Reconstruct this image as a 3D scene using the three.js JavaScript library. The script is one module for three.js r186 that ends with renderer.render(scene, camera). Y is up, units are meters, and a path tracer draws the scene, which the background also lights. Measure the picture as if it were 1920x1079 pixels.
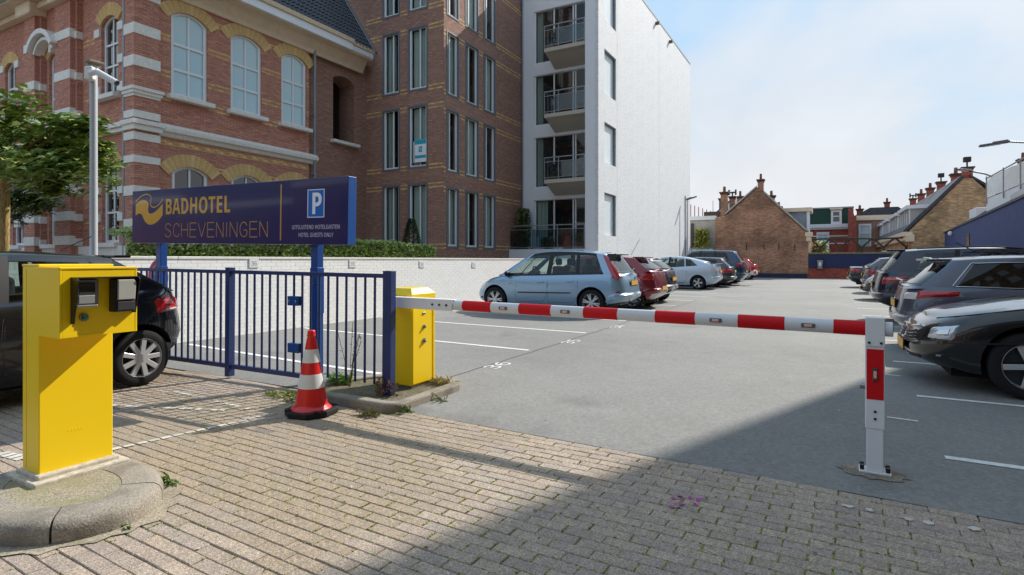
import * as THREE from 'three';
import { RoundedBoxGeometry } from 'three/addons/geometries/RoundedBoxGeometry.js';
import { mergeGeometries, mergeVertices, toCreasedNormals } from 'three/addons/utils/BufferGeometryUtils.js';
import { FontLoader } from 'three/addons/loaders/FontLoader.js';
import { Brush, Evaluator, SUBTRACTION } from 'three-bvh-csg';

// ---------------------------------------------------------------- camera, sky, sun, exposure
const scene = new THREE.Scene();
const EYE = 1.35, FOCAL = 1060, CX = 960, HZ = 488.5;            // eye height, focal length and horizon of the photograph in its pixels
const YAW = Math.atan((1547 - 960) / FOCAL);                    // the lane runs along -Z, the camera looks to the side of it
const camera = new THREE.PerspectiveCamera(2 * Math.atan(539.5 / FOCAL) * 180 / Math.PI, 1920 / 1079, 0.1, 900);
camera.position.set(0, EYE, 0);
camera.rotation.y = YAW;
camera.setViewOffset(1920, 1079, 0, 539.5 - HZ, 1920, 1079);

const SUN = new THREE.Vector3(0.284, 0.629, -0.724).normalize();
const sun = new THREE.DirectionalLight(new THREE.Color(1, 0.945, 0.86), 3.75);
sun.position.copy(SUN).multiplyScalar(120);
sun.target.position.set(0, 0, -20);
sun.position.add(sun.target.position);
sun.castShadow = true;
sun.shadow.mapSize.set(4096, 4096);
Object.assign(sun.shadow.camera, { left: -60, right: 60, top: 60, bottom: -60, near: 1, far: 300 });
sun.shadow.radius = 1;
scene.add(sun, sun.target);

const renderer = new THREE.WebGLRenderer({ antialias: true });
renderer.toneMapping = THREE.LinearToneMapping;
renderer.toneMappingExposure = 1.45;
renderer.shadowMap.enabled = true;

// ---------------------------------------------------------------- random numbers and noise
function rng(seed) {
  let s = seed >>> 0;
  return () => { s = (s + 0x6d2b79f5) | 0; let t = Math.imul(s ^ (s >>> 15), 1 | s); t = (t + Math.imul(t ^ (t >>> 7), 61 | t)) ^ t; return ((t ^ (t >>> 14)) >>> 0) / 4294967296; };
}
const hash = (x, y, s) => { let h = Math.imul(x, 374761393) + Math.imul(y, 668265263) + Math.imul(s, 974634211); h = Math.imul(h ^ (h >>> 13), 1274126177); return ((h ^ (h >>> 16)) >>> 0) / 4294967296; };
function vnoise(x, y, s, px = 0, py = 0) {                      // value noise, periodic with px, py cells if given
  const ix = Math.floor(x), iy = Math.floor(y), fx = x - ix, fy = y - iy, u = fx * fx * (3 - 2 * fx), v = fy * fy * (3 - 2 * fy);
  const w = (a, n) => (n ? ((a % n) + n) % n : a);
  const a = hash(w(ix, px), w(iy, py), s), b = hash(w(ix + 1, px), w(iy, py), s), c = hash(w(ix, px), w(iy + 1, py), s), d = hash(w(ix + 1, px), w(iy + 1, py), s);
  return a + (b - a) * u + (c - a) * v + (a - b - c + d) * u * v;
}
function fbm(x, y, s, oct = 4, px = 0, py = 0) { let a = 0.5, t = 0, n = 0; for (let i = 0; i < oct; i++) { t += a * vnoise(x, y, s + i, px, py); n += a; x *= 2; y *= 2; px *= 2; py *= 2; a *= 0.5; } return t / n; }
const lerp = (a, b, t) => a + (b - a) * t, clamp = (x, a = 0, b = 1) => Math.min(b, Math.max(a, x));
const smooth = (a, b, x) => { const t = clamp((x - a) / (b - a)); return t * t * (3 - 2 * t); };

{ // the sky: pale blue overhead, thin bright cloud towards the horizon and the sun
  const W = 1536, H = 768, data = new Float32Array(W * H * 4);
  for (let j = 0; j < H; j++) for (let i = 0; i < W; i++) {
    const up = ((j + 0.5) / H - 0.5) * Math.PI, az = ((i + 0.5) / W - 0.5) * 2 * Math.PI;
    const x = Math.cos(az) * Math.cos(up), y = Math.sin(up), z = Math.sin(az) * Math.cos(up);
    const cs = x * SUN.x + y * SUN.y + z * SUN.z, e = Math.max(y, 0.0);
    const k = 1 / (e + 0.22), cx = x * k, cz = z * k;
    const n = fbm(cx * 1.6 + 7.3, cz * 1.6 + 2.1, 11, 6), m = fbm(cx * 4.1 + 1.7 + n * 2, cz * 2.2 + n * 2, 23, 6);
    let cloud = smooth(0.30, 0.74, n * 0.62 + m * 0.38 + 0.12 * (1 - smooth(0.02, 0.42, e)) + 0.10 * smooth(0.2, 1, cs));
    cloud = clamp(cloud * 0.72 + 0.45 * (1 - smooth(0.0, 0.30, e)));
    const b = smooth(0.0, 0.55, e);
    const r0 = lerp(0.46, 0.29, b), g0 = lerp(0.57, 0.48, b), b0 = lerp(0.67, 0.70, b), glow = 0.05 * Math.pow(clamp(cs), 10) + 1.2 * Math.pow(clamp(cs), 70);
    const soft = 0.545 + 0.10 * m + 0.02 * n;
    const o = (j * W + i) * 4, ground = y < 0 ? smooth(0, -0.12, y) : 0;
    data[o] = lerp(lerp(r0, soft * 0.93, cloud) + glow, 0.22, ground);
    data[o + 1] = lerp(lerp(g0, soft * 0.955, cloud) + glow, 0.21, ground);
    data[o + 2] = lerp(lerp(b0, soft * 1.0, cloud) + glow * 0.9, 0.20, ground);
    data[o + 3] = 1;
  }
  const sky = new THREE.DataTexture(data, W, H, THREE.RGBAFormat, THREE.FloatType);
  sky.mapping = THREE.EquirectangularReflectionMapping;
  sky.magFilter = sky.minFilter = THREE.LinearFilter;
  sky.wrapS = THREE.RepeatWrapping;
  sky.needsUpdate = true;
  scene.background = sky;
  scene.environment = sky;
}

// ---------------------------------------------------------------- where things stand: a point of the photograph on a plane of the place
const CO = Math.cos(YAW), SI = Math.sin(YAW);
const ray = (px, py) => { const a = (px - CX) / FOCAL, b = -(py - HZ) / FOCAL; return [a * CO - SI, b, -a * SI - CO]; };
const along = (r, t) => [r[0] * t, EYE + r[1] * t, r[2] * t];
const onGround = (px, py, y = 0) => { const r = ray(px, py); return along(r, (y - EYE) / r[1]); };
const onX = (px, py, X) => { const r = ray(px, py); return along(r, X / r[0]); };
const onZ = (px, py, Z) => { const r = ray(px, py); return along(r, Z / r[2]); };
const atDepth = (px, py, d) => along(ray(px, py), d);

// ---------------------------------------------------------------- naming and tagging
const used = new Map();
function numbered(name) { const n = used.get(name) ?? 0; used.set(name, n + 1); return n ? name + '_' + String(n).padStart(3, '0') : name; }
function tag(o, label, category, group, kind) { o.userData.label = label; if (category) o.userData.category = category; if (group) o.userData.group = group; if (kind) o.userData.kind = kind; return o; }
function thing(name, label, category, pos = [0, 0, 0], turn = 0, group) {
  const g = new THREE.Group(); g.name = numbered(name); g.position.set(...pos); g.rotation.y = turn; scene.add(g);
  return tag(g, label, category, group);
}
function mesh(name, geo, m, parent = scene) {
  const o = new THREE.Mesh(geo, m); o.name = parent === scene ? numbered(name) : name; o.castShadow = o.receiveShadow = true; parent.add(o); return o;
}
function part(name, parent, pos = [0, 0, 0], turn = 0) { const g = new THREE.Group(); g.name = name; g.position.set(...pos); g.rotation.y = turn; parent.add(g); return g; }
function structure(name, geo, m, label) { const o = mesh(name, geo, m); o.userData.kind = 'structure'; if (label) o.userData.label = label; return o; }
function copyOf(o, label, pos, turn) { const c = o.clone(); c.name = numbered(o.name.replace(/_\d{3}$/, '')); c.userData = { ...o.userData, label }; c.position.set(...pos); if (turn !== undefined) c.rotation.y = turn; scene.add(c); return c; }

// ---------------------------------------------------------------- geometry helpers
function planar(g) {                                           // texture coordinates in metres, laid on by the way each face points
  const q = g.index ? g.toNonIndexed() : g; if (!q.attributes.normal) q.computeVertexNormals();
  const p = q.attributes.position, n = q.attributes.normal, uv = new Float32Array(p.count * 2);
  for (let i = 0; i < p.count; i += 3) {
    let ax = 0, ay = 0, az = 0;
    for (let k = 0; k < 3; k++) { ax += Math.abs(n.getX(i + k)); ay += Math.abs(n.getY(i + k)); az += Math.abs(n.getZ(i + k)); }
    for (let k = 0; k < 3; k++) {
      const x = p.getX(i + k), y = p.getY(i + k), z = p.getZ(i + k), o = (i + k) * 2;
      if (ay > ax && ay > az) { uv[o] = x; uv[o + 1] = z; } else if (ax > az) { uv[o] = -z; uv[o + 1] = y; } else { uv[o] = x; uv[o + 1] = y; }
    }
  }
  q.setAttribute('uv', new THREE.BufferAttribute(uv, 2));
  return q;
}
const clean = (g) => { const q = g.index ? g.toNonIndexed() : g; for (const k of Object.keys(q.attributes)) if (!['position', 'normal', 'uv'].includes(k)) q.deleteAttribute(k); if (!q.attributes.normal) q.computeVertexNormals(); if (!q.attributes.uv) q.setAttribute('uv', new THREE.BufferAttribute(new Float32Array(q.attributes.position.count * 2), 2)); return q; };
const join = (list) => (list.length === 1 ? list[0] : mergeGeometries(list.map(clean), false));
const box = (w, h, d, x = 0, y = 0, z = 0) => planar(new THREE.BoxGeometry(w, h, d).translate(x, y, z));
const span = (x0, x1, y0, y1, z0, z1) => box(Math.abs(x1 - x0), Math.abs(y1 - y0), Math.abs(z1 - z0), (x0 + x1) / 2, (y0 + y1) / 2, (z0 + z1) / 2);
const rbox = (w, h, d, r, x = 0, y = 0, z = 0, seg = 2) => planar(new RoundedBoxGeometry(w, h, d, seg, r).translate(x, y, z));
const tube = (pts, r, rad = 8, seg = 0, closed = false) => clean(new THREE.TubeGeometry(new THREE.CatmullRomCurve3(pts.map((p) => new THREE.Vector3(...p)), closed, 'catmullrom', 0.2), seg || pts.length * 6, r, rad, closed));
function bar(a, b, r, rad = 8, r2 = r) {                        // a straight round bar between two points
  const A = new THREE.Vector3(...a), B = new THREE.Vector3(...b), d = B.clone().sub(A), g = new THREE.CylinderGeometry(r2, r, d.length(), rad);
  g.applyQuaternion(new THREE.Quaternion().setFromUnitVectors(new THREE.Vector3(0, 1, 0), d.normalize())).translate(...A.add(B).multiplyScalar(0.5).toArray());
  return clean(g);
}
function prism(pts, depth, bevel = 0, holes = []) {             // an outline in x, y pushed back along -z
  const s = new THREE.Shape(pts.map((p) => new THREE.Vector2(...p)));
  for (const h of holes) s.holes.push(h.isPath || h.getPoints ? h : new THREE.Path(h.map((p) => new THREE.Vector2(...p))));
  const g = new THREE.ExtrudeGeometry(s, { depth: depth - 2 * bevel, bevelEnabled: bevel > 0, bevelSize: bevel, bevelThickness: bevel, bevelOffset: -bevel, bevelSegments: 2, curveSegments: 16 });
  return planar(g.translate(0, 0, -depth + bevel));
}
function slab(pts, y0, y1) {                                    // a flat plate with outline pts in x, z
  const s = new THREE.Shape(pts.map(([x, z]) => new THREE.Vector2(x, -z)));
  return planar(new THREE.ExtrudeGeometry(s, { depth: y1 - y0, bevelEnabled: false }).rotateX(-Math.PI / 2).translate(0, y0, 0));
}
function sheet(pts, y) { const s = new THREE.Shape(pts.map(([x, z]) => new THREE.Vector2(x, -z))); return planar(new THREE.ShapeGeometry(s).rotateX(-Math.PI / 2).translate(0, y, 0)); }
const lathe = (pts, seg = 32) => clean(new THREE.LatheGeometry(pts.map((p) => new THREE.Vector2(...p)), seg));
function scatter(name, geo, m, places, parent, label, category) {   // many small pieces that nobody could count
  const o = new THREE.InstancedMesh(geo, m, places.length), d = new THREE.Object3D(), c = new THREE.Color();
  places.forEach((p, i) => { d.position.set(...p.at); d.rotation.set(...(p.turn ?? [0, 0, 0])); d.scale.setScalar(1); if (p.size) Array.isArray(p.size) ? d.scale.set(...p.size) : d.scale.setScalar(p.size); d.updateMatrix(); o.setMatrixAt(i, d.matrix); if (p.tint) o.setColorAt(i, c.setRGB(...p.tint)); });
  o.name = parent === scene ? numbered(name) : name; o.castShadow = o.receiveShadow = true; o.userData.kind = 'stuff'; if (label) o.userData.label = label; if (category) o.userData.category = category; parent.add(o); return o;
}

// ---------------------------------------------------------------- materials
const std = (color, roughness = 0.7, o = {}) => new THREE.MeshStandardMaterial({ color, roughness, side: THREE.DoubleSide, ...o });
const phys = (color, roughness = 0.4, o = {}) => new THREE.MeshPhysicalMaterial({ color, roughness, side: THREE.DoubleSide, ...o });
function canvasMap(w, h, draw, repeat) {
  const c = document.createElement('canvas'); c.width = w; c.height = h; draw(c.getContext('2d'), w, h);
  const t = new THREE.CanvasTexture(c); t.colorSpace = THREE.SRGBColorSpace; t.anisotropy = 8; if (repeat) { t.wrapS = t.wrapT = THREE.RepeatWrapping; t.repeat.set(...repeat); } return t;
}
function pixelMap(w, h, f, srgb, metres) {                      // f(i, j) -> [r, g, b] 0..255
  const d = new Uint8Array(w * h * 4);
  for (let j = 0; j < h; j++) for (let i = 0; i < w; i++) { const c = f(i, j), o = (j * w + i) * 4; d[o] = clamp(c[0], 0, 255); d[o + 1] = clamp(c[1], 0, 255); d[o + 2] = clamp(c[2], 0, 255); d[o + 3] = 255; }
  const t = new THREE.DataTexture(d, w, h); t.wrapS = t.wrapT = THREE.RepeatWrapping; t.magFilter = THREE.LinearFilter; t.minFilter = THREE.LinearMipmapLinearFilter; t.generateMipmaps = true;
  if (srgb) t.colorSpace = THREE.SRGBColorSpace; if (metres) t.repeat.set(1 / metres[0], 1 / metres[1]); t.needsUpdate = true; return t;
}
function brickMaterial({ bl = 0.22, bh = 0.062, joint = 0.01, nx = 10, ny = 24, tones, mortar, seed, wear = 0.12, rough = 0.9, bump = 0.004, res = 1024, stack = false, stain = 0 }) {
  const W = bl * nx, H = bh * ny, w = res, h = Math.round(res * 0.75), r = rng(seed);
  const tone = Array.from({ length: nx * ny }, () => { const a = tones[Math.floor(r() * tones.length)], k = 1 + (r() - 0.5) * wear * 2; return a.map((v) => v * k); });
  const info = (i, j) => {
    const x = (i + 0.5) / w * W, y = (j + 0.5) / h * H, row = Math.floor(y / bh), xs = x + (!stack && row % 2 ? bl / 2 : 0), col = Math.floor(xs / bl) % nx;
    const fx = xs - Math.floor(xs / bl) * bl, fy = y - row * bh, d = Math.min(fx, bl - fx, fy, bh - fy);
    return [row * nx + col, smooth(joint * 0.25, joint * 0.75, d + (vnoise(x * 160, y * 160, seed) - 0.5) * joint * 0.4), x, y];
  };
  const map = pixelMap(w, h, (i, j) => { const [k, f, x, y] = info(i, j), n = 0.86 + 0.28 * fbm(x * 60, y * 60, seed, 3), s = 1 - stain * smooth(0.45, 0.75, fbm(x / W * 3, y / H * 3, seed + 9, 4, 3, 3)); return [0, 1, 2].map((c) => lerp(mortar[c], tone[k][c], f) * n * s); }, true, [W, H]);
  const hb = pixelMap(w, h, (i, j) => { const [, f, x, y] = info(i, j), v = f * 200 + 40 * fbm(x * 120, y * 120, seed + 3, 2); return [v, v, v]; }, false, [W, H]);
  return std(0xffffff, rough, { map, bumpMap: hb, bumpScale: bump });
}
function grainMaterial({ base, spread = 0.12, size = 0.02, metres = 1, seed = 1, rough = 0.9, bump = 0.001, res = 512, blotch = 0, blotchColor, specks = 0 }) {
  const cells = Math.max(4, Math.round(metres / size));
  const f = (i, j) => { const u = i / res, v = j / res; return fbm(u * cells, v * cells, seed, 3, cells, cells); };
  const map = pixelMap(res, res, (i, j) => {
    const n = f(i, j), b = blotch ? smooth(0.42, 0.72, fbm(i / res * 5, j / res * 5, seed + 50, 5, 5, 5)) * blotch : 0, sp = specks && hash(i, j, seed + 7) > 1 - specks ? (hash(i, j, seed + 8) > 0.5 ? 1.35 : 0.62) : 1;
    return base.map((c, k) => lerp(c * (1 - spread + 2 * spread * n), blotchColor ? blotchColor[k] : c, b) * sp);
  }, true, [metres, metres]);
  const o = { map }; if (bump) { o.bumpMap = pixelMap(res, res, (i, j) => { const v = 255 * f(i, j); return [v, v, v]; }, false, [metres, metres]); o.bumpScale = bump; }
  return std(0xffffff, rough, o);
}
const M = {
  redBrick: brickMaterial({ tones: [[197, 137, 115], [190, 128, 107], [203, 144, 121], [183, 121, 102], [194, 133, 114]], mortar: [146, 113, 100], seed: 3, joint: 0.015, wear: 0.06 }),
  brownBrick: brickMaterial({ tones: [[169, 129, 111], [161, 121, 103], [175, 135, 117], [155, 116, 100], [165, 126, 111]], mortar: [126, 102, 91], seed: 5, bh: 0.06, joint: 0.013, wear: 0.05 }),
  oldBrick: brickMaterial({ tones: [[182, 134, 106], [172, 122, 96], [188, 144, 114], [164, 116, 92], [178, 138, 110], [168, 114, 92]], mortar: [160, 136, 114], seed: 7, nx: 18, ny: 48, wear: 0.1, joint: 0.012, stain: 0.22 }),
  tanBrick: brickMaterial({ tones: [[196, 158, 116], [182, 142, 102], [204, 168, 126], [172, 134, 98], [186, 154, 116]], mortar: [162, 142, 118], seed: 8, nx: 18, ny: 48, wear: 0.12, joint: 0.012, stain: 0.22 }),
  farRed: brickMaterial({ tones: [[158, 70, 56], [148, 64, 52], [166, 80, 64]], mortar: [150, 110, 96], seed: 13, res: 512 }),
  yellowBrick: brickMaterial({ tones: [[214, 176, 116], [206, 166, 106], [222, 186, 128], [198, 160, 102]], mortar: [182, 152, 110], seed: 9, nx: 8, ny: 8, bl: 0.11, res: 512 }),
  voussoir: brickMaterial({ tones: [[212, 178, 122], [207, 172, 116], [216, 183, 128], [203, 168, 113]], mortar: [188, 156, 108], seed: 10, nx: 16, ny: 4, bl: 0.055, bh: 0.42, joint: 0.006, wear: 0.03, bump: 0.0015, stack: true, res: 512 }),
  whiteBrick: brickMaterial({ tones: [[220, 221, 222], [217, 218, 219], [223, 224, 225]], mortar: [208, 209, 210], seed: 12, stain: 0.008, wear: 0.02, bump: 0.002, rough: 0.75, joint: 0.012 }),
  paintedBrick: grainMaterial({ base: [246, 246, 245], spread: 0.025, size: 0.01, metres: 0.8, seed: 31, rough: 0.7, bump: 0.0003, blotch: 0.2, blotchColor: [228, 225, 218] }),
  whiteRender: grainMaterial({ base: [226, 229, 232], spread: 0.03, size: 0.02, metres: 2, seed: 32, rough: 0.85, bump: 0.0006 }),
  stone: grainMaterial({ base: [229, 226, 219], spread: 0.06, size: 0.05, metres: 2, seed: 33, rough: 0.8, bump: 0.001 }),
  creamPaint: grainMaterial({ base: [224, 204, 176], spread: 0.04, size: 0.1, metres: 2, seed: 34, rough: 0.65, bump: 0 }),
  concrete: grainMaterial({ base: [150, 142, 130], spread: 0.22, size: 0.006, metres: 0.8, seed: 35, rough: 0.95, bump: 0.002, blotch: 0.6, blotchColor: [112, 106, 96], specks: 0.06 }),
  greyConcrete: grainMaterial({ base: [172, 168, 158], spread: 0.12, size: 0.1, metres: 4, seed: 36, rough: 0.9, bump: 0.001, blotch: 0.5, blotchColor: [148, 142, 130] }),
  yellow: phys(0xffd800, 0.42, { clearcoat: 0.12, clearcoatRoughness: 0.25 }),
  navy: phys(0x1f3266, 0.45, { clearcoat: 0.12 }), blue: phys(0x0b448f, 0.4, { clearcoat: 0.2 }),
  white: std(0xdedfe0, 0.5), offWhite: std(0xe2e4e6, 0.5), black: std(0x111214, 0.55), rubber: std(0x17171a, 0.85), dark: std(0x0a0b0c, 0.8),
  redFilm: phys(0xd00b18, 0.6, { specularIntensity: 0.6 }), whiteFilm: phys(0xd8dadd, 0.4, { clearcoat: 0.3 }),
  steel: std(0x9a9da0, 0.35, { metalness: 0.9 }), galv: std(0x8d9296, 0.5, { metalness: 0.6 }), greyPole: std(0xb6babe, 0.5, { metalness: 0.1 }),
  slate: grainMaterial({ base: [58, 60, 68], spread: 0.25, size: 0.2, metres: 4, seed: 40, rough: 0.6, bump: 0.004 }),
  greyFrame: std(0x6d7076, 0.6), windowWhite: std(0xe6e7e8, 0.5),
  glass: phys(0xffffff, 0.03, { transmission: 1, thickness: 0, ior: 1.5, color: new THREE.Color(0.82, 0.88, 0.88) }),
  railGlass: phys(0xffffff, 0.04, { transmission: 1, thickness: 0, ior: 1.5, color: new THREE.Color(0.62, 0.72, 0.76) }),
  darkPane: phys(0x15191c, 0.04, { clearcoat: 1, clearcoatRoughness: 0.02 }),
  bluePane: phys(0xa9c9d0, 0.05, { clearcoat: 1, clearcoatRoughness: 0.02 }),
  palePane: phys(0xc9d6da, 0.12, { clearcoat: 1, clearcoatRoughness: 0.04 }),
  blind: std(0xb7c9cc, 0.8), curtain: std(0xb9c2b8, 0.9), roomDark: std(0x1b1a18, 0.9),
  woodPale: grainMaterial({ base: [180, 152, 112], spread: 0.15, size: 0.05, metres: 1, seed: 41, rough: 0.85, bump: 0.001 }),
  bark: grainMaterial({ base: [158, 132, 86], spread: 0.35, size: 0.02, metres: 0.5, seed: 42, rough: 0.95, bump: 0.006 }),
};
// ---------------------------------------------------------------- the ground: one far-reaching sheet, the asphalt of the car park, the paved forecourt
const groundMat = grainMaterial({ base: [128, 124, 116], spread: 0.15, size: 0.2, metres: 6, seed: 60, bump: 0.002 });
structure('ground', sheet([[-260, 200], [260, 200], [260, -320], [-260, -320]], -0.05), groundMat);

const TILT = 0.036, UX = 1 / Math.hypot(1, TILT), UZ = TILT * UX;   // paving rows run along (UX, UZ)
const paveAt = (u, v) => [-1.1 + u * UX - v * UZ, -3.87 + u * UZ + v * UX];
const edgeZ = (x) => -3.87 + (x + 1.1) * TILT;
{
  const W = 1536, size = 9, seed = 71;
  const map = pixelMap(W, W, (i, j) => {
    const u = i / W, v = j / W, fine = hash(i, j, 3), g = fbm(u * 420, v * 420, seed, 2, 420, 420), mid = fbm(u * 26, v * 26, seed + 4, 4, 26, 26), big = fbm(u * 5, v * 5, seed + 8, 4, 5, 5);
    let k = 0.90 + 0.16 * (g - 0.5) + 0.07 * (mid - 0.5) + 0.12 * (big - 0.5) + (fine - 0.5) * 0.09;
    if (fine > 0.992) k *= 1.28;
    const oil = smooth(0.66, 0.8, fbm(u * 9, v * 9, seed + 20, 4, 9, 9)) * 0.10;
    k *= 1 - oil;
    return [143 * k, 141.5 * k, 137.5 * k];
  }, true, [size, size]);
  const bump = pixelMap(512, 512, (i, j) => { const v = 255 * (0.5 * fbm(i / 512 * 110, j / 512 * 110, 5, 2, 110, 110) + 0.5 * hash(i, j, 12)); return [v, v, v]; }, false, [1.2, 1.2]);
  M.asphalt = std(0xffffff, 0.86, { map, bumpMap: bump, bumpScale: 0.0012 });
  structure('asphalt_lot', sheet([[-9.2, -4.12], [-4.55, -4.12], [-3.3, edgeZ(-3.3)], [14, edgeZ(14)], [14, -48.4], [-9.2, -48.4]], 0), M.asphalt);
}

// paving: every stone its own piece near the camera, the rest of the field as one
{
  const pav = structure('paved_forecourt', sheet([[-13, 3.5], [13, 3.5], [13, edgeZ(13)], [-4.4, edgeZ(-4.4)], [-4.4, -4.14], [-13, -4.14]], -0.008),
    grainMaterial({ base: [92, 82, 64], spread: 0.3, size: 0.008, metres: 1.6, seed: 77, bump: 0.003, blotch: 0.75, blotchColor: [96, 100, 48] }));
  const res = 768, metres = 0.72;
  const stoneMap = (tone, seed) => pixelMap(res, res, (i, j) => {
    const u = i / res, v = j / res, g = fbm(u * 150, v * 150, seed, 2, 150, 150), h = hash(i >> 1, j >> 1, seed + 2), m = fbm(u * 14, v * 14, seed + 5, 3, 14, 14);
    let k = 0.72 + 0.56 * g + 0.12 * (m - 0.5); if (h > 0.93) k *= 1.32; else if (h < 0.08) k *= 0.66;
    const warm = (hash(i >> 2, j >> 2, seed + 9) - 0.5) * 14;
    return [tone[0] * k + warm, tone[1] * k, tone[2] * k - warm * 0.6];
  }, true, [metres, metres]);
  const bumpMap = pixelMap(res, res, (i, j) => { const v = 255 * fbm(i / res * 150, j / res * 150, 81, 2, 150, 150); return [v, v, v]; }, false, [metres, metres]);
  const base = stoneMap([166, 150, 134], 81), base2 = stoneMap([163, 149, 136], 91);
  const tints = [[1, 1, 1], [0.93, 0.93, 0.94], [1.05, 1.04, 1.02], [0.98, 0.95, 0.93], [1.02, 1.03, 1.04], [0.92, 0.91, 0.91], [0.87, 0.85, 0.78], [0.92, 0.9, 0.85]], toneOf = (s) => { const dirt = fbm(s.x * 0.7 + 11, s.z * 0.8 + 5, 410, 4) + (s.extra[4] - 0.5) * 0.12; return dirt > 0.56 ? 6 : dirt > 0.5 ? 7 : Math.floor(s.extra[3] * 6); };
  const mats = tints.map((t, i) => std(new THREE.Color().setRGB(...t), 0.9, { map: i % 2 ? base2 : base, bumpMap, bumpScale: 0.0016 }));
  const darkStone = std(new THREE.Color().setRGB(0.62, 0.62, 0.68), 0.9, { map: base, bumpMap, bumpScale: 0.001 });
  const L = 0.2085, B = 0.0765, T = 0.05, C = 0.0035;
  const stone = (k) => {                                         // a block with worn, slightly rounded upper edges
    const r = rng(900 + k), a = L / 2, b = B / 2, j = () => (r() - 0.5) * 0.0022;
    const low = [[-a, -b], [a, -b], [a, b], [-a, b]].map(([x, z]) => [x + j(), z + j()]), top = low.map(([x, z]) => [x - Math.sign(x) * C, z - Math.sign(z) * C]);
    const p = [], q = (A, D, E, F) => p.push(...A, ...D, ...E, ...A, ...E, ...F), lo = low.map(([x, z]) => [x, -T, z]), md = low.map(([x, z]) => [x, -C, z]), hi = top.map(([x, z]) => [x, 0, z]);
    q(hi[0], hi[3], hi[2], hi[1]);
    for (let i = 0; i < 4; i++) { const n = (i + 1) % 4; q(md[i], hi[i], hi[n], md[n]); q(lo[i], md[i], md[n], lo[n]); }
    const g = new THREE.BufferGeometry(); g.setAttribute('position', new THREE.Float32BufferAttribute(p, 3)); g.computeVertexNormals(); planar(g);
    const uv = g.attributes.uv, du = r() * 3, dv = r() * 3; for (let i = 0; i < uv.count; i++) uv.setXY(i, uv.getX(i) + du, uv.getY(i) + dv);
    return g;
  };
  const shapes = Array.from({ length: 10 }, (_, k) => stone(k));
  const R = rng(4242), all = [];
  const inIsland = (x, z) => ((x + 3.68) / 0.565) ** 2 + ((z + 1.53) / 0.415) ** 2 < 1, inKerb = (x, z) => x > -4.72 && x < -3.25 && z < -3.82;
  for (let k = -4; k < 78; k++) for (let c = -58; c < 48; c++) {
    const u = (c + (k & 1 ? 0.5 : 0)) * 0.2125 + (R() - 0.5) * 0.005, v = 0.039 + k * 0.0808 + (R() - 0.5) * 0.003, [x, z] = paveAt(u, v);
    const extra = [(R() - 0.5) * 0.012, (R() - 0.5) * 0.02, R(), R(), R()];
    if ((k < 0 && (x > -4.5 || z < -4.12)) || inIsland(x, z) || inKerb(x, z) || x < -10.5 || x > 8) continue;
    const xc = x * CO - z * SI, d = -(x * SI + z * CO); if (d < 0.6) { if (d < -1.5 || Math.abs(xc) > 2.5) continue; }
    const px = CX + FOCAL * xc / Math.max(d, 0.01), py = HZ + FOCAL * EYE / Math.max(d, 0.01), seen = d > 0.8 && px > -60 && px < 1980 && py < 1150;
    if (d > 0.6 && (px < -700 || px > 2700)) continue;
    all.push({ x, z, d, seen, extra, u, v });
  }
  all.sort((a, b) => (b.seen - a.seen) || a.d - b.d);
  const turn = -Math.atan2(UZ, UX), rest = [[], [], [], []];
  all.forEach((s, i) => {
    const y = (s.extra[2] - 0.5) * 0.004 - 0.001, odd = s.extra[3] > 0.994;
    if (i < 300) {
      const o = mesh('paving_stone', shapes[Math.floor(s.extra[4] * 10)], odd ? darkStone : mats[toneOf(s)], pav);
      o.position.set(s.x, y, s.z); o.rotation.set(s.extra[0] * 0.8, turn + s.extra[1] * 0.3, s.extra[0] * 0.6);
    } else rest[Math.floor(s.extra[4] * 4)].push({ at: [s.x, y, s.z], turn: [s.extra[0] * 0.8, turn + s.extra[1] * 0.3, s.extra[0] * 0.6], tint: odd ? [0.62, 0.62, 0.68] : tints[toneOf(s)] });
  });
  rest.forEach((p, i) => scatter('paving_stones', shapes[i * 2], std(0xffffff, 0.9, { map: i % 2 ? base2 : base, bumpMap, bumpScale: 0.0016 }), p, pav));
  // moss in the joints
  const q = rng(515), moss = [], bit = new THREE.IcosahedronGeometry(0.006, 0);
  for (const s of all) {
    const lush = smooth(0.40, 0.68, fbm(s.x * 0.9 + 40, s.z * 1.1 + 40, 300, 3)) * (s.d < 6 ? 1 : 0.4);
    const n = lush * 19;
    for (let i = 0; i < n; i++) {
      const long = q() < 0.45, [x, z] = long ? paveAt(s.u + (q() - 0.5) * 0.21, s.v + 0.0404 + (q() - 0.5) * 0.006) : paveAt(s.u + 0.106 + (q() - 0.5) * 0.007, s.v + (q() - 0.5) * 0.075), g = 0.6 + q() * 0.8;
      if (q() < 0.85) moss.push({ at: [x, -0.006 + q() * 0.003, z], turn: [q() * 3, q() * 3, 0], size: [0.6 + q() * 1.1, 0.5 + q() * 0.6, 0.6 + q() * 1.1], tint: [0.24 * g, 0.25 * g, 0.06 * g] });
    }
  }
  scatter('joint_moss', bit, std(0xffffff, 1), moss, pav);
  // white bay lines painted across the stones, worn at the joints
  const paint = grainMaterial({ base: [206, 202, 192], spread: 0.15, size: 0.006, metres: 0.4, seed: 63, rough: 0.85, bump: 0, blotch: 0.6, blotchColor: [172, 164, 150] }), lines = [];
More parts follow.
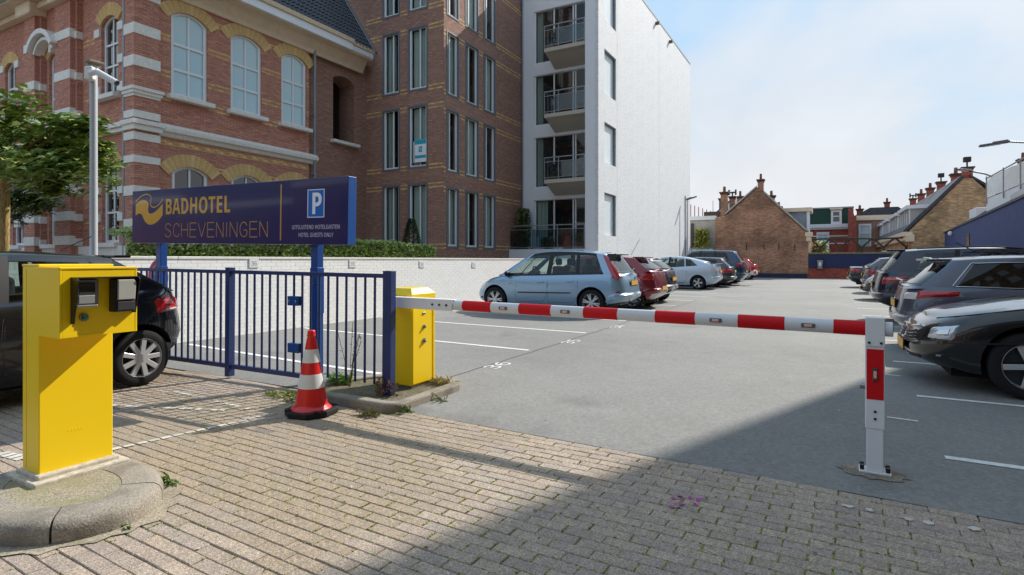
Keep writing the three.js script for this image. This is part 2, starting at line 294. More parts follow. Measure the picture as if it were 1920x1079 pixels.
  const stroke = (p0, p1, w, keep, seed) => {
    const r = rng(seed), A = onGround(...p0), B = onGround(...p1), dx = B[0] - A[0], dz = B[2] - A[2], len = Math.hypot(dx, dz), n = Math.max(2, Math.round(len / 0.0808)), nx = -dz / len * w / 2, nz = dx / len * w / 2;
    for (let i = 0; i < n; i++) {
      if (r() > keep) continue;
      const a = (i + 0.04 + r() * 0.08) / n, b = (i + 0.92 - r() * 0.1) / n, x0 = A[0] + dx * a, z0 = A[2] + dz * a, x1 = A[0] + dx * b, z1 = A[2] + dz * b, k = 0.85 + r() * 0.25;
      lines.push(sheet([[x0 - nx * k, z0 - nz * k], [x1 - nx * k, z1 - nz * k], [x1 + nx, z1 + nz], [x0 + nx, z0 + nz]], 0.0045));
    }
  };
  stroke([205, 845], [498, 780], 0.05, 0.97, 1); stroke([205, 761], [440, 771], 0.06, 0.75, 2); stroke([318, 733], [480, 771], 0.045, 0.7, 3); stroke([0, 850], [45, 862], 0.08, 0.95, 5);
  const bl = mesh('bay_line', join(lines), paint, pav); bl.userData.label = 'worn white bay lines painted across the paving stones';
  const blot = [], br = rng(77);                                  // remains of white paint by the edge of the asphalt
  for (const [px, py, w, h] of [[1591, 951, 26, 7], [1630, 958, 22, 6], [1703, 975, 28, 9], [1742, 982, 28, 9], [1829, 993, 32, 9]]) {
    const pts = []; for (let i = 0; i < 11; i++) { const a = i / 11 * 6.283, k = 0.55 + br() * 0.55, g = onGround(px + Math.cos(a) * w / 2 * k, py + Math.sin(a) * h / 2 * k + Math.cos(a) * w * 0.08); pts.push([g[0], g[2]]); }
    blot.push(sheet(pts, 0.0045));
  }
  mesh('paint_remains', join(blot), paint, pav).userData.label = 'flecks of old white paint on stones near the asphalt edge';
}

// markings of the car park
{
  const paint = grainMaterial({ base: [226, 226, 222], spread: 0.1, size: 0.02, metres: 1, seed: 61, rough: 0.8, bump: 0, blotch: 0.3, blotchColor: [196, 196, 192] });
  const strip = (x0, z0, x1, z1, w = 0.085) => { const l = Math.hypot(x1 - x0, z1 - z0), nx = -(z1 - z0) / l * w / 2, nz = (x1 - x0) / l * w / 2; return sheet([[x0 - nx, z0 - nz], [x1 - nx, z1 - nz], [x1 + nx, z1 + nz], [x0 + nx, z0 + nz]], 0.004); };
  const g = [], P = (a, b, w) => { const A = onGround(...a), B = onGround(...b); g.push(strip(A[0], A[2], B[0], B[2], w)); };
  P([352, 646], [560, 679]); P([560, 679], [716, 702]);
  const ends = [[-7.53, -7.85], [-9.84, -10.1], [-12.24, -12.45]];
  for (const [z1, z0] of ends) g.push(strip(-9.1, z0, -3.88, z1));
  for (let z = -14.65; z > -47; z -= 2.4) g.push(strip(-9.1, z - 0.15, -3.87, z));
  for (const z of [-4.82, -6.87, -9.07, -11.4, -13.8, -16.2, -18.6, -21, -23.4, -25.8, -28.2, -30.6, -33, -35.4, -37.8, -40.2, -42.6, -45]) g.push(strip(z > -5 ? 0.72 : 0.8, z, 5.6, z + 0.1, 0.075));
  P([1664, 783], [1722, 791], 0.035); P([1660, 703], [1690, 706], 0.04);
  structure('bay_lines', join(g), paint, 'white bay lines along both sides of the asphalt lane');
  const font = await new FontLoader().loadAsync('fonts/droid/droid_sans_regular.typeface.json');
  for (const [n, z, x] of [['36', -6.03, -3.57], ['35', -8.45, -3.58], ['34', -10.85, -3.58], ['33', -13.2, -3.58]]) {
    const s = new THREE.ShapeGeometry(font.generateShapes(n, 0.24), 6); s.computeBoundingBox(); const bw = s.boundingBox.max.x - s.boundingBox.min.x;
    s.translate(-s.boundingBox.min.x, 0, 0); s.scale(0.44 / bw, 0.86, 1);
    s.rotateX(-Math.PI / 2); s.rotateY(Math.PI / 2); s.translate(x, 0.004, z);
    structure('bay_number', planar(s), paint, 'white number ' + n + ' painted on the asphalt beside the lane');
  }
  const seamMat = std(0x4e4d4b, 0.9), pts = [], rs = rng(5);      // the bitumen seam between the bays and the lane
  for (let z = -4.6; z > -20; z -= 0.35) pts.push([-3.78 + (rs() - 0.5) * 0.03, z]);
  const w = 0.009, outline = [...pts.map(([x, z]) => [x - w, z]), ...pts.reverse().map(([x, z]) => [x + w * (0.6 + rs() * 0.8), z])];
  structure('asphalt_seam', sheet(outline, 0.003), seamMat);
  const ring = [], rr = rng(9);                                   // patch of mortar round the foot of the arm rest
  for (let i = 0; i < 26; i++) { const a = i / 26 * 6.283, k = 0.8 + rr() * 0.35; ring.push([0.27 + Math.cos(a) * 0.19 * k, -4.25 + Math.sin(a) * 0.13 * k]); }
  structure('mortar_patch', sheet(ring, 0.0045), grainMaterial({ base: [138, 126, 110], spread: 0.3, size: 0.01, metres: 0.4, seed: 66, blotch: 0.5, blotchColor: [92, 86, 78] }));
}

// ---------------------------------------------------------------- white boundary wall along the bays
{
  const X = -9.2, Z0 = -2.4, Z1 = -24.9, H = 1.37, RH = 0.0685, BL = 0.222;
  const t = thing('boundary_wall', 'long low white painted brick wall running behind the bays', 'wall');
  const mortarTone = grainMaterial({ base: [228, 227, 223], spread: 0.04, size: 0.02, metres: 1, seed: 69, rough: 0.85, bump: 0 });
  mesh('core', span(X - 0.24, X - 0.0032, 0, H, Z1, Z0), mortarTone, t);
  const r = rng(31), b = (k) => { const q = rng(70 + k); const g = new RoundedBoxGeometry(0.05, RH - 0.005, BL - 0.006, 1, 0.002).toNonIndexed(); planar(g); const uv = g.attributes.uv, o = q() * 2; for (let i = 0; i < uv.count; i++) uv.setXY(i, uv.getX(i) + o, uv.getY(i) + o * 1.7); return g; };
  const shapes = [0, 1, 2, 3].map(b), mats = [[1, 1, 1], [0.97, 0.97, 0.965], [0.99, 0.985, 0.97]].map((c) => { const m = M.paintedBrick.clone(); m.color.setRGB(...c); return m; });
  const places = [];
  for (let k = 0; k < 20; k++) for (let i = 0; i < 102; i++) {
    const z = Z0 - (i + (k & 1 ? 0.5 : 0)) * BL - BL / 2; if (z < Z1 + 0.1) continue;
    places.push({ z, y: RH * (k + 0.5), dx: (r() - 0.5) * 0.0012, a: r(), seen: z < -4.4 });
  }
  places.sort((p, q) => (q.seen - p.seen) || q.z - p.z);
  const rest = [[], []];
  places.forEach((p, i) => {
    if (i < 300) { const o = mesh('brick', shapes[i % 4], mats[Math.floor(p.a * 3)], t); o.position.set(X - 0.024 + p.dx, p.y, p.z); }
    else rest[i % 2].push({ at: [X - 0.024 + p.dx, p.y, p.z], tint: [1, 0.99, 0.975].map((v) => v * (0.95 + p.a * 0.05)) });
  });
  rest.forEach((p, i) => scatter('bricks', shapes[i], M.paintedBrick, p, t));
  for (let z = Z0; z > Z1 + 0.3; z -= 1.5) mesh('coping_slab', rbox(0.295, 0.045, 1.494, 0.008, X - 0.1325, H + 0.0225, z - 0.75), M.stone, t);
  for (const [n, px, py, w, where] of [['36', 475, 494, 0.2, 'white plate reading 36 on the wall between the two sign posts'], ['35', 660, 495, 0.2, 'white plate reading 35 on the wall above the fence beside the sign post'], ['34', 790, 496, 0.2, 'white plate reading 34 on the wall above the yellow barrier cabinet'], ['33', 888, 497, 0.2, 'white plate reading 33 on the wall near the blue people carrier']]) {
    const p = onX(px, py, X), s = thing('bay_number_plate', where, 'number plate', [X + 0.003, p[1] - 0.085, p[2]], Math.PI / 2, 'bay number plates on the boundary wall');
    mesh('plate', rbox(w, 0.17, 0.012, 0.003, 0, 0.085, 0.006), M.white, s);
    const m = canvasMap(256, 220, (c, W, H2) => { c.fillStyle = '#dfe1e2'; c.fillRect(0, 0, W, H2); c.fillStyle = '#4a4d52'; c.font = '150px sans-serif'; c.textAlign = 'center'; c.textBaseline = 'middle'; c.fillText(n, W / 2, H2 / 2 + 6); });
    const face = new THREE.PlaneGeometry(w - 0.012, 0.158).translate(0, 0.085, 0.0135); mesh('number', face, std(0xffffff, 0.6, { map: m }), s);
  }
}
// ---------------------------------------------------------------- building helpers
// A facade is laid out flat: u to its right, y up, w out of the wall. FX turns that to a wall facing +X whose u runs along -Z, FZ to one facing +Z.
const FX = (X, Z0) => ({ at: [X, 0, Z0], turn: Math.PI / 2, set: (g) => g.rotateY(Math.PI / 2).translate(X, 0, Z0) });
const FZ = (X0, Z) => ({ at: [X0, 0, Z], turn: 0, set: (g) => g.translate(X0, 0, Z) });
function archPath(P, x0, x1, y0, ys, rise) {                     // opening with a shallow arched head
  P.moveTo(x0, y0); P.lineTo(x1, y0); P.lineTo(x1, ys);
  if (rise > 0.001) { const w = x1 - x0, R = (w * w / 4 + rise * rise) / (2 * rise), cy = ys + rise - R, a = Math.asin(w / 2 / R); P.absarc((x0 + x1) / 2, cy, R, Math.PI / 2 - a, Math.PI / 2 + a, false); } else P.lineTo(x0, ys);
  P.lineTo(x0, y0); return P;
}
const extrude = (s, z0, z1, curve = 14) => planar(new THREE.ExtrudeGeometry(s, { depth: z1 - z0, bevelEnabled: false, curveSegments: curve }).translate(0, 0, z0));
function wallWith(u0, u1, y0, y1, thick, openings, top) {
  const s = new THREE.Shape(top ? [[u0, y0], [u1, y0], ...top].map((p) => new THREE.Vector2(...p)) : [[u0, y0], [u1, y0], [u1, y1], [u0, y1]].map((p) => new THREE.Vector2(...p)));
  for (const o of openings) s.holes.push(archPath(new THREE.Path(), o.u0, o.u1, o.y0, o.y1, o.rise ?? 0));
  return extrude(s, -thick, 0);
}
function windowUnit(parent, F, o, { frame = M.windowWhite, pane = M.darkPane, fw = 0.07, depth = 0.16, cols = [0.5], rows = [], bar = 0.045, blind, casing, sill, sillMat = M.stone, curtain } = {}) {
  const w = o.u1 - o.u0, h = o.y1 - o.y0, rise = o.rise ?? 0, g = part('window', parent, F.at, F.turn);
  const c = (o.u0 + o.u1) / 2, list = [];
  const s = archPath(new THREE.Shape(), o.u0 + 0.002, o.u1 - 0.002, o.y0 + 0.002, o.y1, rise); s.holes.push(archPath(new THREE.Path(), o.u0 + fw, o.u1 - fw, o.y0 + fw, o.y1 - fw * 0.3, Math.max(0, rise - fw * 0.3)));
  list.push(extrude(s, -depth, -depth + 0.07));
  for (const k of cols) list.push(span(o.u0 + w * k - bar / 2, o.u0 + w * k + bar / 2, o.y0 + fw, o.y1 + rise * 0.93 - fw * 0.6, -depth + 0.004, -depth + 0.055));
  for (const k of rows) list.push(span(o.u0 + fw, o.u1 - fw, o.y0 + h * k - bar * 0.6, o.y0 + h * k + bar * 0.6, -depth + 0.002, -depth + 0.062));
  mesh('frame', join(list), frame, g);
  mesh('pane', planar(new THREE.ShapeGeometry(archPath(new THREE.Shape(), o.u0 + fw * 0.8, o.u1 - fw * 0.8, o.y0 + fw * 0.8, o.y1 - fw * 0.2, Math.max(0, rise - fw * 0.3)), 10).translate(0, 0, -depth + 0.02)), pane, g);
  if (blind) mesh('blind', planar(new THREE.ShapeGeometry(archPath(new THREE.Shape(), o.u0 + fw * 0.7, o.u1 - fw * 0.7, o.y0 + h * blind, o.y1, rise * 0.9), 10).translate(0, 0, -depth - 0.05)), M.blind, g);
  if (curtain) mesh('curtain', foldedSheet(o.u0 + fw, o.u0 + fw + w * curtain, o.y0 + 0.05, o.y1 - 0.05, -depth - 0.12), M.curtain, g);
  if (casing) { const q = new THREE.Shape([[o.u0 - casing, o.y0 - casing], [o.u1 + casing, o.y0 - casing], [o.u1 + casing, o.y1 + casing], [o.u0 - casing, o.y1 + casing]].map((p) => new THREE.Vector2(...p))); q.holes.push(new THREE.Path([[o.u0 + 0.02, o.y0 + 0.02], [o.u0 + 0.02, o.y1 - 0.02], [o.u1 - 0.02, o.y1 - 0.02], [o.u1 - 0.02, o.y0 + 0.02]].map((p) => new THREE.Vector2(...p)))); mesh('casing', extrude(q, -depth + 0.072, 0.02), M.greyFrame, g); }
  if (sill) mesh('sill', rbox(w + 0.3, 0.14, 0.26 + depth * 0.5, 0.012, c, o.y0 - 0.072, 0.06), sillMat, g);
  return g;
}
function foldedSheet(x0, x1, y0, y1, z) {
  const n = 28, p = []; const X = (i) => lerp(x0, x1, i / n), Zf = (i) => z + Math.sin(i * 1.9) * 0.035;
  for (let i = 0; i < n; i++) p.push(X(i), y0, Zf(i), X(i + 1), y0, Zf(i + 1), X(i + 1), y1, Zf(i + 1), X(i), y0, Zf(i), X(i + 1), y1, Zf(i + 1), X(i), y1, Zf(i));
  const g = new THREE.BufferGeometry(); g.setAttribute('position', new THREE.Float32BufferAttribute(p, 3)); g.computeVertexNormals(); return planar(g);
}
function archBand(x0, x1, ys, rise, t, w0, w1, spread = 0.12) {   // the ring of bricks over an arched opening, its texture running round it
  const w = x1 - x0, R = (w * w / 4 + rise * rise) / (2 * rise), cy = ys + rise - R, a = Math.asin(w / 2 / R) + spread / R, n = 18, p = [], uv = [];
  const pt = (k, r, z) => { const f = lerp(-a, a, k / n); return [(x0 + x1) / 2 + Math.sin(f) * r, cy + Math.cos(f) * r, z]; }, s = (k) => lerp(-a, a, k / n) * (R + t / 2);
  const quad = (A, B, C, D, ua, ub, va, vb) => { p.push(...A, ...B, ...C, ...A, ...C, ...D); uv.push(ua, va, ub, va, ub, vb, ua, va, ub, vb, ua, vb); };
  for (let k = 0; k < n; k++) {
    quad(pt(k, R, w1), pt(k + 1, R, w1), pt(k + 1, R + t, w1), pt(k, R + t, w1), s(k), s(k + 1), 0, t);
    quad(pt(k, R + t, w1), pt(k + 1, R + t, w1), pt(k + 1, R + t, w0), pt(k, R + t, w0), s(k), s(k + 1), 0, w1 - w0);
    quad(pt(k, R, w0), pt(k + 1, R, w0), pt(k + 1, R, w1), pt(k, R, w1), s(k), s(k + 1), 0, w1 - w0);
  }
  quad(pt(0, R, w0), pt(0, R, w1), pt(0, R + t, w1), pt(0, R + t, w0), 0, 0.06, 0, t); quad(pt(n, R, w1), pt(n, R, w0), pt(n, R + t, w0), pt(n, R + t, w1), 0, 0.06, 0, t);
  const g = new THREE.BufferGeometry(); g.setAttribute('position', new THREE.Float32BufferAttribute(p, 3)); g.setAttribute('uv', new THREE.Float32BufferAttribute(uv, 2)); g.computeVertexNormals(); return g;
}
const moulding = (prof, len) => { const s = new THREE.Shape(prof.map((p) => new THREE.Vector2(...p))); return planar(new THREE.ExtrudeGeometry(s, { depth: len, bevelEnabled: false })); }; // profile in x (out), y, pushed along z

// ---------------------------------------------------------------- the red brick building with the white stone bands
{
  const X = -18.2, ZC = -9.45, t = thing('red_brick_building', 'ornate red brick building with white stone bands and arched windows', 'building');
  const F = FX(X, ZC), L = 6.5;                                  // u from the corner away from us
  const up = [[1.02, 2.23], [3.08, 4.32], [5.19, 6.38]];
  const hi = up.map(([a, b]) => ({ u0: a, u1: b, y0: 6.62, y1: 9.17, rise: 0.22 })), lo = up.map(([a, b]) => ({ u0: a + 0.03, u1: b + 0.03, y0: 1.9, y1: 4.18, rise: 0.22 }));
  const passage = { u0: 7.92, u1: 9.15, y0: 6.5, y1: 9.15, rise: 0.2 };
  mesh('wall', F.set(wallWith(0, L + 0.02, 0, 10.3, 0.4, [...hi, ...lo])), M.redBrick, t);
  const wing = wallWith(L + 0.02, 9.89, 0, 10.3, 0.9, [passage]);
  const dim = M.brownBrick; mesh('link_wall', F.set(wing.translate(0, 0, -0.14)), dim, t);
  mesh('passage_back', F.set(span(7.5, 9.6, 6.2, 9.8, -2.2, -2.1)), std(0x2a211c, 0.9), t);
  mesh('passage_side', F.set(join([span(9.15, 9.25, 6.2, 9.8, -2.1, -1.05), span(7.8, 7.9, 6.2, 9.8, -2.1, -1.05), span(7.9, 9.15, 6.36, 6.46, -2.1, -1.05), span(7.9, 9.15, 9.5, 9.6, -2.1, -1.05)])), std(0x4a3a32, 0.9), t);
  mesh('sill', F.set(rbox(1.55, 0.13, 0.3, 0.012, 8.54, 6.43, -0.06)), M.stone, t);
  { const b = new THREE.SphereGeometry(0.16, 16, 10); b.scale(0.7, 1.3, 0.5); mesh('wall_light', F.set(planar(b.translate(8.85, 7.75, -0.16 - 1.86))), std(0x8a8d90, 0.4), t); }
  hi.forEach((o) => { windowUnit(t, F, o, { pane: M.bluePane, rows: [0.34, 0.66], fw: 0.11, depth: 0.12, sill: true, bar: 0.065 }); });
  lo.forEach((o) => { windowUnit(t, F, o, { pane: M.darkPane, rows: [0.6], fw: 0.11, depth: 0.12, bar: 0.06, sill: true, curtain: 0.3 }); });
  [...hi, ...lo].forEach((o) => mesh('brick_arch', F.set(archBand(o.u0, o.u1, o.y1, o.rise, 0.4, -0.02, 0.035, 0.16)), M.voussoir, t));
  // paired courses of yellow brick between the openings
  const seams = [[9.47, 9.33], [8.5, 8.36], [7.35, 7.21], [6.6, 6.46], [4.5, 4.36], [3.4, 3.26]], gaps = [[0.62, 0.86], [2.36, 2.94], [4.46, 5.05], [6.52, 6.5]];
  const strips = [];
  for (const pair of seams) for (const y of pair) for (const [a, b] of [[0.65, 1.01], [2.24, 3.07], [4.33, 5.18], [6.39, 6.5]]) { const k = y > 9.2 || (y < 4.6 && y > 4.2) ? 0.17 : 0; if (b - k > a + k) strips.push(span(a + k, b - k, y - 0.06, y, -0.01, 0.004)); }
  strips.push(span(0.62, L, 5.0, 5.14, -0.01, 0.004));
  for (const g of strips) mesh('brick_course', F.set(g), M.yellowBrick, t);
  // corner pier with stone quoins
  mesh('corner_pier', F.set(span(-0.13, 0.6, 0, 10.3, -0.42, 0.1)), M.redBrick, t);
  for (const [y0, y1] of [[8.18, 8.5], [7.21, 7.53], [5.66, 5.88], [4.98, 5.22], [4.3, 4.52], [3.3, 3.6], [2.3, 2.6], [9.3, 9.62], [0.6, 1.6]]) mesh('stone_band', F.set(rbox(0.79, y1 - y0, 0.56, 0.01, 0.235, (y0 + y1) / 2, -0.157)), M.stone, t);
  mesh('pier_ledge', F.set(join([rbox(0.95, 0.1, 0.72, 0.01, 0.235, 6.53, -0.15), rbox(0.87, 0.1, 0.64, 0.01, 0.235, 6.43, -0.15), rbox(0.79, 0.08, 0.56, 0.01, 0.235, 6.34, -0.15)])), M.stone, t);
  // string course
  const course = moulding([[0, 5.24], [0.06, 5.26], [0.1, 5.36], [0.2, 5.4], [0.22, 5.52], [0.16, 5.54], [0.16, 5.6], [0, 5.66]], L - 0.25);
  mesh('string_course', course.translate(X, 0, ZC - L - 0.35 + 0.02), M.stone, t);
  mesh('string_course', join([rbox(0.94, 0.14, 0.76, 0.01, 0, 0, 0), rbox(0.84, 0.16, 0.66, 0.01, 0, -0.15, 0)].map((g) => F.set(g.translate(0.235, 5.52, -0.13)))), M.stone, t);
  // cornice: soffit boards, gutter and white fascia, then the tiled roof
  const E0 = ZC + 0.75, E1 = ZC - 8.15, EL = E0 - E1;
  mesh('soffit', span(X - 0.3, X + 0.68, 10.2, 10.26, E0, E1 - 1.3), M.creamPaint, t);
  mesh('frieze', moulding([[0, 9.72], [0.1, 9.72], [0.14, 9.86], [0.3, 10.08], [0.34, 10.2], [0, 10.2]], EL + 1.3).translate(X + 0.001, 0, E1 - 1.3), M.creamPaint, t);
  mesh('fascia', rbox(0.14, 0.3, EL, 0.02, X + 0.72, 10.36, (E0 + E1) / 2), std(0xe6e8ea, 0.5), t);
  mesh('gutter', moulding([[0.62, 10.5], [0.86, 10.52], [0.9, 10.66], [0.84, 10.68], [0.8, 10.58], [0.62, 10.57]], EL).translate(X, 0, E1), M.creamPaint, t);
  mesh('fascia', rbox(0.14, 0.22, 1.3, 0.02, X + 0.66, 10.36, E1 - 0.65), std(0xdfe0e2, 0.5), t);
  mesh('gutter', moulding([[0.56, 10.47], [0.78, 10.49], [0.82, 10.6], [0.56, 10.55]], 1.3).translate(X, 0, E1 - 1.3), M.creamPaint, t);
  const rise = Math.tan(56 * Math.PI / 180), roof = part('roof', t), RX = X + 0.7, RZ1 = E1 - 1.35, RZ0 = E0, runs = 6;
  const deck = new THREE.BufferGeometry(); { const a = [RX, 10.55, RZ0], b = [RX, 10.55, RZ1], c = [RX - runs, 10.55 + runs * rise, RZ1], d = [RX - runs, 10.55 + runs * rise, RZ0]; deck.setAttribute('position', new THREE.Float32BufferAttribute([...a, ...b, ...c, ...a, ...c, ...d], 3)); deck.computeVertexNormals(); }
  mesh('roof_deck', planar(deck), M.dark, roof);
  const tile = (() => { const g = new THREE.BufferGeometry(), p = [], n = 6, w = 0.215, l = 0.36; const P = (i, j) => { const s = i / n; return [(s - 0.5) * w, Math.sin(s * Math.PI * 2 - 0.4) * 0.034 + (1 - j) * 0.034 + 0.03, (j - 0.5) * -l]; }; for (let i = 0; i < n; i++) { p.push(...P(i, 0), ...P(i + 1, 0), ...P(i + 1, 1), ...P(i, 0), ...P(i + 1, 1), ...P(i, 1)); const A = P(i, 0), B = P(i + 1, 0); p.push(...[A[0], A[1] - 0.02, A[2]], ...[B[0], B[1] - 0.02, B[2]], ...B, ...[A[0], A[1] - 0.02, A[2]], ...B, ...A); } g.setAttribute('position', new THREE.Float32BufferAttribute(p, 3)); g.computeVertexNormals(); return planar(g); })();
  const tiles = [], tr = rng(99), cosA = Math.cos(56 * Math.PI / 180), sinA = Math.sin(56 * Math.PI / 180);
  for (let k = 0; k < 18; k++) for (let i = 0; i < 46; i++) {
    const d = 0.12 + k * 0.3, z = RZ1 + 0.12 + i * 0.2; if (z > RZ0 || (k > 7 && k < 12 && z > -15.6 && z < -14.6)) continue;
    const v = 0.85 + tr() * 0.3; tiles.push({ at: [RX - d * cosA + 0.02, 10.56 + d * sinA + 0.01, z], turn: [0, 0, 0], q: 1, tint: [v, v, v * 1.03] });
  }
  tile.rotateX(56 * Math.PI / 180).rotateY(Math.PI / 2);
  scatter('roof_tiles', tile, phys(0x22242c, 0.42, { clearcoat: 0.15 }), tiles, roof);
  mesh('verge', join(Array.from({ length: 18 }, (_, k) => { const d = 0.1 + k * 0.31, g = rbox(0.36, 0.09, 0.2, 0.02); return g.rotateZ(-56 * Math.PI / 180).translate(RX - d * cosA + 0.03, 10.62 + d * sinA, RZ1 - 0.06); })), M.galv, roof);
  { const sk = part('roof_window', t, [RX - 2.75 * cosA, 10.6 + 2.75 * sinA, -15.1], 0); sk.rotation.z = -(Math.PI / 2 - (90 - 56) * Math.PI / 180); mesh('frame', rbox(1.5, 0.1, 1.05, 0.02), M.black, sk); mesh('pane', span(-0.62, 0.62, 0.052, 0.058, -0.42, 0.42), std(0x4d5a52, 0.3), sk); }
  mesh('downpipe', join([bar([X + 0.1, 1, ZC - 6.72], [X + 0.1, 10.1, ZC - 6.72], 0.06, 12), ...[2.5, 4.8, 7.2, 9.2].map((y) => rbox(0.18, 0.05, 0.18, 0.01, X + 0.07, y, ZC - 6.72))]), M.galv, t);

  // the shaded wing to the side, with pilasters and tall windows (its face looks towards us)
  const W = FZ(-27.8, -9.45), U = (x) => x + 27.8, side = [
    { u0: U(-20.25), u1: U(-19.25), y0: 6.55, y1: 8.85, rise: 0.22 }, { u0: U(-20.2), u1: U(-19.2), y0: 1.9, y1: 4.2, rise: 0.22 },
    { u0: U(-23.75), u1: U(-22.95), y0: 6.0, y1: 8.35, rise: 0.2 }, { u0: U(-23.75), u1: U(-22.95), y0: 1.9, y1: 3.95, rise: 0.02 },
    { u0: U(-27.25), u1: U(-26.35), y0: 6.0, y1: 8.55, rise: 0.22 }, { u0: U(-26.6), u1: U(-25.7), y0: 1.9, y1: 3.9, rise: 0.02 }];
  mesh('wall', W.set(wallWith(-6, 9.5, 0, 10.3, 0.4, side)), M.redBrick, t);
  side.forEach((o) => windowUnit(t, W, o, { pane: M.darkPane, rows: [0.42, 0.72], fw: 0.09, depth: 0.16, bar: 0.05, sill: true, curtain: 0.25 }));
  side.filter((o) => o.rise > 0.1).forEach((o) => mesh('brick_arch', W.set(archBand(o.u0, o.u1, o.y1, o.rise, 0.4, -0.02, 0.04, 0.02)), M.voussoir, t));
  for (const [a, b] of [[-25.0, -23.95], [-22.75, -21.45]]) {      // pilasters of the middle bay, with a slimmer second face
    mesh('pilaster', W.set(span(U(a), U(b), 0, 10.28, -0.02, 0.16)), M.redBrick, t);
    mesh('pilaster', W.set(span(U(a) + 0.16, U(b) - 0.12, 0, 10.28, 0.158, 0.3)), M.redBrick, t);
    for (const y of [8.75, 7.4, 6.15, 3.65, 2.75, 1.95, 4.6]) {
      mesh('stone_band', W.set(rbox(b - a + 0.04, 0.24, 0.2, 0.01, (U(a) + U(b)) / 2, y, 0.09)), M.stone, t);
      mesh('stone_band', W.set(rbox(b - a - 0.24, 0.3, 0.18, 0.01, (U(a) + U(b)) / 2 + 0.02, y + 0.06, 0.235)), M.stone, t);
    }
  }
  for (const x of [-20.45, -19.05, -26.2, -27.45]) for (const y of [8.62, 7.6, 6.75, 3.55, 2.7]) mesh('stone_band', W.set(rbox(0.32, 0.26, 0.12, 0.01, U(x), y, 0.0)), M.stone, t);
  const wy = []; for (const y of [8.55, 8.4, 7.55, 7.4, 6.6, 4.3, 3.4, 2.6]) for (const [a, b] of [[-21.4, -20.65], [-18.85, -18.4]]) wy.push(span(U(a), U(b), y - 0.06, y, -0.01, 0.004));
  for (const g of wy) mesh('brick_course', W.set(g), M.yellowBrick, t);
  mesh('hood_moulding', W.set(archBand(U(-24.1), U(-22.6), 8.62, 0.42, 0.16, 0.12, 0.5, 0.1)), M.stone, t);
  mesh('hood_moulding', W.set(archBand(U(-23.95), U(-22.75), 8.52, 0.34, 0.1, 0.06, 0.36, 0.06)), M.stone, t);
  mesh('key_stone', W.set(rbox(0.16, 0.55, 0.2, 0.01, U(-23.35), 8.78, 0.06)), M.stone, t);
  mesh('string_course', W.set(join([rbox(15.4, 0.14, 0.3, 0.01, 1.75, 5.5, 0.06), rbox(15.4, 0.12, 0.2, 0.01, 1.75, 5.36, 0.04)])), M.stone, t);
  mesh('plinth', W.set(join([span(-6, 9.4, 0, 1.3, -0.02, 0.08), rbox(15.4, 0.5, 0.16, 0.02, 1.7, 1.55, 0.05)])), M.stone, t);
  mesh('soffit', W.set(join([span(-6, 10.4, 10.31, 10.38, -0.3, 0.8), rbox(16.4, 0.2, 0.3, 0.04, 2.2, 10.2, 0.14), ...[[-24.45], [-22.1]].map(([x]) => rbox(1.1, 0.45, 0.55, 0.06, U(x), 10.1, 0.25))])), M.creamPaint, t);
  mesh('gutter', W.set(rbox(16.4, 0.32, 0.18, 0.04, 2.25, 10.52, 0.86)), std(0x9fb6ae, 0.5), t);
  mesh('downpipe', bar([-18.72, 1, -9.36], [-18.72, 10.2, -9.36], 0.055, 12), M.galv, t);
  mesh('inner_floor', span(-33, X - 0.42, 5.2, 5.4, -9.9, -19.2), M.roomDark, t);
  mesh('inner_wall', join([span(-33, X - 0.42, 0, 10.2, -13.2, -13.1), span(X - 3.2, X - 3.1, 0, 10.2, -19.2, -9.9), span(-33, X - 0.4, 10.4, 10.5, -19.2, -9.9)]), M.roomDark, t);
}

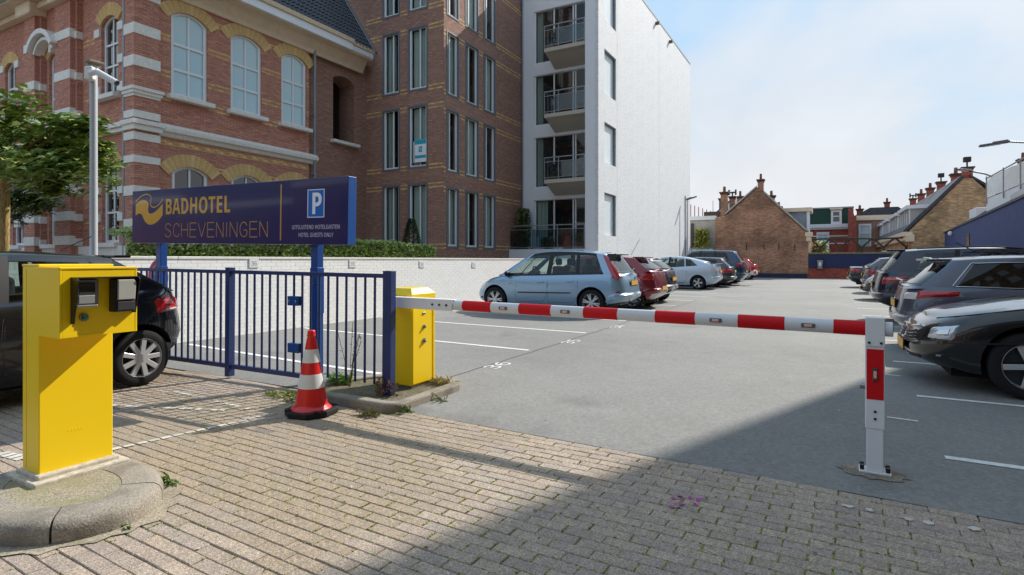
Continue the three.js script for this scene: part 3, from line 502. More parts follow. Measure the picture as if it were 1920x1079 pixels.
// ---------------------------------------------------------------- the dark brick apartment building next to it
const XB = -13.98, ZB = -19.34, XR2 = -18.2;
{
  const t = thing('brown_brick_building', 'dark brown brick apartment building with yellow stripes and tall narrow windows', 'building');
  const A = FZ(XR2, ZB), B = FX(XB, ZB), H = 18.2, rowsA = [[1.96, 4.62], [5.37, 8.0], [8.73, 11.39], [12.18, 14.8], [15.6, 17.5]], rowsB = [[1.93, 4.43], [5.15, 7.74], [8.42, 11.05], [11.8, 14.4], [15.2, 17.5]];
  const colsA = [[0.9, 1.81], [2.35, 3.33]], colsB = [[0.24, 1.08], [1.66, 2.68], [3.2, 4.2]];
  const openA = [], openB = []; for (const [y0, y1] of rowsA) for (const [u0, u1] of colsA) openA.push({ u0, u1, y0, y1 }); for (const [y0, y1] of rowsB) for (const [u0, u1] of colsB) openB.push({ u0, u1, y0, y1 });
  mesh('wall', A.set(wallWith(-6, XB - XR2 - 0.003, 0, H, 0.3, openA)), M.brownBrick, t);
  mesh('wall', B.set(wallWith(0.003, 8.5, 0, H, 0.3, openB)), M.brownBrick, t);
  const look = [{ curtain: 0.5 }, { curtain: 0.86 }, { curtain: 0.4 }, { curtain: 0.86 }];
  openA.forEach((o, i) => windowUnit(t, A, o, { fw: 0.1, depth: 0.13, casing: 0.05, pane: M.glass, bar: 0.06, cols: [0.58], ...look[i % 4] }));
  openB.forEach((o, i) => windowUnit(t, B, o, { fw: 0.1, depth: 0.14, casing: 0.05, pane: M.glass, bar: 0.06, cols: [0.36], ...look[(i + 1) % 4] }));
  const sa = [], sb = [];
  for (const [y0, y1] of rowsA) for (const y of [y0 + 0.1, y1 + 0.04]) for (const dy of [0, -0.16]) for (const [a, b] of [[-0.1, 0.82], [1.89, 2.27], [3.41, XB - XR2 + 0.003]]) sa.push(span(a, b, y + dy - 0.062, y + dy, -0.01, 0.004));
  for (const [y0, y1] of rowsB) for (const y of [y0 + 0.14, y1 + 0.02]) for (const dy of [0, -0.16]) for (const [a, b] of [[-0.003, 0.16], [1.15, 1.58], [2.75, 3.12], [4.27, 6.94]]) sb.push(span(a, b, y + dy - 0.062, y + dy, -0.01, 0.004));
  for (const g of sa) mesh('brick_course', A.set(g), M.yellowBrick, t); for (const g of sb) mesh('brick_course', B.set(g), M.yellowBrick, t);
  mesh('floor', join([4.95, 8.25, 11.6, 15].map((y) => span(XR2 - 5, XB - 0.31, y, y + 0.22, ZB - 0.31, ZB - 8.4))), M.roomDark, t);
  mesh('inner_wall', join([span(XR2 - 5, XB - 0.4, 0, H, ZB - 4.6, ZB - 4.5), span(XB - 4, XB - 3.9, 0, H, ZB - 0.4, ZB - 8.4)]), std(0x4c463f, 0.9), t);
  mesh('roof', span(XR2 - 6, XB + 0.1, H, H + 0.3, ZB + 0.1, ZB - 9), M.slate, t);
  // sale boards hung in one window
  const s = thing('sale_board', 'small white and turquoise board hung in a dark building window', 'sign', [-15.4, 5.55, ZB + 0.05]);
  const bd = canvasMap(128, 160, (c, w, h) => { c.fillStyle = '#eef2f4'; c.fillRect(0, 0, w, h); c.fillStyle = '#2aa7bd'; c.fillRect(0, 0, w, 34); c.fillRect(44, 50, 40, 40); c.fillStyle = '#eef2f4'; c.fillRect(54, 58, 10, 10); c.fillRect(66, 72, 10, 8); c.fillStyle = '#2aa7bd'; c.fillRect(0, 112, w, 22); });
  mesh('board', rbox(0.62, 0.98, 0.04, 0.005, 0.24, 0.5, 0), M.white, s); mesh('print', new THREE.PlaneGeometry(0.6, 0.96).translate(0.24, 0.5, 0.0215), std(0xffffff, 0.5, { map: bd }), s); mesh('board', rbox(0.03, 0.9, 0.3, 0.005, -0.1, 0.45, -0.1), M.white, s);
}

// ---------------------------------------------------------------- the white apartment building
{
  const t = thing('white_building', 'tall white apartment building with balconies and a blank painted brick side', 'building');
  const XS = -9.2, ZF = -24.89, ZR = -26.29, H = 16.6, S = FX(XS, ZF), D = 20.4;
  const blind = [[9.35, 11.47], [6.05, 7.98], [2.55, 4.6], [12.86, 15.2]].map(([y0, y1]) => ({ u0: 0.82, u1: 2.55, y0, y1 }));
  const lower = wallWith(0, D, 0, H, 0.18, blind, [[D, 16.62], [0, 16.2]]);
  mesh('side_wall', S.set(lower), M.whiteBrick, t);
  for (const o of blind) { const g = part('window', t, S.at, S.turn); mesh('pane', span(o.u0 - 0.02, o.u1 + 0.02, o.y0 - 0.02, o.y1 + 0.02, -0.17, -0.16), std(0xdfe8ea, 0.35), g); mesh('frame', join([span(o.u0, o.u1, o.y1 - 0.05, o.y1 - 0.003, -0.158, -0.06), span(o.u1 - 0.05, o.u1 - 0.003, o.y0, o.y1 - 0.05, -0.158, -0.06)]), M.greyFrame, g); }  // frame here is two grey strips, top and right only, giving a dark reveal
  mesh('fin_wall', span(-9.86, XS - 0.181, 0, 16.3, ZF - 0.002, ZR), M.whiteRender, t);
  mesh('parapet', S.set(prism([[0, 16.2], [D, 16.62], [D, 16.72], [0, 16.3]], 0.5).translate(0, 0, 0.02)), M.galv, t);
  for (const u of [2.72, 11.0]) mesh('expansion_joint', S.set(span(u - 0.012, u + 0.012, 0.02, 16.1, -0.01, 0.0025)), std(0xb4b6b8, 0.9), t);
  for (const u of [10.2, 13.65]) mesh('roof_outlet', S.set(clean(new THREE.CylinderGeometry(0.11, 0.11, 0.3, 12).rotateX(Math.PI / 2).translate(u, 16.05 + u * 0.004, 0.08))), std(0x6b5a4a, 0.6), t);
  mesh('corner_trim', S.set(bar([D - 1.9, 0.3, 0.05], [D - 1.9, 6.2, 0.05], 0.035, 8)), M.galv, t);
  // recessed front with four bays above one another
  const F = FZ(-13.98, ZR), floors = [[11.52, 14.27], [8.3, 10.94], [5.08, 7.72], [1.95, 4.47]];
  mesh('front_wall', F.set(wallWith(0, 4.14, 0, 16.3, 0.3, floors.map(([y0, y1]) => ({ u0: 0.72, u1: 4.02, y0, y1 })))), M.whiteRender, t);
  mesh('rain_pipe', bar([-13.9, 0.4, ZR + 0.06], [-13.9, 16, ZR + 0.06], 0.045, 10), M.galv, t);
  floors.forEach(([y0, y1], i) => {
    const o = { u0: 0.72, u1: 4.02, y0, y1 };
    windowUnit(t, F, o, { frame: M.offWhite, pane: M.glass, fw: 0.09, depth: 0.14, cols: [0.34, 0.66, 0.7], bar: 0.07, curtain: i === 3 ? 0.18 : 0.1 });
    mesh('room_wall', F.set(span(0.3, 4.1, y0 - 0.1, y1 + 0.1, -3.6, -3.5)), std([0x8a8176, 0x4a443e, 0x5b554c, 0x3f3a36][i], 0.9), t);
    mesh('room_floor', F.set(span(0.2, 4.14, y0 - 0.2, y0 - 0.05, -3.5, -0.31)), std(0x6f6252, 0.8), t);
    if (i < 3) {
      const b = part('balcony', t), y = y0 + 0.1, x0 = -12.05, x1 = -9.87, z0 = ZR - 0.001 + 0.003, z1 = -25.0;
      mesh('balcony_slab', prism([[0, y + 0.12], [1.28, y + 0.12], [1.28, y - 0.06], [0.95, y - 0.12], [0, y - 0.55]], x1 - x0).rotateY(-Math.PI / 2).translate(x0, 0, z0), std(0xb9b2a6, 0.85), b);
      const rails = []; for (const x of [x0 + 0.03, x0 + 0.78, x1 - 0.06]) rails.push(span(x - 0.02, x + 0.02, y + 0.12, y + 1.16, z1 - 0.02, z1 + 0.02));
      rails.push(span(x0, x1, y + 1.16, y + 1.21, z1 - 0.03, z1 + 0.03), span(x0, x1, y + 0.96, y + 0.99, z1 - 0.012, z1 + 0.012), span(x0, x1, y + 0.2, y + 0.23, z1 - 0.012, z1 + 0.012), span(x0, x0 + 0.05, y + 1.162, y + 1.208, ZR, z1 - 0.03), span(x0 + 0.01, x0 + 0.04, y + 0.2, y + 0.23, ZR, z1 - 0.02));
      for (const z of [-25.4, -25.85]) rails.push(span(x0 + 0.01, x0 + 0.05, y + 0.12, y + 1.16, z - 0.02, z + 0.02));
      mesh('balcony_rail', join(rails), M.galv, b);
      mesh('glass_panel', join([span(x0 + 0.06, x0 + 0.75, y + 0.23, y + 0.95, z1 - 0.005, z1 + 0.005), span(x0 + 0.81, x1 - 0.09, y + 0.23, y + 0.95, z1 - 0.005, z1 + 0.005)]), M.railGlass, b);
    }
  });
  mesh('rear_wall', span(-13.9, XS - 0.2, 0, 16.3, ZF - D, ZF - D + 0.3), M.whiteRender, t);
  mesh('roof', span(-13.9, XS - 0.19, 16.2, 16.28, ZR - 0.3, ZF - D + 0.3), M.slate, t);
  mesh('side_inner', span(-13.98, -13.9, 0, 16.2, ZR - 0.31, ZF - D), M.whiteRender, t);
  // low terrace in front of the ground floor
  const w = thing('terrace', 'ground floor terrace with glass railing before the white building', 'terrace');
  mesh('base_wall', span(-14.1, -9.88, 0, 1.9, -24.95, -25.15), M.whiteRender, w); mesh('paving', span(-13.97, -9.88, 1.5, 1.6, ZR + 0.005, -25.15), M.greyConcrete, w);
  const posts = [-14.05, -12.75, -11.35, -9.95];
  mesh('railing', join([...posts.map((x) => span(x - 0.02, x + 0.02, 1.9, 3.05, -25.07, -25.03)), span(-14.08, -9.9, 3.05, 3.1, -25.08, -25.02), span(-14.07, -9.93, 2.86, 2.89, -25.062, -25.038), span(-14.07, -9.93, 1.97, 2.0, -25.062, -25.038)]), M.galv, w);
  for (let i = 0; i < 3; i++) mesh('glass_panel', span(posts[i] + 0.03, posts[i + 1] - 0.03, 2.0, 2.86, -25.055, -25.045), M.railGlass, w);
}
// ---------------------------------------------------------------- beyond the lot: gabled houses, the street between them, the far houses
function chimney(parent, x, y0, y1, z, w, mat, pot = 1, name = 'chimney') {
  const c = part(name, parent);
  mesh('stack', join([box(w, y1 - y0, w * 1.1, x, (y0 + y1) / 2, z)]), mat, c);
  mesh('cap', join([rbox(w * 1.45, 0.1, w * 1.5, 0.02, x, y1 + 0.05, z), rbox(w * 1.2, 0.12, w * 1.25, 0.02, x, y1 - 0.06, z)]), std(0x5a4236, 0.9), c);
  if (pot === 1) mesh('pot', clean(new THREE.CylinderGeometry(w * 0.2, w * 0.24, 0.45, 10).translate(x, y1 + 0.32, z)), std(0x7a4a38, 0.85), c);
  if (pot === 2) mesh('cowl', join([clean(new THREE.CylinderGeometry(0.05, 0.05, 0.4, 8).translate(x, y1 + 0.3, z)), box(w * 0.75, w * 0.62, w * 0.75, x, y1 + 0.62, z)]), std(0x33302e, 0.8), c);
  if (pot === 3) mesh('cowl', join([bar([x, y1 + 0.1, z], [x, y1 + 0.35, z], 0.06), bar([x - 0.26, y1 + 0.42, z], [x + 0.26, y1 + 0.42, z], 0.07), bar([x - 0.26, y1 + 0.2, z], [x - 0.26, y1 + 0.65, z], 0.07), bar([x + 0.26, y1 + 0.2, z], [x + 0.26, y1 + 0.65, z], 0.07)]), std(0x3a4038, 0.7), c);
  return c;
}
const ZE = -48;
{ // gable house at the end on the side of the white building
  const t = thing('gable_house', 'brown brick gable house with one chimney on its ridge and a blank end wall', 'house');
  const out = [[-7.74, 0], [-1.1, 0], [-1.1, 3.3], [-1.3, 3.56], [-4.2, 6.6], [-4.66, 6.98], [-6.92, 5.0], [-7.74, 4.82]];
  mesh('end_wall', prism(out, 0.35).translate(0, 0, ZE), M.oldBrick, t);
  const roofSide = (a, b, name) => { const n = [-(b[1] - a[1]), b[0] - a[0]], l = Math.hypot(...n), k = 0.12; mesh(name, prism([a, b, [b[0] + n[0] / l * k, b[1] + n[1] / l * k], [a[0] + n[0] / l * k, a[1] + n[1] / l * k]], 26).translate(0, 0, ZE + 0.06), M.slate, t); };
  roofSide([-6.95, 5.0], [-4.6, 7.02], 'roof_slope'); roofSide([-4.3, 6.72], [-1.15, 3.46], 'roof_slope');
  mesh('verge', join([prism([[-7.0, 5.02], [-4.66, 7.06], [-4.66, 7.2], [-7.0, 5.16]], 0.16).translate(0, 0, ZE + 0.12), prism([[-4.22, 6.66], [-1.15, 3.48], [-1.1, 3.6], [-4.2, 6.82]], 0.16).translate(0, 0, ZE + 0.12)]), M.greyConcrete, t);
  mesh('base_band', span(-7.7, -1.15, 0, 0.34, ZE - 0.1, ZE + 0.06), std(0x1e2749, 0.6), t);
  const an = []; for (const x of [-5.41, -4.14, -3.1, -2.0]) an.push(span(x - 0.025, x + 0.025, 2.15, 2.65, ZE, ZE + 0.03)); mesh('wall_anchors', join(an), M.black, t);
  mesh('eaves', join([rbox(0.5, 0.34, 0.6, 0.03, -1.05, 3.3, ZE - 0.2), rbox(0.34, 0.4, 0.5, 0.03, -1.05, 2.98, ZE - 0.2), span(-1.1, -0.95, 0, 2.8, ZE - 0.4, ZE - 0.1)]), M.creamPaint, t);
  mesh('street_wall', span(-1.4, -1.1, 0, 3.3, ZE - 26, ZE - 0.36), M.farRed, t);
  const d = part('dormer', t); mesh('dormer_wall', span(-3.2, -1.2, 3.6, 5.1, ZE - 3.6, ZE - 0.9), std(0x8b98a2, 0.7), d); mesh('dormer_roof', span(-3.4, -0.85, 5.1, 5.4, ZE - 3.8, ZE - 0.7), M.creamPaint, d); mesh('dormer_window', span(-1.19, -1.15, 3.9, 4.9, ZE - 3.3, ZE - 1.2), M.palePane, d); mesh('dormer_post', join([span(-1.22, -1.0, 3.4, 5.1, ZE - 0.98, ZE - 0.8)]), M.white, d);
  chimney(t, -4.4, 6.3, 7.6, ZE - 0.3, 0.42, M.oldBrick, 1);
  chimney(t, -7.15, 4.4, 6.8, ZE - 0.6, 0.5, M.oldBrick, 1); chimney(t, -6.7, 4.6, 6.55, ZE - 1.8, 0.42, M.oldBrick, 3); chimney(t, -6.3, 5.2, 6.7, ZE - 3.5, 0.44, M.oldBrick, 1);
  chimney(t, -4.3, 5.5, 7.2, ZE - 9, 0.55, M.oldBrick, 1); chimney(t, -4.0, 5.5, 6.6, ZE - 14, 0.5, M.oldBrick, 1);
}
{ // grey garage wall between them, with railing and shrub
  const t = thing('garden_wall', 'pale grey concrete wall with a light coping beside the gable house', 'wall');
  mesh('panel', span(-11.8, -7.78, 0, 4.65, ZE - 0.5, ZE - 0.2), M.greyConcrete, t); mesh('coping', span(-11.8, -7.76, 4.66, 4.98, ZE - 0.6, ZE - 0.1), M.white, t);
  mesh('dark_post', span(-9.7, -9.5, 0, 4.4, ZE - 0.19, ZE - 0.02), std(0x4a4340, 0.8), t);
  const r = thing('glass_fence', 'low fence of pale glass panels beside the end of the white building', 'fence');
  const fx = []; for (let i = 0; i < 6; i++) fx.push(-9.9 + i * 0.42);
  mesh('frame', join([...fx.map((x) => span(x - 0.02, x + 0.02, 0.2, 2.3, ZE + 0.7, ZE + 0.75)), span(-9.95, -7.75, 2.3, 2.36, ZE + 0.68, ZE + 0.77)]), M.galv, r);
  for (let i = 0; i < 5; i++) mesh('glass_panel', span(fx[i] + 0.03, fx[i + 1] - 0.03, 0.4, 2.25, ZE + 0.715, ZE + 0.73), std(0xb7c6c4, 0.2), r);
  const s = thing('roof_poles', 'row of thin red poles on a flat roof behind the concrete wall', 'poles');
  mesh('pole', join(Array.from({ length: 6 }, (_, i) => bar([-10.5 + i * 0.34, 4.6, -52], [-10.5 + i * 0.34, 6.35 - i * 0.13, -52], 0.04, 6))), std(0xb26a5a, 0.7), s); mesh('roof_edge', span(-9.3, -7.2, 5, 5.6, -52.3, -51.6), std(0x54453f, 0.8), s);
  mesh('mast', bar([-8.6, 5.5, -52], [-8.6, 6.6, -52], 0.03, 6), M.greyPole, s);
  const h = thing('white_roof_house', 'white gabled roof piece showing behind the brick chimneys', 'house');
  mesh('wall', prism([[-9.2, 4], [-6, 4], [-6, 5.9], [-7.3, 7.2], [-8.2, 6.6], [-9.2, 5.5]], 0.5).translate(0, 0, -56), M.white, h); mesh('roof', prism([[-9.3, 5.5], [-7.3, 7.22], [-7.3, 7.36], [-9.3, 5.64]], 0.7).translate(0, 0, -55.9), M.slate, h); chimney(h, -8.5, 6, 7.1, -56.3, 0.45, std(0x4d5058, 0.8), 0);
}
{ // far wall of the lot
  const t = thing('far_wall', 'low brick wall with dark blue boards closing off the end of the lane', 'wall');
  mesh('brick_base', span(-1.08, 7.4, 0, 0.8, ZE - 0.25, ZE - 0.02), M.farRed, t);
  for (let i = 0; i < 4; i++) mesh('board', span(-1.08 + i * 2.05, -1.08 + i * 2.05 + 2.043, 0.78, 1.8, ZE - 0.2, ZE + 0.02), std(0x1d2a56, 0.6), t);
  mesh('coping', rbox(8.5, 0.14, 0.34, 0.03, 3.16, 1.87, ZE - 0.1), grainMaterial({ base: [130, 120, 92], spread: 0.3, size: 0.1, metres: 2, seed: 90, blotch: 0.6, blotchColor: [96, 96, 60] }), t);
  const b = thing('litter_bin', 'grey litter bin with a pale sticker hung on the dark blue far wall', 'bin', [-0.31, 0.72, ZE + 0.2]);
  mesh('body', prism([[-0.14, 0], [0.14, 0], [0.2, 0.66], [-0.2, 0.66]], 0.3, 0.02).translate(0, 0, 0.15), M.galv, b); mesh('lid', join([rbox(0.42, 0.05, 0.34, 0.015, 0, 0.74, 0), span(-0.19, -0.16, 0.66, 0.74, -0.12, 0.12), span(0.16, 0.19, 0.66, 0.74, -0.12, 0.12)]), M.black, b); mesh('sticker', span(-0.08, 0.08, 0.22, 0.5, 0.151, 0.156), M.white, b);
  // clipped trees trained along the wall
  const tr = thing('trained_tree', 'row of bare trained trees with forked limbs above the far wall', 'trained trees');
  const limbs = []; for (let i = 0; i < 6; i++) { const x = -0.3 + i * 1.35, z = ZE - 1.2; limbs.push(bar([x, 0, z], [x, 2.4, z], 0.1, 6, 0.08), bar([x, 2.3, z], [x - 0.62, 2.95, z], 0.07, 6), bar([x, 2.3, z], [x + 0.62, 2.95, z], 0.07, 6)); }
  limbs.push(tube([[-1.3, 2.95, ZE - 1.2], [1, 3.0, ZE - 1.2], [3.4, 2.93, ZE - 1.2], [5.2, 2.98, ZE - 1.2], [6.8, 2.9, ZE - 1.2]], 0.07, 6)); mesh('trunk', join(limbs), std(0x4a4434, 0.95), tr);
}
{ // gable house on the other side of the street, with its row of dormers behind
  const t = thing('gable_house', 'tan brick gable house with dark slate roof and five chimneys behind the blue wall', 'house'), ZG = ZE;
  const out = [[5.3, 0], [10.2, 0], [10.2, 5.4], [9.4, 5.95], [8.66, 6.85], [8.15, 6.85], [5.16, 3.4], [5.3, 3.3]];
  mesh('end_wall', prism(out, 0.35).translate(0, 0, ZG), M.tanBrick, t);
  mesh('roof_slope', prism([[4.95, 3.3], [8.2, 6.95], [8.05, 7.08], [4.8, 3.42]], 46).translate(0, 0, ZG + 0.08), M.slate, t);
  mesh('roof_slope', prism([[8.5, 6.98], [10.6, 5.3], [10.66, 5.42], [8.5, 7.12]], 46).translate(0, 0, ZG + 0.08), M.slate, t);
  mesh('eaves', join([span(4.75, 5.35, 3.05, 3.35, ZG - 40, ZG + 0.1), span(4.9, 5.35, 2.75, 3.05, ZG - 40, ZG - 0.02), rbox(0.5, 0.5, 0.3, 0.03, 5.2, 2.9, ZG + 0.02)]), M.creamPaint, t);
  mesh('street_wall', span(5.2, 5.5, 0, 2.75, ZG - 40, ZG - 0.36), M.tanBrick, t);
  for (let i = 0; i < 5; i++) {
    const z0 = ZG - 0.6 - i * 7.2, d = part('dormer', t);
    mesh('dormer_wall', span(5.3, 8, 3.36, 5.0, z0 - 5.6, z0), std(0xa7a8a8, 0.7), d); mesh('dormer_roof', span(5.05, 8.1, 5.0, 5.25, z0 - 5.8, z0 + 0.15), M.white, d);
    for (let k = 0; k < 4; k++) mesh('dormer_window', span(5.27, 5.29, 3.6, 4.85, z0 - 0.3 - k * 1.35, z0 - 1.3 - k * 1.35), M.darkPane, d);
    for (let k = 0; k < 5; k++) mesh('dormer_post', span(5.22, 5.295, 3.45, 4.99, z0 - 0.02 - k * 1.35, z0 - 0.26 - k * 1.35), M.white, d);
  }
  const st = []; for (let i = 0; i < 9; i++) st.push(span(5.15, 5.19, 0, 2.7, ZG - 1.5 - i * 4, ZG - 1.75 - i * 4)); mesh('door_frames', join(st), M.creamPaint, t);
  chimney(t, 8.42, 6.6, 7.55, ZG - 0.35, 0.52, M.farRed, 2);
  for (const [z, y, p] of [[-52, 8.1, 1], [-58, 8.25, 2], [-63.5, 8.35, 1], [-69, 8.4, 1], [-75, 8.5, 3]]) chimney(t, 8.4, 6.3, y - 0.5, z, 0.52, M.farRed, p);
}
{ // houses closing the street
  const t = thing('green_roof_house', 'red brick house with white bands and a green mansard roof at the street end', 'house'), Z = -75;
  mesh('wall', span(-3.2, 2.68, 0, 5.1, Z - 5, Z), M.farRed, t); mesh('side_wall', span(2.3, 3.0, 0, 6.2, Z + 0.02, Z + 3.2), M.farRed, t);
  mesh('cornice', join([rbox(6.2, 0.42, 0.5, 0.04, -0.2, 5.32, Z + 0.16), rbox(6.1, 0.14, 0.3, 0.03, -0.2, 4.98, Z + 0.08)]), M.white, t);
  mesh('mansard', prism([[-3.2, 5.5], [3.2, 5.5], [2.7, 7.35], [-3.2, 7.35]], 4.5).translate(0, 0, Z - 0.1), std(0x1e4234, 0.75), t); mesh('roof_edge', span(-3.3, 2.9, 7.35, 7.5, Z - 4.6, Z), M.galv, t);
  mesh('bands', join([rbox(5.9, 0.12, 0.1, 0.01, -0.3, 4.15, Z + 0.03), rbox(5.9, 0.12, 0.1, 0.01, -0.3, 3.3, Z + 0.03), rbox(1.3, 0.12, 0.1, 0.01, 1.1, 2.05, Z + 0.03)]), M.white, t);
  const w = part('window', t); mesh('frame', join([span(-0.85, -0.7, 2.2, 4.5, Z, Z + 0.12), span(0.3, 0.45, 2.2, 4.5, Z, Z + 0.12), span(-0.85, 0.45, 4.35, 4.62, Z + 0.001, Z + 0.16), span(-0.7, 0.3, 2.2, 2.32, Z, Z + 0.12), span(-0.24, -0.16, 2.32, 4.35, Z, Z + 0.1)]), M.white, w); mesh('pane', span(-0.7, 0.3, 2.32, 4.35, Z + 0.002, Z + 0.03), M.bluePane, w);
  const d = part('dormer', t); mesh('dormer_wall', span(0.62, 1.7, 5.55, 7.2, Z - 1, Z + 0.16), M.white, d); mesh('dormer_roof', rbox(1.3, 0.16, 1.4, 0.03, 1.16, 7.26, Z - 0.3), M.creamPaint, d); mesh('dormer_window', join([span(0.85, 1.46, 5.8, 6.35, Z + 0.162, Z + 0.18), span(0.85, 1.46, 6.5, 6.9, Z + 0.162, Z + 0.18)]), M.darkPane, d);
  mesh('orange_chimney', rbox(0.5, 1.0, 0.5, 0.03, 2.55, 6.6, Z + 1.5), M.farRed, t);
  chimney(t, 3.6, 5.5, 7.3, Z - 3, 0.6, M.farRed, 1);
  const b = thing('brown_house', 'dark brown brick house with one tall white window at the street end', 'house'), Y = -74;
  mesh('wall', span(2.95, 8, 0, 5.8, Y - 5, Y), M.brownBrick, b); mesh('cornice', join([span(2.75, 8, 5.8, 6.1, Y - 5, Y + 0.25), span(2.9, 8, 6.1, 6.35, Y - 4.8, Y)]), M.creamPaint, b);
  mesh('roof', prism([[2.9, 6.35], [8, 6.35], [7, 7.2], [4.4, 7.2]], 4.5).translate(0, 0, Y - 0.2), M.slate, b);
  const x = part('window', b); mesh('frame', join([span(3.3, 3.45, 2.9, 5.4, Y, Y + 0.12), span(4.35, 4.5, 2.9, 5.4, Y, Y + 0.12), span(3.45, 4.35, 5.2, 5.4, Y, Y + 0.12), span(3.45, 4.35, 4.3, 4.42, Y, Y + 0.1)]), M.white, x); mesh('pane', span(3.45, 4.35, 2.9, 5.2, Y + 0.004, Y + 0.03), M.bluePane, x);
  mesh('drain_pipe', bar([3.02, 0, Y + 0.08], [3.02, 5.8, Y + 0.08], 0.06, 6), M.galv, b);
  chimney(b, 6.2, 6.8, 7.9, Y - 3, 0.5, M.farRed, 1);
}
{ // the dark blue rendered building along the bays on the other side
  const t = thing('blue_building', 'long low building with a dark blue rendered wall and a sloping glossy roof edge', 'building');
  const A = [7.05, -47.3], B = [5.9, -24.4], dx = B[0] - A[0], dz = B[1] - A[1], l = Math.hypot(dx, dz), turn = Math.atan2(-dz, dx) ;
  const m = new THREE.Matrix4().makeRotationY(turn).setPosition(A[0], 0, A[1]), set = (g) => g.applyMatrix4(m);  // local x runs towards us along the wall, +z into the lot side
  const blueWall = grainMaterial({ base: [52, 66, 112], spread: 0.1, size: 0.15, metres: 3, seed: 95, rough: 0.7, bump: 0.001, blotch: 0.35, blotchColor: [60, 76, 122] });
  const side = -1;
  mesh('wall', set(prism([[0, 0], [l, 0], [l, 3.5], [0, 3.15]], 0.3).translate(0, 0, side < 0 ? 0.0 : 0.3)), blueWall, t);
  mesh('coping', set(prism([[-0.05, 3.15], [l, 3.5], [l, 3.6], [-0.05, 3.25]], 0.4).translate(0, 0, 0.06)), std(0x232a44, 0.5), t);
  mesh('roof', set(prism([[0, 3.26], [l, 3.61], [l, 4.25], [0, 3.4]], 3).translate(0, 0, -0.5)), phys(0x2b3558, 0.35, { clearcoat: 0.4 }), t);
  mesh('window', set(span(9.6, 10.5, 2.0, 2.75, 0.001, 0.03)), M.darkPane, t);
  { const e = part('wall_light', t); mesh('lamp_body', set(planar(new THREE.SphereGeometry(0.14, 12, 8).translate(3.9, 3.0, 0.1))), M.white, e); }
  mesh('roof_box', set(rbox(2.2, 0.5, 1.2, 0.03, 8.2, 3.9, -1.0)), M.white, t);
  const r = thing('roof_terrace', 'roof terrace with glass railing and a pale wooden screen above the blue building', 'terrace');
  const g = (q) => q.applyMatrix4(new THREE.Matrix4().makeRotationY(Math.PI / 2).setPosition(7.0, 0, -27)); // x runs away from us along the terrace edge
  mesh('edge_wall', g(prism([[-4, 3.6], [7.3, 3.6], [7.3, 4.25], [-4, 4.35]], 0.3)), M.white, r);
  mesh('railing', g(join([...[-3, -0.6, 1.8, 4.2, 7.1].map((x) => bar([x, 4.0, -0.34], [x, 5.3, -0.34], 0.028, 8)), bar([-4, 5.32, -0.34], [7.2, 5.2, -0.34], 0.03, 8)])), M.galv, r);
  for (const [a, b] of [[-2.9, -0.7], [-0.5, 1.7], [1.9, 4.1], [4.3, 7.0]]) mesh('glass_panel', g(span(a, b, 4.3, 5.15, -0.345, -0.335)), M.railGlass, r);
  for (let i = 0; i < 26; i++) mesh('screen_board', g(span(-4 + i * 0.42, -3.62 + i * 0.42, 4.2, 5.15, 1.16, 1.2)), M.woodPale, r);
  const k = thing('slate_roof_house', 'house with a dark reddish roof and brick chimneys behind the roof terrace', 'house');
  mesh('roof', prism([[9.5, 4.5], [16, 4.5], [16, 8.2], [11.6, 8.0]], 6).translate(0, 0, -52), std(0x5b4548, 0.7), k); mesh('wall', span(9.6, 16, 0, 4.5, -58, -52), M.tanBrick, k);
  chimney(k, 12.4, 7.5, 8.5, -53, 0.5, M.farRed, 1); chimney(k, 13.6, 7.8, 9.0, -50.5, 0.8, M.farRed, 1);
}
{ // the tall block beside the lot, outside the picture, whose shadow crosses the lane
  const t = thing('neighbour_building', 'tall brick apartment block standing beside the lot outside the picture', 'building');
  const F = 6.35, Z0 = -22.7, Z1 = 22; mesh('wall', span(F, F + 14, 0, 19.5, Z0, Z1), M.tanBrick, t);
  const w = []; for (let k = 0; k < 5; k++) for (let i = 0; i < 12; i++) w.push(span(F - 0.03, F + 0.01, 1.6 + k * 3.4, 3.6 + k * 3.4, Z0 + 2 + i * 3.4, Z0 + 3.7 + i * 3.4)); mesh('windows', join(w), M.darkPane, t);
  mesh('cornice', span(F - 0.1, F + 14.1, 19.5, 19.8, Z0 - 0.1, Z1 + 0.1), M.stone, t);
}
{ // the sunlit houses across the street behind the camera, which the sign, the windows and the cars mirror
  const street = [0, 1, 2].map((i) => { const m = M.brownBrick.clone(); m.color.setRGB(...[[0.5, 0.5, 0.62], [0.55, 0.46, 0.5], [0.42, 0.44, 0.56]][i]); return m; });
  for (let i = 0; i < 6; i++) {
    const x0 = -64 + i * 11.6, x1 = x0 + 11.6, Z = 16, H = [5.6, 6.2, 5.4, 6.4, 5.8, 6.1][i], m = street[i % 3];
    const t = thing('street_house', ['first dark brick', 'tall red brick', 'low dark brick', 'tallest red brick', 'mottled brick', 'last dark brick'][i] + ' house across the street outside the picture', 'house');
    mesh('wall', span(x0, x1 - 0.02, 0, H, Z, Z + 9), m, t); mesh('roof', prism([[0, H], [9, H], [7, H + 2.0], [2, H + 2.0]], 11.58).rotateY(-Math.PI / 2).translate(x0, 0, Z), M.slate, t); mesh('cornice', span(x0, x1 - 0.03, H - 0.5, H - 0.1, Z - 0.25, Z - 0.003), M.white, t);
    for (let k = 0; k < 2; k++) for (let j = 0; j < 4; j++) mesh('window', span(x0 + 1.3 + j * 2.6, x0 + 2.6 + j * 2.6, 0.9 + k * 2.75, 2.7 + k * 2.75, Z - 0.02, Z + 0.01), M.darkPane, t);
  }
}
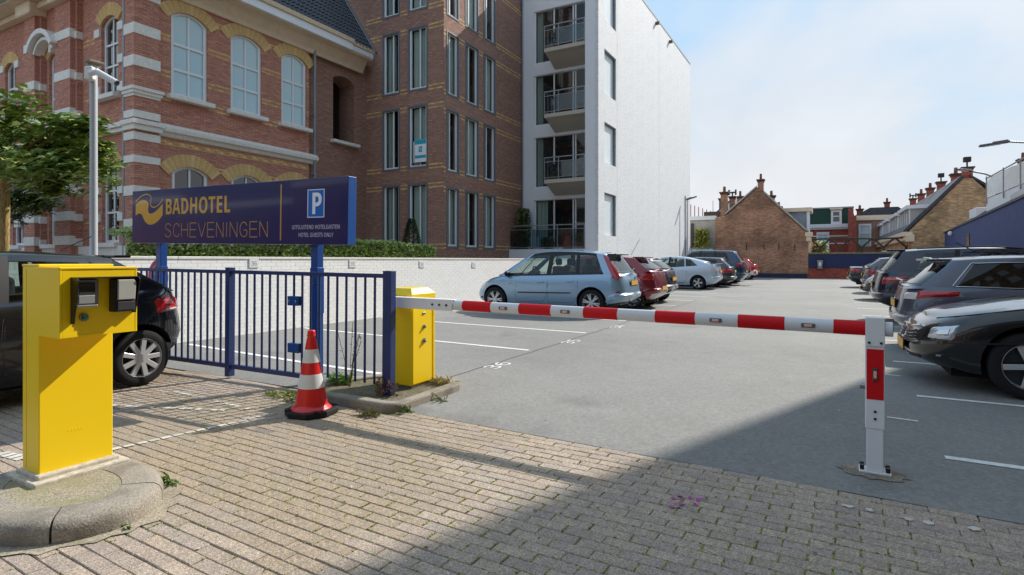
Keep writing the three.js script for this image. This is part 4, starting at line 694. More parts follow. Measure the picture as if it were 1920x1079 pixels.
// ---------------------------------------------------------------- entrance: traffic island with the yellow terminal
function kerbRing(cx, cz, rx, rz, width, h, a0, a1, power = 2) {  // a rounded kerb stone swept round an ellipse
  const prof = [[0, -0.05], [0, h * 0.55], [-0.012, h * 0.8], [-0.04, h * 0.96], [-0.075, h], [-width, h], [-width, -0.05]], n = Math.max(6, Math.round(Math.abs(a1 - a0) * 14)), p = [];
  const at = (i, k) => { const a = lerp(a0, a1, i / n), c = Math.cos(a), s = Math.sin(a), q = 2 / power, ex = Math.sign(c) * Math.abs(c) ** q, ez = Math.sign(s) * Math.abs(s) ** q, [o, y] = prof[k]; return [cx + ex * (rx + o), y, cz + ez * (rz + o)]; };
  for (let i = 0; i < n; i++) for (let k = 0; k < prof.length - 1; k++) { const A = at(i, k), B = at(i + 1, k), C = at(i + 1, k + 1), D = at(i, k + 1); p.push(...A, ...D, ...C, ...A, ...C, ...B); }
  for (const i of [0, n]) for (let k = 1; k < prof.length - 1; k++) { const A = at(i, 0), B = at(i, k), C = at(i, k + 1); i ? p.push(...A, ...B, ...C) : p.push(...A, ...C, ...B); }
  const g = new THREE.BufferGeometry(); g.setAttribute('position', new THREE.Float32BufferAttribute(p, 3)); const m = toCreasedNormals(mergeVertices(g, 1e-4), 0.7); return planar(m);
}
{
  const t = thing('traffic_island', 'low rounded concrete kerb island carrying the yellow terminal', 'kerb island');
  const C = [-3.68, -1.53], cuts = [-2.3, -0.75, 0.62, 1.95, 3.2, 3.98];
  for (let i = 0; i < cuts.length - 1; i++) mesh('kerb_stone', kerbRing(C[0], C[1], 0.58, 0.43, 0.2, 0.11, cuts[i] + 0.012, cuts[i + 1] - 0.012), M.concrete, t);
  const fill = []; for (let i = 0; i < 40; i++) { const a = i / 40 * 6.283; fill.push([C[0] + Math.cos(a) * 0.385, C[1] + Math.sin(a) * 0.235]); }
  mesh('fill', slab(fill, 0, 0.107), grainMaterial({ base: [150, 142, 122], spread: 0.35, size: 0.006, metres: 0.5, seed: 101, blotch: 0.4, blotchColor: [134, 132, 92], bump: 0.003 }), t);
  const b = join([rbox(0.36, 0.035, 0.49, 0.012, -3.93, 0.115, -1.665), rbox(0.27, 0.03, 0.42, 0.01, -3.93, 0.14, -1.665)]);
  const ringR = rng(17), ring = []; for (let i = 0; i < 48; i++) { const a = i / 48 * 6.283, k = 0.05 + ringR() * 0.075; ring.push([C[0] + Math.cos(a) * (0.57 + k), C[1] + Math.sin(a) * (0.42 + k)]); }
  mesh('mortar_edge', sheet(ring, 0.004), grainMaterial({ base: [158, 147, 128], spread: 0.3, size: 0.008, metres: 0.5, seed: 103, blotch: 0.5, blotchColor: [128, 122, 96], bump: 0.002 }), t);
  mesh('mortar_bed', b, grainMaterial({ base: [190, 182, 166], spread: 0.14, size: 0.02, metres: 0.5, seed: 102, bump: 0.001 }), t);
}
{
  const t = thing('yellow_terminal', 'tall yellow entrance terminal with a hooded reader box standing on the kerb island', 'parking terminal', [-3.835, 0.15, -1.665]);
  // local x points to the lane, local z along the front
  mesh('body', rbox(0.2, 1.165, 0.375, 0.006, -0.1, 0.5825, 0), M.yellow, t);
  mesh('top_cover', join([rbox(0.205, 0.014, 0.38, 0.004, -0.1, 1.171, 0)]), M.yellow, t);
  mesh('seam', span(-0.152, -0.15, 0.02, 1.15, 0.1876, 0.1882), std(0xb08c00, 0.6), t);
  const h = part('reader_housing', t, [0, 0, 0]);
  const y0 = 0.78, y1 = 1.15, D = 0.255, hz = 0.195;
  const sidePts = [[0, y0 - 0.0], [D, y0], [D, y1], [0, y1]];
  mesh('cheek', prism(sidePts, 0.012, 0.002).translate(0, 0, hz), M.yellow, h); mesh('cheek', prism(sidePts, 0.012, 0.002).translate(0, 0, -hz + 0.012), M.yellow, h);
  mesh('floor_plate', span(0, D, y0 + 0.001, y0 + 0.012, -hz + 0.013, hz - 0.013), M.yellow, h); mesh('roof_plate', rbox(D + 0.006, 0.014, hz * 2 + 0.004, 0.004, D / 2, y1 + 0.006, 0), M.yellow, h);
  mesh('front_plate', join([span(D - 0.012, D - 0.001, y0 + 0.0125, y1 - 0.001, -hz + 0.013, hz - 0.013)]), M.yellow, h);
  // black hood: a bent sheet, deeper at its foot than at its top
  const hoodL = prism([[D - 0.04, y0 + 0.07], [D + 0.035, y0 + 0.075], [D + 0.085, y1 - 0.06], [D + 0.07, y1 - 0.042], [D - 0.04, y1 - 0.042]], 0.006, 0.001);
  mesh('hood', join([hoodL.clone().translate(0, 0, hz - 0.05), prism([[D - 0.04, y0 + 0.11], [D + 0.035, y0 + 0.115], [D + 0.085, y1 - 0.06], [D + 0.07, y1 - 0.042], [D - 0.04, y1 - 0.042]], 0.006, 0.001).translate(0, 0, -hz + 0.03), rbox(0.125, 0.006, hz * 2 - 0.08, 0.002, D + 0.01, y1 - 0.045, -0.01)]), std(0x1b1613, 0.3), t);
  const grey = std(0x7c7f82, 0.45, { metalness: 0.3 }), r1 = part('card_reader', t, [D - 0.001, 0, 0.078]);
  mesh('case', rbox(0.03, 0.15, 0.115, 0.006, 0.015, 1.02, 0), grey, r1); mesh('screen', rbox(0.006, 0.055, 0.075, 0.003, 0.032, 1.05, 0.0), phys(0x0d0a0c, 0.08, { clearcoat: 1 }), r1); mesh('slot_plate', rbox(0.01, 0.045, 0.078, 0.003, 0.031, 0.985, 0.004), std(0xa4a6a6, 0.4, { metalness: 0.4 }), r1); mesh('tray', rbox(0.05, 0.012, 0.1, 0.004, 0.038, 0.95, 0.012), M.steel, r1);
  const r2 = part('intercom', t, [D - 0.001, 0, -0.1]); mesh('case', rbox(0.062, 0.19, 0.115, 0.008, 0.03, 1.0, 0), std(0x211d1b, 0.5), r2); mesh('cover', prism([[-0.046, 0], [0.046, 0], [0.052, 0.1], [0.04, 0.115], [-0.045, 0.115]], 0.012, 0.004).rotateY(Math.PI / 2).translate(0.074, 0.975, -0.002), std(0xa9aaa4, 0.45), r2); mesh('speaker', rbox(0.008, 0.05, 0.09, 0.004, 0.064, 0.94, -0.002), std(0x34383c, 0.5), r2);
  const bt = part('call_button', t, [D - 0.001, 0.885, 0.082]); mesh('ring', clean(new THREE.CylinderGeometry(0.021, 0.023, 0.012, 24).rotateZ(-Math.PI / 2).translate(0.006, 0, 0)), M.steel, bt); mesh('button', clean(new THREE.SphereGeometry(0.0165, 20, 12).scale(0.5, 1, 1).translate(0.012, 0, 0)), phys(0x0f4a3a, 0.2, { clearcoat: 1 }), bt);
  mesh('embossed_label', join([-0.045, -0.028, -0.012, 0.006, 0.022].map((z, i) => rbox(0.003, 0.016 + (i % 2) * 0.004, 0.011, 0.001, -0.0008, 0.212, -z))), M.yellow, t);
}

// ---------------------------------------------------------------- barrier: kerb, housing, arm and rest
{
  const t = thing('barrier_kerb', 'mossy concrete kerb island under the barrier housing and fence end', 'kerb island');
  const p = [[-4.62, -4.0], [-4.5, -3.87], [-3.62, -3.83]]; for (let i = 0; i <= 6; i++) { const a = i / 6 * Math.PI / 2; p.push([-3.42 + Math.sin(a) * 0.12, -3.96 + Math.cos(a) * 0.12]); }
  p.push([-3.3, -4.72]); for (let i = 1; i <= 6; i++) { const a = i / 6 * Math.PI / 2; p.push([-3.6 + Math.cos(a) * 0.3, -4.78 - Math.sin(a) * 0.28]); } p.push([-4.3, -5.02], [-4.6, -4.4]);
  const c = [-3.85, -4.42], inner = p.map(([x, z]) => { const dx = x - c[0], dz = z - c[1], l = Math.hypot(dx, dz); return [x - dx / l * 0.13, z - dz / l * 0.13]; });
  const s = new THREE.Shape(p.map(([x, z]) => new THREE.Vector2(x, -z))); s.holes.push(new THREE.Path(inner.map(([x, z]) => new THREE.Vector2(x, -z))));
  mesh('kerb_stone', planar(new THREE.ExtrudeGeometry(s, { depth: 0.09, bevelEnabled: true, bevelSize: 0.025, bevelThickness: 0.025, bevelOffset: -0.025, bevelSegments: 4 }).rotateX(-Math.PI / 2).translate(0, -0.035, 0)), M.concrete, t);
  mesh('soil', slab(inner, 0, 0.05), grainMaterial({ base: [110, 100, 84], spread: 0.4, size: 0.012, metres: 0.6, seed: 111, bump: 0.006, blotch: 0.6, blotchColor: [78, 84, 40] }), t);
}
const BOX = { x0: -3.99, x1: -3.64, z0: -4.49, z1: -4.86 };
{
  const t = thing('barrier_housing', 'yellow metal barrier cabinet with chamfered lid beside the fence end', 'barrier cabinet', [(BOX.x0 + BOX.x1) / 2, 0.05, (BOX.z0 + BOX.z1) / 2]);
  mesh('plinth', span(-0.17, 0.17, 0, 0.03, -0.18, 0.18), std(0x6b6358, 0.9), t);
  mesh('body', rbox(0.35, 0.86, 0.37, 0.006, 0, 0.46, 0), M.yellow, t);
  mesh('door_panel', rbox(0.01, 0.82, 0.31, 0.003, 0.178, 0.455, 0.02), M.yellow, t); mesh('edge_flange', rbox(0.02, 0.86, 0.03, 0.004, 0.176, 0.46, -0.172), M.yellow, t);
  const lid = new THREE.CylinderGeometry(0.19, 0.265, 0.055, 4, 1); lid.rotateY(Math.PI / 4).scale(0.98, 1, 1.03).translate(0, 0.985, 0);
  mesh('lid', join([rbox(0.37, 0.07, 0.392, 0.005, 0, 0.924, 0), toCreasedNormals(clean(lid), 0.3)]), M.yellow, t);
  const lock = (y, r) => { const g = part('lock', t, [0.183, y, 0.0]); mesh('rose', clean(new THREE.CylinderGeometry(r, r, 0.012, 18).rotateZ(Math.PI / 2).translate(0.006, 0, 0)), M.steel, g); mesh('barrel', rbox(0.02, r * 0.9, r * 0.7, 0.003, 0.018, 0, 0), M.steel, g); };
  lock(0.615, 0.022); lock(0.47, 0.027); mesh('latch', rbox(0.014, 0.02, 0.045, 0.004, 0.186, 0.755, 0.0), M.steel, t);
  mesh('pivot', clean(new THREE.CylinderGeometry(0.05, 0.05, 0.05, 20).rotateX(Math.PI / 2).translate(0.0, 0.875, 0.2)), M.steel, t);
}
{
  const A = new THREE.Vector3(-3.81, 0.934, -4.396), E = new THREE.Vector3(0.372, 0.915, -4.262), dir = E.clone().sub(A), len = dir.length(), t = thing('barrier_boom', 'long red and white striped barrier arm lowered across the lane', 'barrier', A.toArray());
  t.quaternion.setFromUnitVectors(new THREE.Vector3(1, 0, 0), dir.normalize());
  const uOf = (px, py) => { const r = ray(px, py), k = (A.z + 0 - 0); let best = 0, bd = 1e9; for (let i = 0; i <= 2000; i++) { const u = len * i / 2000, p = A.clone().addScaledVector(dir, u), xc = p.x * CO - p.z * SI, d = -(p.x * SI + p.z * CO), q = Math.abs(CX + FOCAL * xc / d - px); if (q < bd) { bd = q; best = u; } } return best; };
  const R = 0.046, seg = (u0, u1, r) => { const g = new THREE.CapsuleGeometry(r * 0.72, 0.036, 6, 20); const s = new THREE.Shape(); for (let i = 0; i < 28; i++) { const a = i / 28 * 6.2832, x = Math.cos(a) * r * 0.82, y = Math.sin(a) * r; i ? s.lineTo(x, y) : s.moveTo(x, y); } return clean(new THREE.ExtrudeGeometry(s, { depth: u1 - u0, bevelEnabled: false }).rotateY(Math.PI / 2).translate(u0, 0, 0)); };
  const smoothTube = (u0, u1, r) => clean(new THREE.CylinderGeometry(r, r, u1 - u0, 32, 1, true).rotateZ(-Math.PI / 2).scale(1, 1, 0.82).translate((u0 + u1) / 2, 0, 0));
  const cuts = [848, 870, 923, 975, 1035, 1096, 1160, 1230, 1305, 1385, 1472, 1563, 1657, 1684].map((px) => uOf(px));
  mesh('tube', smoothTube(cuts[0], len, R), M.whiteFilm, t);
  for (let i = 1; i < cuts.length - 1; i += 2) mesh('red_stripe', smoothTube(cuts[i], cuts[i + 1], R + 0.0012), M.redFilm, t);
  mesh('end_cap', clean(new THREE.CylinderGeometry(R, R * 0.98, 0.006, 32).rotateZ(-Math.PI / 2).scale(1, 1, 0.82).translate(len, 0, 0)), M.black, t);
  const u1 = cuts[0];
  mesh('bracket', join([rbox(u1 + 0.06, 0.105, 0.012, 0.003, u1 / 2 + 0.0, 0, 0.045), rbox(u1 + 0.06, 0.105, 0.012, 0.003, u1 / 2, 0, -0.045), rbox(u1 + 0.06, 0.008, 0.09, 0.002, u1 / 2, 0.049, 0)]), M.offWhite, t);
  mesh('bolts', join([795 + 22, 830, 843].map((px) => uOf(px)).map((u) => clean(new THREE.CylinderGeometry(0.0095, 0.0095, 0.012, 10).rotateX(Math.PI / 2).translate(u, 0, 0.056)))), M.black, t);
  for (const px of [947, 1063, 1344, 1516]) {
    const g = part('reflector', t, [uOf(px), 0, R * 0.82 - 0.002]); mesh('holder', rbox(0.085, 0.03, 0.016, 0.0075, 0, 0, 0.004), std(0x6a6464, 0.5), g); mesh('lens', rbox(0.046, 0.018, 0.006, 0.003, 0, 0, 0.012), phys(0xe8b0a4, 0.25, { clearcoat: 1 }), g);
  }
}
{
  const t = thing('arm_rest_post', 'white square post with a red panel holding the end of the barrier arm', 'post', [0.279, 0, -4.275], -0.03);
  mesh('base_plate', rbox(0.175, 0.014, 0.12, 0.004, 0, 0.009, 0), M.white, t);
  for (const x of [-0.07, 0.07]) for (const z of [-0.03, 0.03]) mesh('bolt', clean(new THREE.CylinderGeometry(0.014, 0.014, 0.03, 6).translate(x, 0.03, z)), M.black, t);
  mesh('lower_tube', rbox(0.09, 0.30, 0.09, 0.005, 0, 0.166, 0), M.offWhite, t);
  mesh('upper_tube', rbox(0.104, 0.58, 0.1, 0.005, 0, 0.575, 0), M.offWhite, t);
  mesh('fork_front', rbox(0.104, 0.172, 0.01, 0.004, 0, 0.893, 0.053), M.offWhite, t); mesh('fork_back', rbox(0.104, 0.172, 0.01, 0.004, 0, 0.893, -0.053), M.offWhite, t); mesh('fork_top', rbox(0.104, 0.012, 0.116, 0.004, 0, 0.982, 0), M.offWhite, t);
  mesh('red_panel', rbox(0.092, 0.318, 0.003, 0.001, 0, 0.63, 0.0508), M.redFilm, t);
  for (const [x, y, z] of [[-0.032, 0.83, 0.06], [0.032, 0.83, 0.06], [0.0, 0.395, 0.0515], [0, 0.35, 0.0515]]) mesh('screw', clean(new THREE.CylinderGeometry(0.008, 0.008, 0.008, 10).rotateX(Math.PI / 2).translate(x, y, z)), M.black, t);
  const g = part('reflector', t, [0.0, 0.63, 0.053]); mesh('holder', rbox(0.03, 0.085, 0.014, 0.006, 0, 0, 0.003), std(0x5a3a3a, 0.5), g); mesh('lens', rbox(0.018, 0.046, 0.006, 0.003, 0, 0, 0.01), phys(0xe8b0a4, 0.25, { clearcoat: 1 }), g);
  mesh('receiver', clean(new THREE.CylinderGeometry(0.022, 0.022, 0.03, 16).rotateZ(Math.PI / 2).translate(-0.066, 0.545, 0)), M.steel, t);
}

// ---------------------------------------------------------------- fence, hotel sign, round sign
const FEN = { a: [-8.95, -3.98], b: [-3.69, -4.2] };
{
  const dx = FEN.b[0] - FEN.a[0], dz = FEN.b[1] - FEN.a[1], l = Math.hypot(dx, dz), t = thing('metal_fence', 'navy blue metal bar fence with square posts beside the forecourt', 'fence', [FEN.a[0], 0, FEN.a[1]], -Math.atan2(dz, dx)), slope = 0.0;
  t.rotation.z = -0.009; t.position.y = 0.05;
  const mid = (-5.98 - FEN.a[0]) / dx * l;
  for (const [u, h, w] of [[0.05, 1.25, 0.07], [mid, 1.235, 0.07], [l, 1.235, 0.1]]) { mesh('post', rbox(w, h, 0.08, 0.004, u, h / 2, 0), M.navy, t); mesh('post_cap', rbox(w + 0.004, 0.01, 0.084, 0.003, u, h + 0.005, 0), M.navy, t); }
  for (const [a, b] of [[0.09, mid - 0.04], [mid + 0.04, l - 0.055]]) {
    mesh('rail', rbox(b - a, 0.04, 0.04, 0.003, (a + b) / 2, 1.195, 0), M.navy, t); const e = b > l - 0.5 ? a + (b - a) * 0.6 : b; mesh('rail', rbox(e - a, 0.05, 0.04, 0.003, (a + e) / 2, 0.115, 0), M.navy, t);
    const n = Math.round((b - a) / 0.119), geo = clean(new THREE.CylinderGeometry(0.0125, 0.0125, 1.05, 10));
    for (let i = 1; i < n; i++) { const o = mesh('bar', geo, M.navy, t); o.position.set(a + (b - a) * i / n, 0.658, 0); }
  }
}
{
  const ZS = -4.26, br = onZ(651, 459.5, ZS), bl = onZ(247, 456, ZS), tr = onZ(651, 330, ZS), L = br[0] - bl[0], H = tr[1] - br[1];
  const t = thing('hotel_sign', 'long dark blue hotel sign with gold lettering and a parking symbol on two blue posts', 'sign', [bl[0], 0, ZS]);
  const tilt = -Math.atan2(bl[1] - br[1], L), y0 = bl[1];
  const panel = part('panel', t, [0, y0, 0]); panel.rotation.z = tilt;
  mesh('case', rbox(L, H, 0.12, 0.006, L / 2, H / 2, -0.062), phys(0x14509e, 0.4, { clearcoat: 0.3 }), panel);
  const W = 2048, Hc = Math.round(2048 * H / L), map = canvasMap(W, Hc, (c, w, h) => {
    c.fillStyle = '#1e2159'; c.fillRect(0, 0, w, h);
    const gold = '#d9a437', sy = h / 520, Y = (y) => y * sy, X = (x) => { const q = x / 1652; return w * q * 1.31 / (q * 1.31 + 1 - q); };   // places as they stand on the sign, foreshortening undone
    const EX = (x) => X(25 + (x - 22) * 1.085), EY = (y) => Y(34 + (y - 40) * 1.17);
    c.fillStyle = gold; c.strokeStyle = gold; c.lineJoin = 'round'; c.lineCap = 'butt';
    // emblem: two waves in one lozenge
    c.beginPath(); c.moveTo(EX(22), EY(128)); c.bezierCurveTo(EX(48), EY(86), EX(92), EY(74), EX(112), EY(116)); c.bezierCurveTo(EX(120), EY(136), EX(108), EY(160), EX(112), EY(186)); c.bezierCurveTo(EX(120), EY(236), EX(176), EY(196), EX(216), EY(126)); c.lineTo(EX(216), EY(224)); c.bezierCurveTo(EX(196), EY(262), EX(166), EY(300), EX(132), EY(302)); c.bezierCurveTo(EX(92), EY(300), EX(84), EY(258), EX(68), EY(216)); c.bezierCurveTo(EX(54), EY(196), EX(36), EY(200), EX(22), EY(224)); c.closePath(); c.fill();
    c.lineWidth = 11 * sy; c.beginPath(); c.moveTo(EX(22), EY(104)); c.bezierCurveTo(EX(52), EY(48), EX(104), EY(22), EX(128), EY(62)); c.bezierCurveTo(EX(140), EY(86), EX(122), EY(112), EX(130), EY(138)); c.bezierCurveTo(EX(146), EY(178), EX(192), EY(144), EX(216), EY(92)); c.stroke();
    const fit = (text, font, x0, x1, base, cap, weight) => { c.save(); c.font = font; const m = c.measureText(text); c.translate(X(x0), Y(base)); c.scale((X(x1) - X(x0)) / m.width, Y(cap) / (0.715 * 200)); c.fillText(text, 0, 0); if (weight) { c.lineWidth = weight; c.strokeText(text, 0, 0); } c.restore(); };
    fit('BADHOTEL', 'bold 200px sans-serif', 252, 762, 244, 148, 0);
    const thin = { S: [[[0.9, 0.2], [0.75, 0.03], [0.5, 0], [0.22, 0.04], [0.08, 0.22], [0.18, 0.4], [0.5, 0.49], [0.84, 0.6], [0.94, 0.78], [0.8, 0.95], [0.5, 1], [0.2, 0.96], [0.05, 0.78]]], C: [[[0.95, 0.25], [0.8, 0.06], [0.52, 0], [0.2, 0.12], [0.05, 0.5], [0.2, 0.88], [0.52, 1], [0.8, 0.94], [0.95, 0.74]]], H: [[[0.06, 0], [0.06, 1]], [[0.94, 0], [0.94, 1]], [[0.06, 0.48], [0.94, 0.48]]], E: [[[0.95, 0], [0.08, 0], [0.08, 1], [0.98, 1]], [[0.08, 0.48], [0.9, 0.48]]], V: [[[0, 0], [0.5, 1], [1, 0]]], N: [[[0.06, 1], [0.06, 0], [0.94, 1], [0.94, 0]]], I: [[[0.5, 0], [0.5, 1]]], G: [[[0.93, 0.25], [0.8, 0.07], [0.52, 0], [0.2, 0.12], [0.05, 0.5], [0.2, 0.88], [0.52, 1], [0.8, 0.95], [0.95, 0.8], [0.95, 0.54], [0.56, 0.54]]] };
    c.strokeStyle = '#b88a4a'; c.lineWidth = 9 * sy; const word = 'SCHEVENINGEN', wide = [...word].map((q) => (q === 'I' ? 0.35 : 1)), total = wide.reduce((a, b) => a + b, 0) + 11 * 0.2; let x = X(254); const unit = (X(1050) - x) / total;
    [...word].forEach((q, i) => { for (const line of thin[q]) { c.beginPath(); const pts = line.map(([a, b]) => [x + a * unit * wide[i], Y(331 + b * 130)]); c.moveTo(...pts[0]); if ('SCG'.includes(q)) { for (let k = 1; k < pts.length - 1; k++) c.quadraticCurveTo(...pts[k], (pts[k][0] + pts[k + 1][0]) / 2, (pts[k][1] + pts[k + 1][1]) / 2); c.lineTo(...pts[pts.length - 1]); } else for (const p of pts.slice(1)) c.lineTo(...p); c.stroke(); } x += unit * (wide[i] + 0.2); });
    const block = (x0, x1, y0, y1) => c.fillRect(X(x0), Y(y0), X(x1) - X(x0), Y(y1 - y0));
    c.fillStyle = '#cf9b45'; block(1142, 1151, 29, 491);
    c.fillStyle = '#dfe6ee'; block(1348, 1477, 85, 309); c.fillStyle = '#1569c4'; block(1354, 1471, 92, 302);
    c.fillStyle = '#e9eef4'; fit('P', 'bold 200px sans-serif', 1372, 1462, 280, 168, 0);
    c.fillStyle = '#d3d8e4'; fit('UITSLUITEND HOTELGASTEN', '200px sans-serif', 1232, 1597, 398, 31, 0); fit('HOTEL GUESTS ONLY', '200px sans-serif', 1282, 1547, 461, 31, 0);
    c.fillStyle = 'rgba(10,12,40,0.5)'; c.fillRect(X(1204), 0, 2, h);
  });
  mesh('print', new THREE.PlaneGeometry(L - 0.006, H - 0.006).translate(L / 2, H / 2, 0.0005), phys(0xffffff, 0.16, { map, clearcoat: 0.3, clearcoatRoughness: 0.05, specularIntensity: 0.6 }), panel);
  const post = (x, w) => { const g = part('post', t, [x, 0, -0.062]); mesh('tube', rbox(w, y0 + 0.35, 0.09, 0.006, 0, (y0 + 0.35) / 2, -0.07), M.blue, g); mesh('sleeve', rbox(w + 0.012, 0.5, 0.1, 0.004, 0, 1.02, -0.07), M.blue, g); mesh('bolts', join([1.1, 1.22].map((y) => clean(new THREE.CylinderGeometry(0.012, 0.012, 0.012, 8).rotateX(Math.PI / 2).translate(0.01, y, -0.016)))), M.steel, g); mesh('foot', rbox(0.18, 0.015, 0.18, 0.004, 0, 0.008, -0.07), M.blue, g); };
  const p1 = onZ(302, 470, ZS - 0.13), p2 = onZ(594, 470, ZS - 0.13), ns = onZ(296, 519, ZS - 0.25); post(p1[0] - bl[0], 0.115); post(p2[0] - bl[0], 0.1);
  const bk = part('clamp', t, [p2[0] - bl[0] - 0.05, 0, 0.13]); for (const y of [0.92, 0.42]) mesh('clamp_box', rbox(0.16, 0.1, 0.05, 0.004, 0, y, 0), M.blue, bk); mesh('clamp_bolts', join([-0.05, 0.05].map((x) => clean(new THREE.SphereGeometry(0.013, 12, 8).scale(0.8, 1.3, 0.6).translate(x, 0.915, 0.027)))), M.steel, bk);
  const s = thing('no_parking_sign', 'round red and blue no parking sign fixed behind the fence', 'traffic sign', [ns[0], ns[1], ZS - 0.25]);
  const face = canvasMap(512, 512, (c, w) => {
    c.fillStyle = '#0f4fa8'; c.fillRect(0, 0, w, w); c.save(); c.translate(256, 256); c.strokeStyle = '#d8dbe0'; c.lineWidth = 60; c.beginPath(); c.moveTo(-180, -180); c.lineTo(180, 180); c.stroke(); c.strokeStyle = '#c8202c'; c.lineWidth = 44; c.beginPath(); c.moveTo(-180, -180); c.lineTo(180, 180); c.stroke();
    c.strokeStyle = '#d8dbe0'; c.lineWidth = 8; c.beginPath(); c.arc(0, 0, 180, 0, 7); c.stroke(); c.strokeStyle = '#c8202c'; c.lineWidth = 64; c.beginPath(); c.arc(0, 0, 214, 0, 7); c.stroke(); c.restore();
  });
  mesh('disc', clean(new THREE.CylinderGeometry(0.235, 0.235, 0.014, 48).rotateX(Math.PI / 2)), M.galv, s); mesh('print', new THREE.CircleGeometry(0.233, 48).translate(0, 0, 0.0078), std(0xffffff, 0.4, { map: face }), s);
  mesh('bracket', join([bar([0.1, -0.08, 0.0], [0.1, -0.08, 0.075], 0.012), bar([0.1, 0.1, 0.0], [0.1, 0.1, 0.075], 0.012)]), M.galv, s);
}

// ---------------------------------------------------------------- traffic cone
{
  const t = thing('traffic_cone', 'red traffic cone with two white bands on a black rubber base', 'cone', [-3.96, 0, -3.5], 0.25);
  const o = []; for (let i = 0; i < 8; i++) { const a = Math.PI / 8 + i * Math.PI / 4; o.push([Math.cos(a) * 0.228, Math.sin(a) * 0.228]); }
  const s = new THREE.Shape(o.map((p) => new THREE.Vector2(...p)));
  mesh('base', planar(new THREE.ExtrudeGeometry(s, { depth: 0.025, bevelEnabled: true, bevelSize: 0.012, bevelThickness: 0.012, bevelOffset: -0.012, bevelSegments: 3 }).rotateX(-Math.PI / 2).translate(0, 0.013, 0)), M.rubber, t);
  for (let i = 0; i < 4; i++) { const a = Math.PI / 4 + i * Math.PI / 2; mesh('base_stud', rbox(0.07, 0.012, 0.035, 0.005, 0, 0, 0).rotateY(-a).translate(Math.cos(a) * 0.185, 0.054, Math.sin(a) * 0.185), M.rubber, t); }
  const red = phys(0xd01818, 0.42, { clearcoat: 0.25 }), rAt = (y) => lerp(0.137, 0.034, (y - 0.09) / (0.69 - 0.09));
  mesh('body', lathe([[0.172, 0.05], [0.17, 0.06], [0.152, 0.072], [0.141, 0.085], [rAt(0.1), 0.1], [rAt(0.66), 0.66], [0.031, 0.672], [0.037, 0.68], [0.038, 0.69], [0.033, 0.7], [0.034, 0.72], [0.03, 0.733], [0.02, 0.737], [0.001, 0.737]], 40), red, t);
  for (const [a, b] of [[0.235, 0.355], [0.455, 0.57]]) mesh('reflective_band', lathe([[rAt(a) + 0.0005, a], [rAt(a) + 0.003, a + 0.002], [rAt(b) + 0.003, b - 0.002], [rAt(b) + 0.0005, b]], 40), std(0xd2d4d6, 0.55), t);
}

// ---------------------------------------------------------------- lamps and the surveillance camera
{
  const P = atDepth(175, 478, 8.15), t = thing('camera_pole', 'slim grey steel pole with a white surveillance camera on top', 'camera pole', [P[0], 0, P[2]]);
  const top = EYE + (HZ - 118) / FOCAL * 8.15;
  mesh('pole', clean(new THREE.CylinderGeometry(0.047, 0.05, top, 20).translate(0, top / 2, 0)), M.greyPole, t); mesh('pole_cap', join([rbox(0.15, 0.03, 0.2, 0.01, 0.02, top + 0.0, 0), rbox(0.1, 0.06, 0.1, 0.01, 0.0, top - 0.02, 0)]), std(0x8b8073, 0.7), t);
  const c = part('camera', t, [0.02, top - 0.2, 0.08]); c.rotation.y = YAW;
  mesh('bracket', join([rbox(0.12, 0.2, 0.1, 0.03, 0.03, 0.02, 0), bar([0.06, 0.0, 0.05], [0.2, 0.03, 0.06], 0.04, 14)]), M.white, c);
  mesh('housing', clean(new THREE.CylinderGeometry(0.046, 0.046, 0.3, 20).rotateZ(-Math.PI / 2).rotateZ(-0.52).translate(0.32, -0.06, 0.06)), M.white, c); mesh('lens', clean(new THREE.CylinderGeometry(0.04, 0.04, 0.01, 20).rotateZ(-Math.PI / 2).rotateZ(-0.52).translate(0.456, -0.138, 0.06)), phys(0x0b0d12, 0.1, { clearcoat: 1 }), c);
}
{
  const lampHead = (parent, len, turn, pos, tiltZ = 0.12) => { const h = part('lamp_head', parent, pos, turn); h.rotation.z = tiltZ; mesh('housing', join([rbox(len, 0.09, 0.26, 0.04, len / 2, 0, 0), rbox(len * 0.5, 0.05, 0.18, 0.02, len * 0.3, 0.06, 0)]), std(0x5d6266, 0.5, { metalness: 0.4 }), h); mesh('lens', rbox(len * 0.6, 0.02, 0.2, 0.01, len * 0.58, -0.05, 0), M.palePane, h); };
  const a = thing('street_lamp', 'slim street lamp at the far corner of the white building', 'street lamp', [-8.85, 0, -42.6]); mesh('pole', clean(new THREE.CylinderGeometry(0.05, 0.075, 5.8, 12).translate(0, 2.9, 0)), M.greyPole, a); lampHead(a, 0.8, 0.25, [-0.1, 5.8, 0], 0.3);
  const p = atDepth(1864, 397, 34), b = thing('street_lamp', 'curved arm street lamp in front of the tan gable house', 'street lamp', [p[0], 0, p[2]]), top = 6.1;
  mesh('pole', join([clean(new THREE.CylinderGeometry(0.06, 0.09, top, 12).translate(0, top / 2, 0)), tube([[0, top - 0.05, 0], [-0.1, top + 0.28, 0.06], [-0.5, top + 0.46, 0.3], [-1.2, top + 0.6, 0.7]], 0.05, 10)]), M.galv, b); lampHead(b, 1.0, Math.PI - 0.53 + 1.06, [-1.15, top + 0.62, 0.67], 0.1);
  const q = atDepth(1925, 268, 22), c = thing('street_lamp', 'dark lamp head reaching in at the top of the right edge', 'street lamp', [q[0] + 0.5, 0, q[2]]); mesh('pole', clean(new THREE.CylinderGeometry(0.06, 0.09, 5.75, 12).translate(0, 2.88, 0)), M.galv, c); mesh('arm', tube([[0, 5.7, 0], [-0.15, 5.85, 0], [-0.6, 5.95, 0.0], [-1.1, 6.03, 0.02]], 0.035, 8), M.galv, c); lampHead(c, 0.95, Math.PI, [-1.0, 6.03, 0.02], -0.1);
}
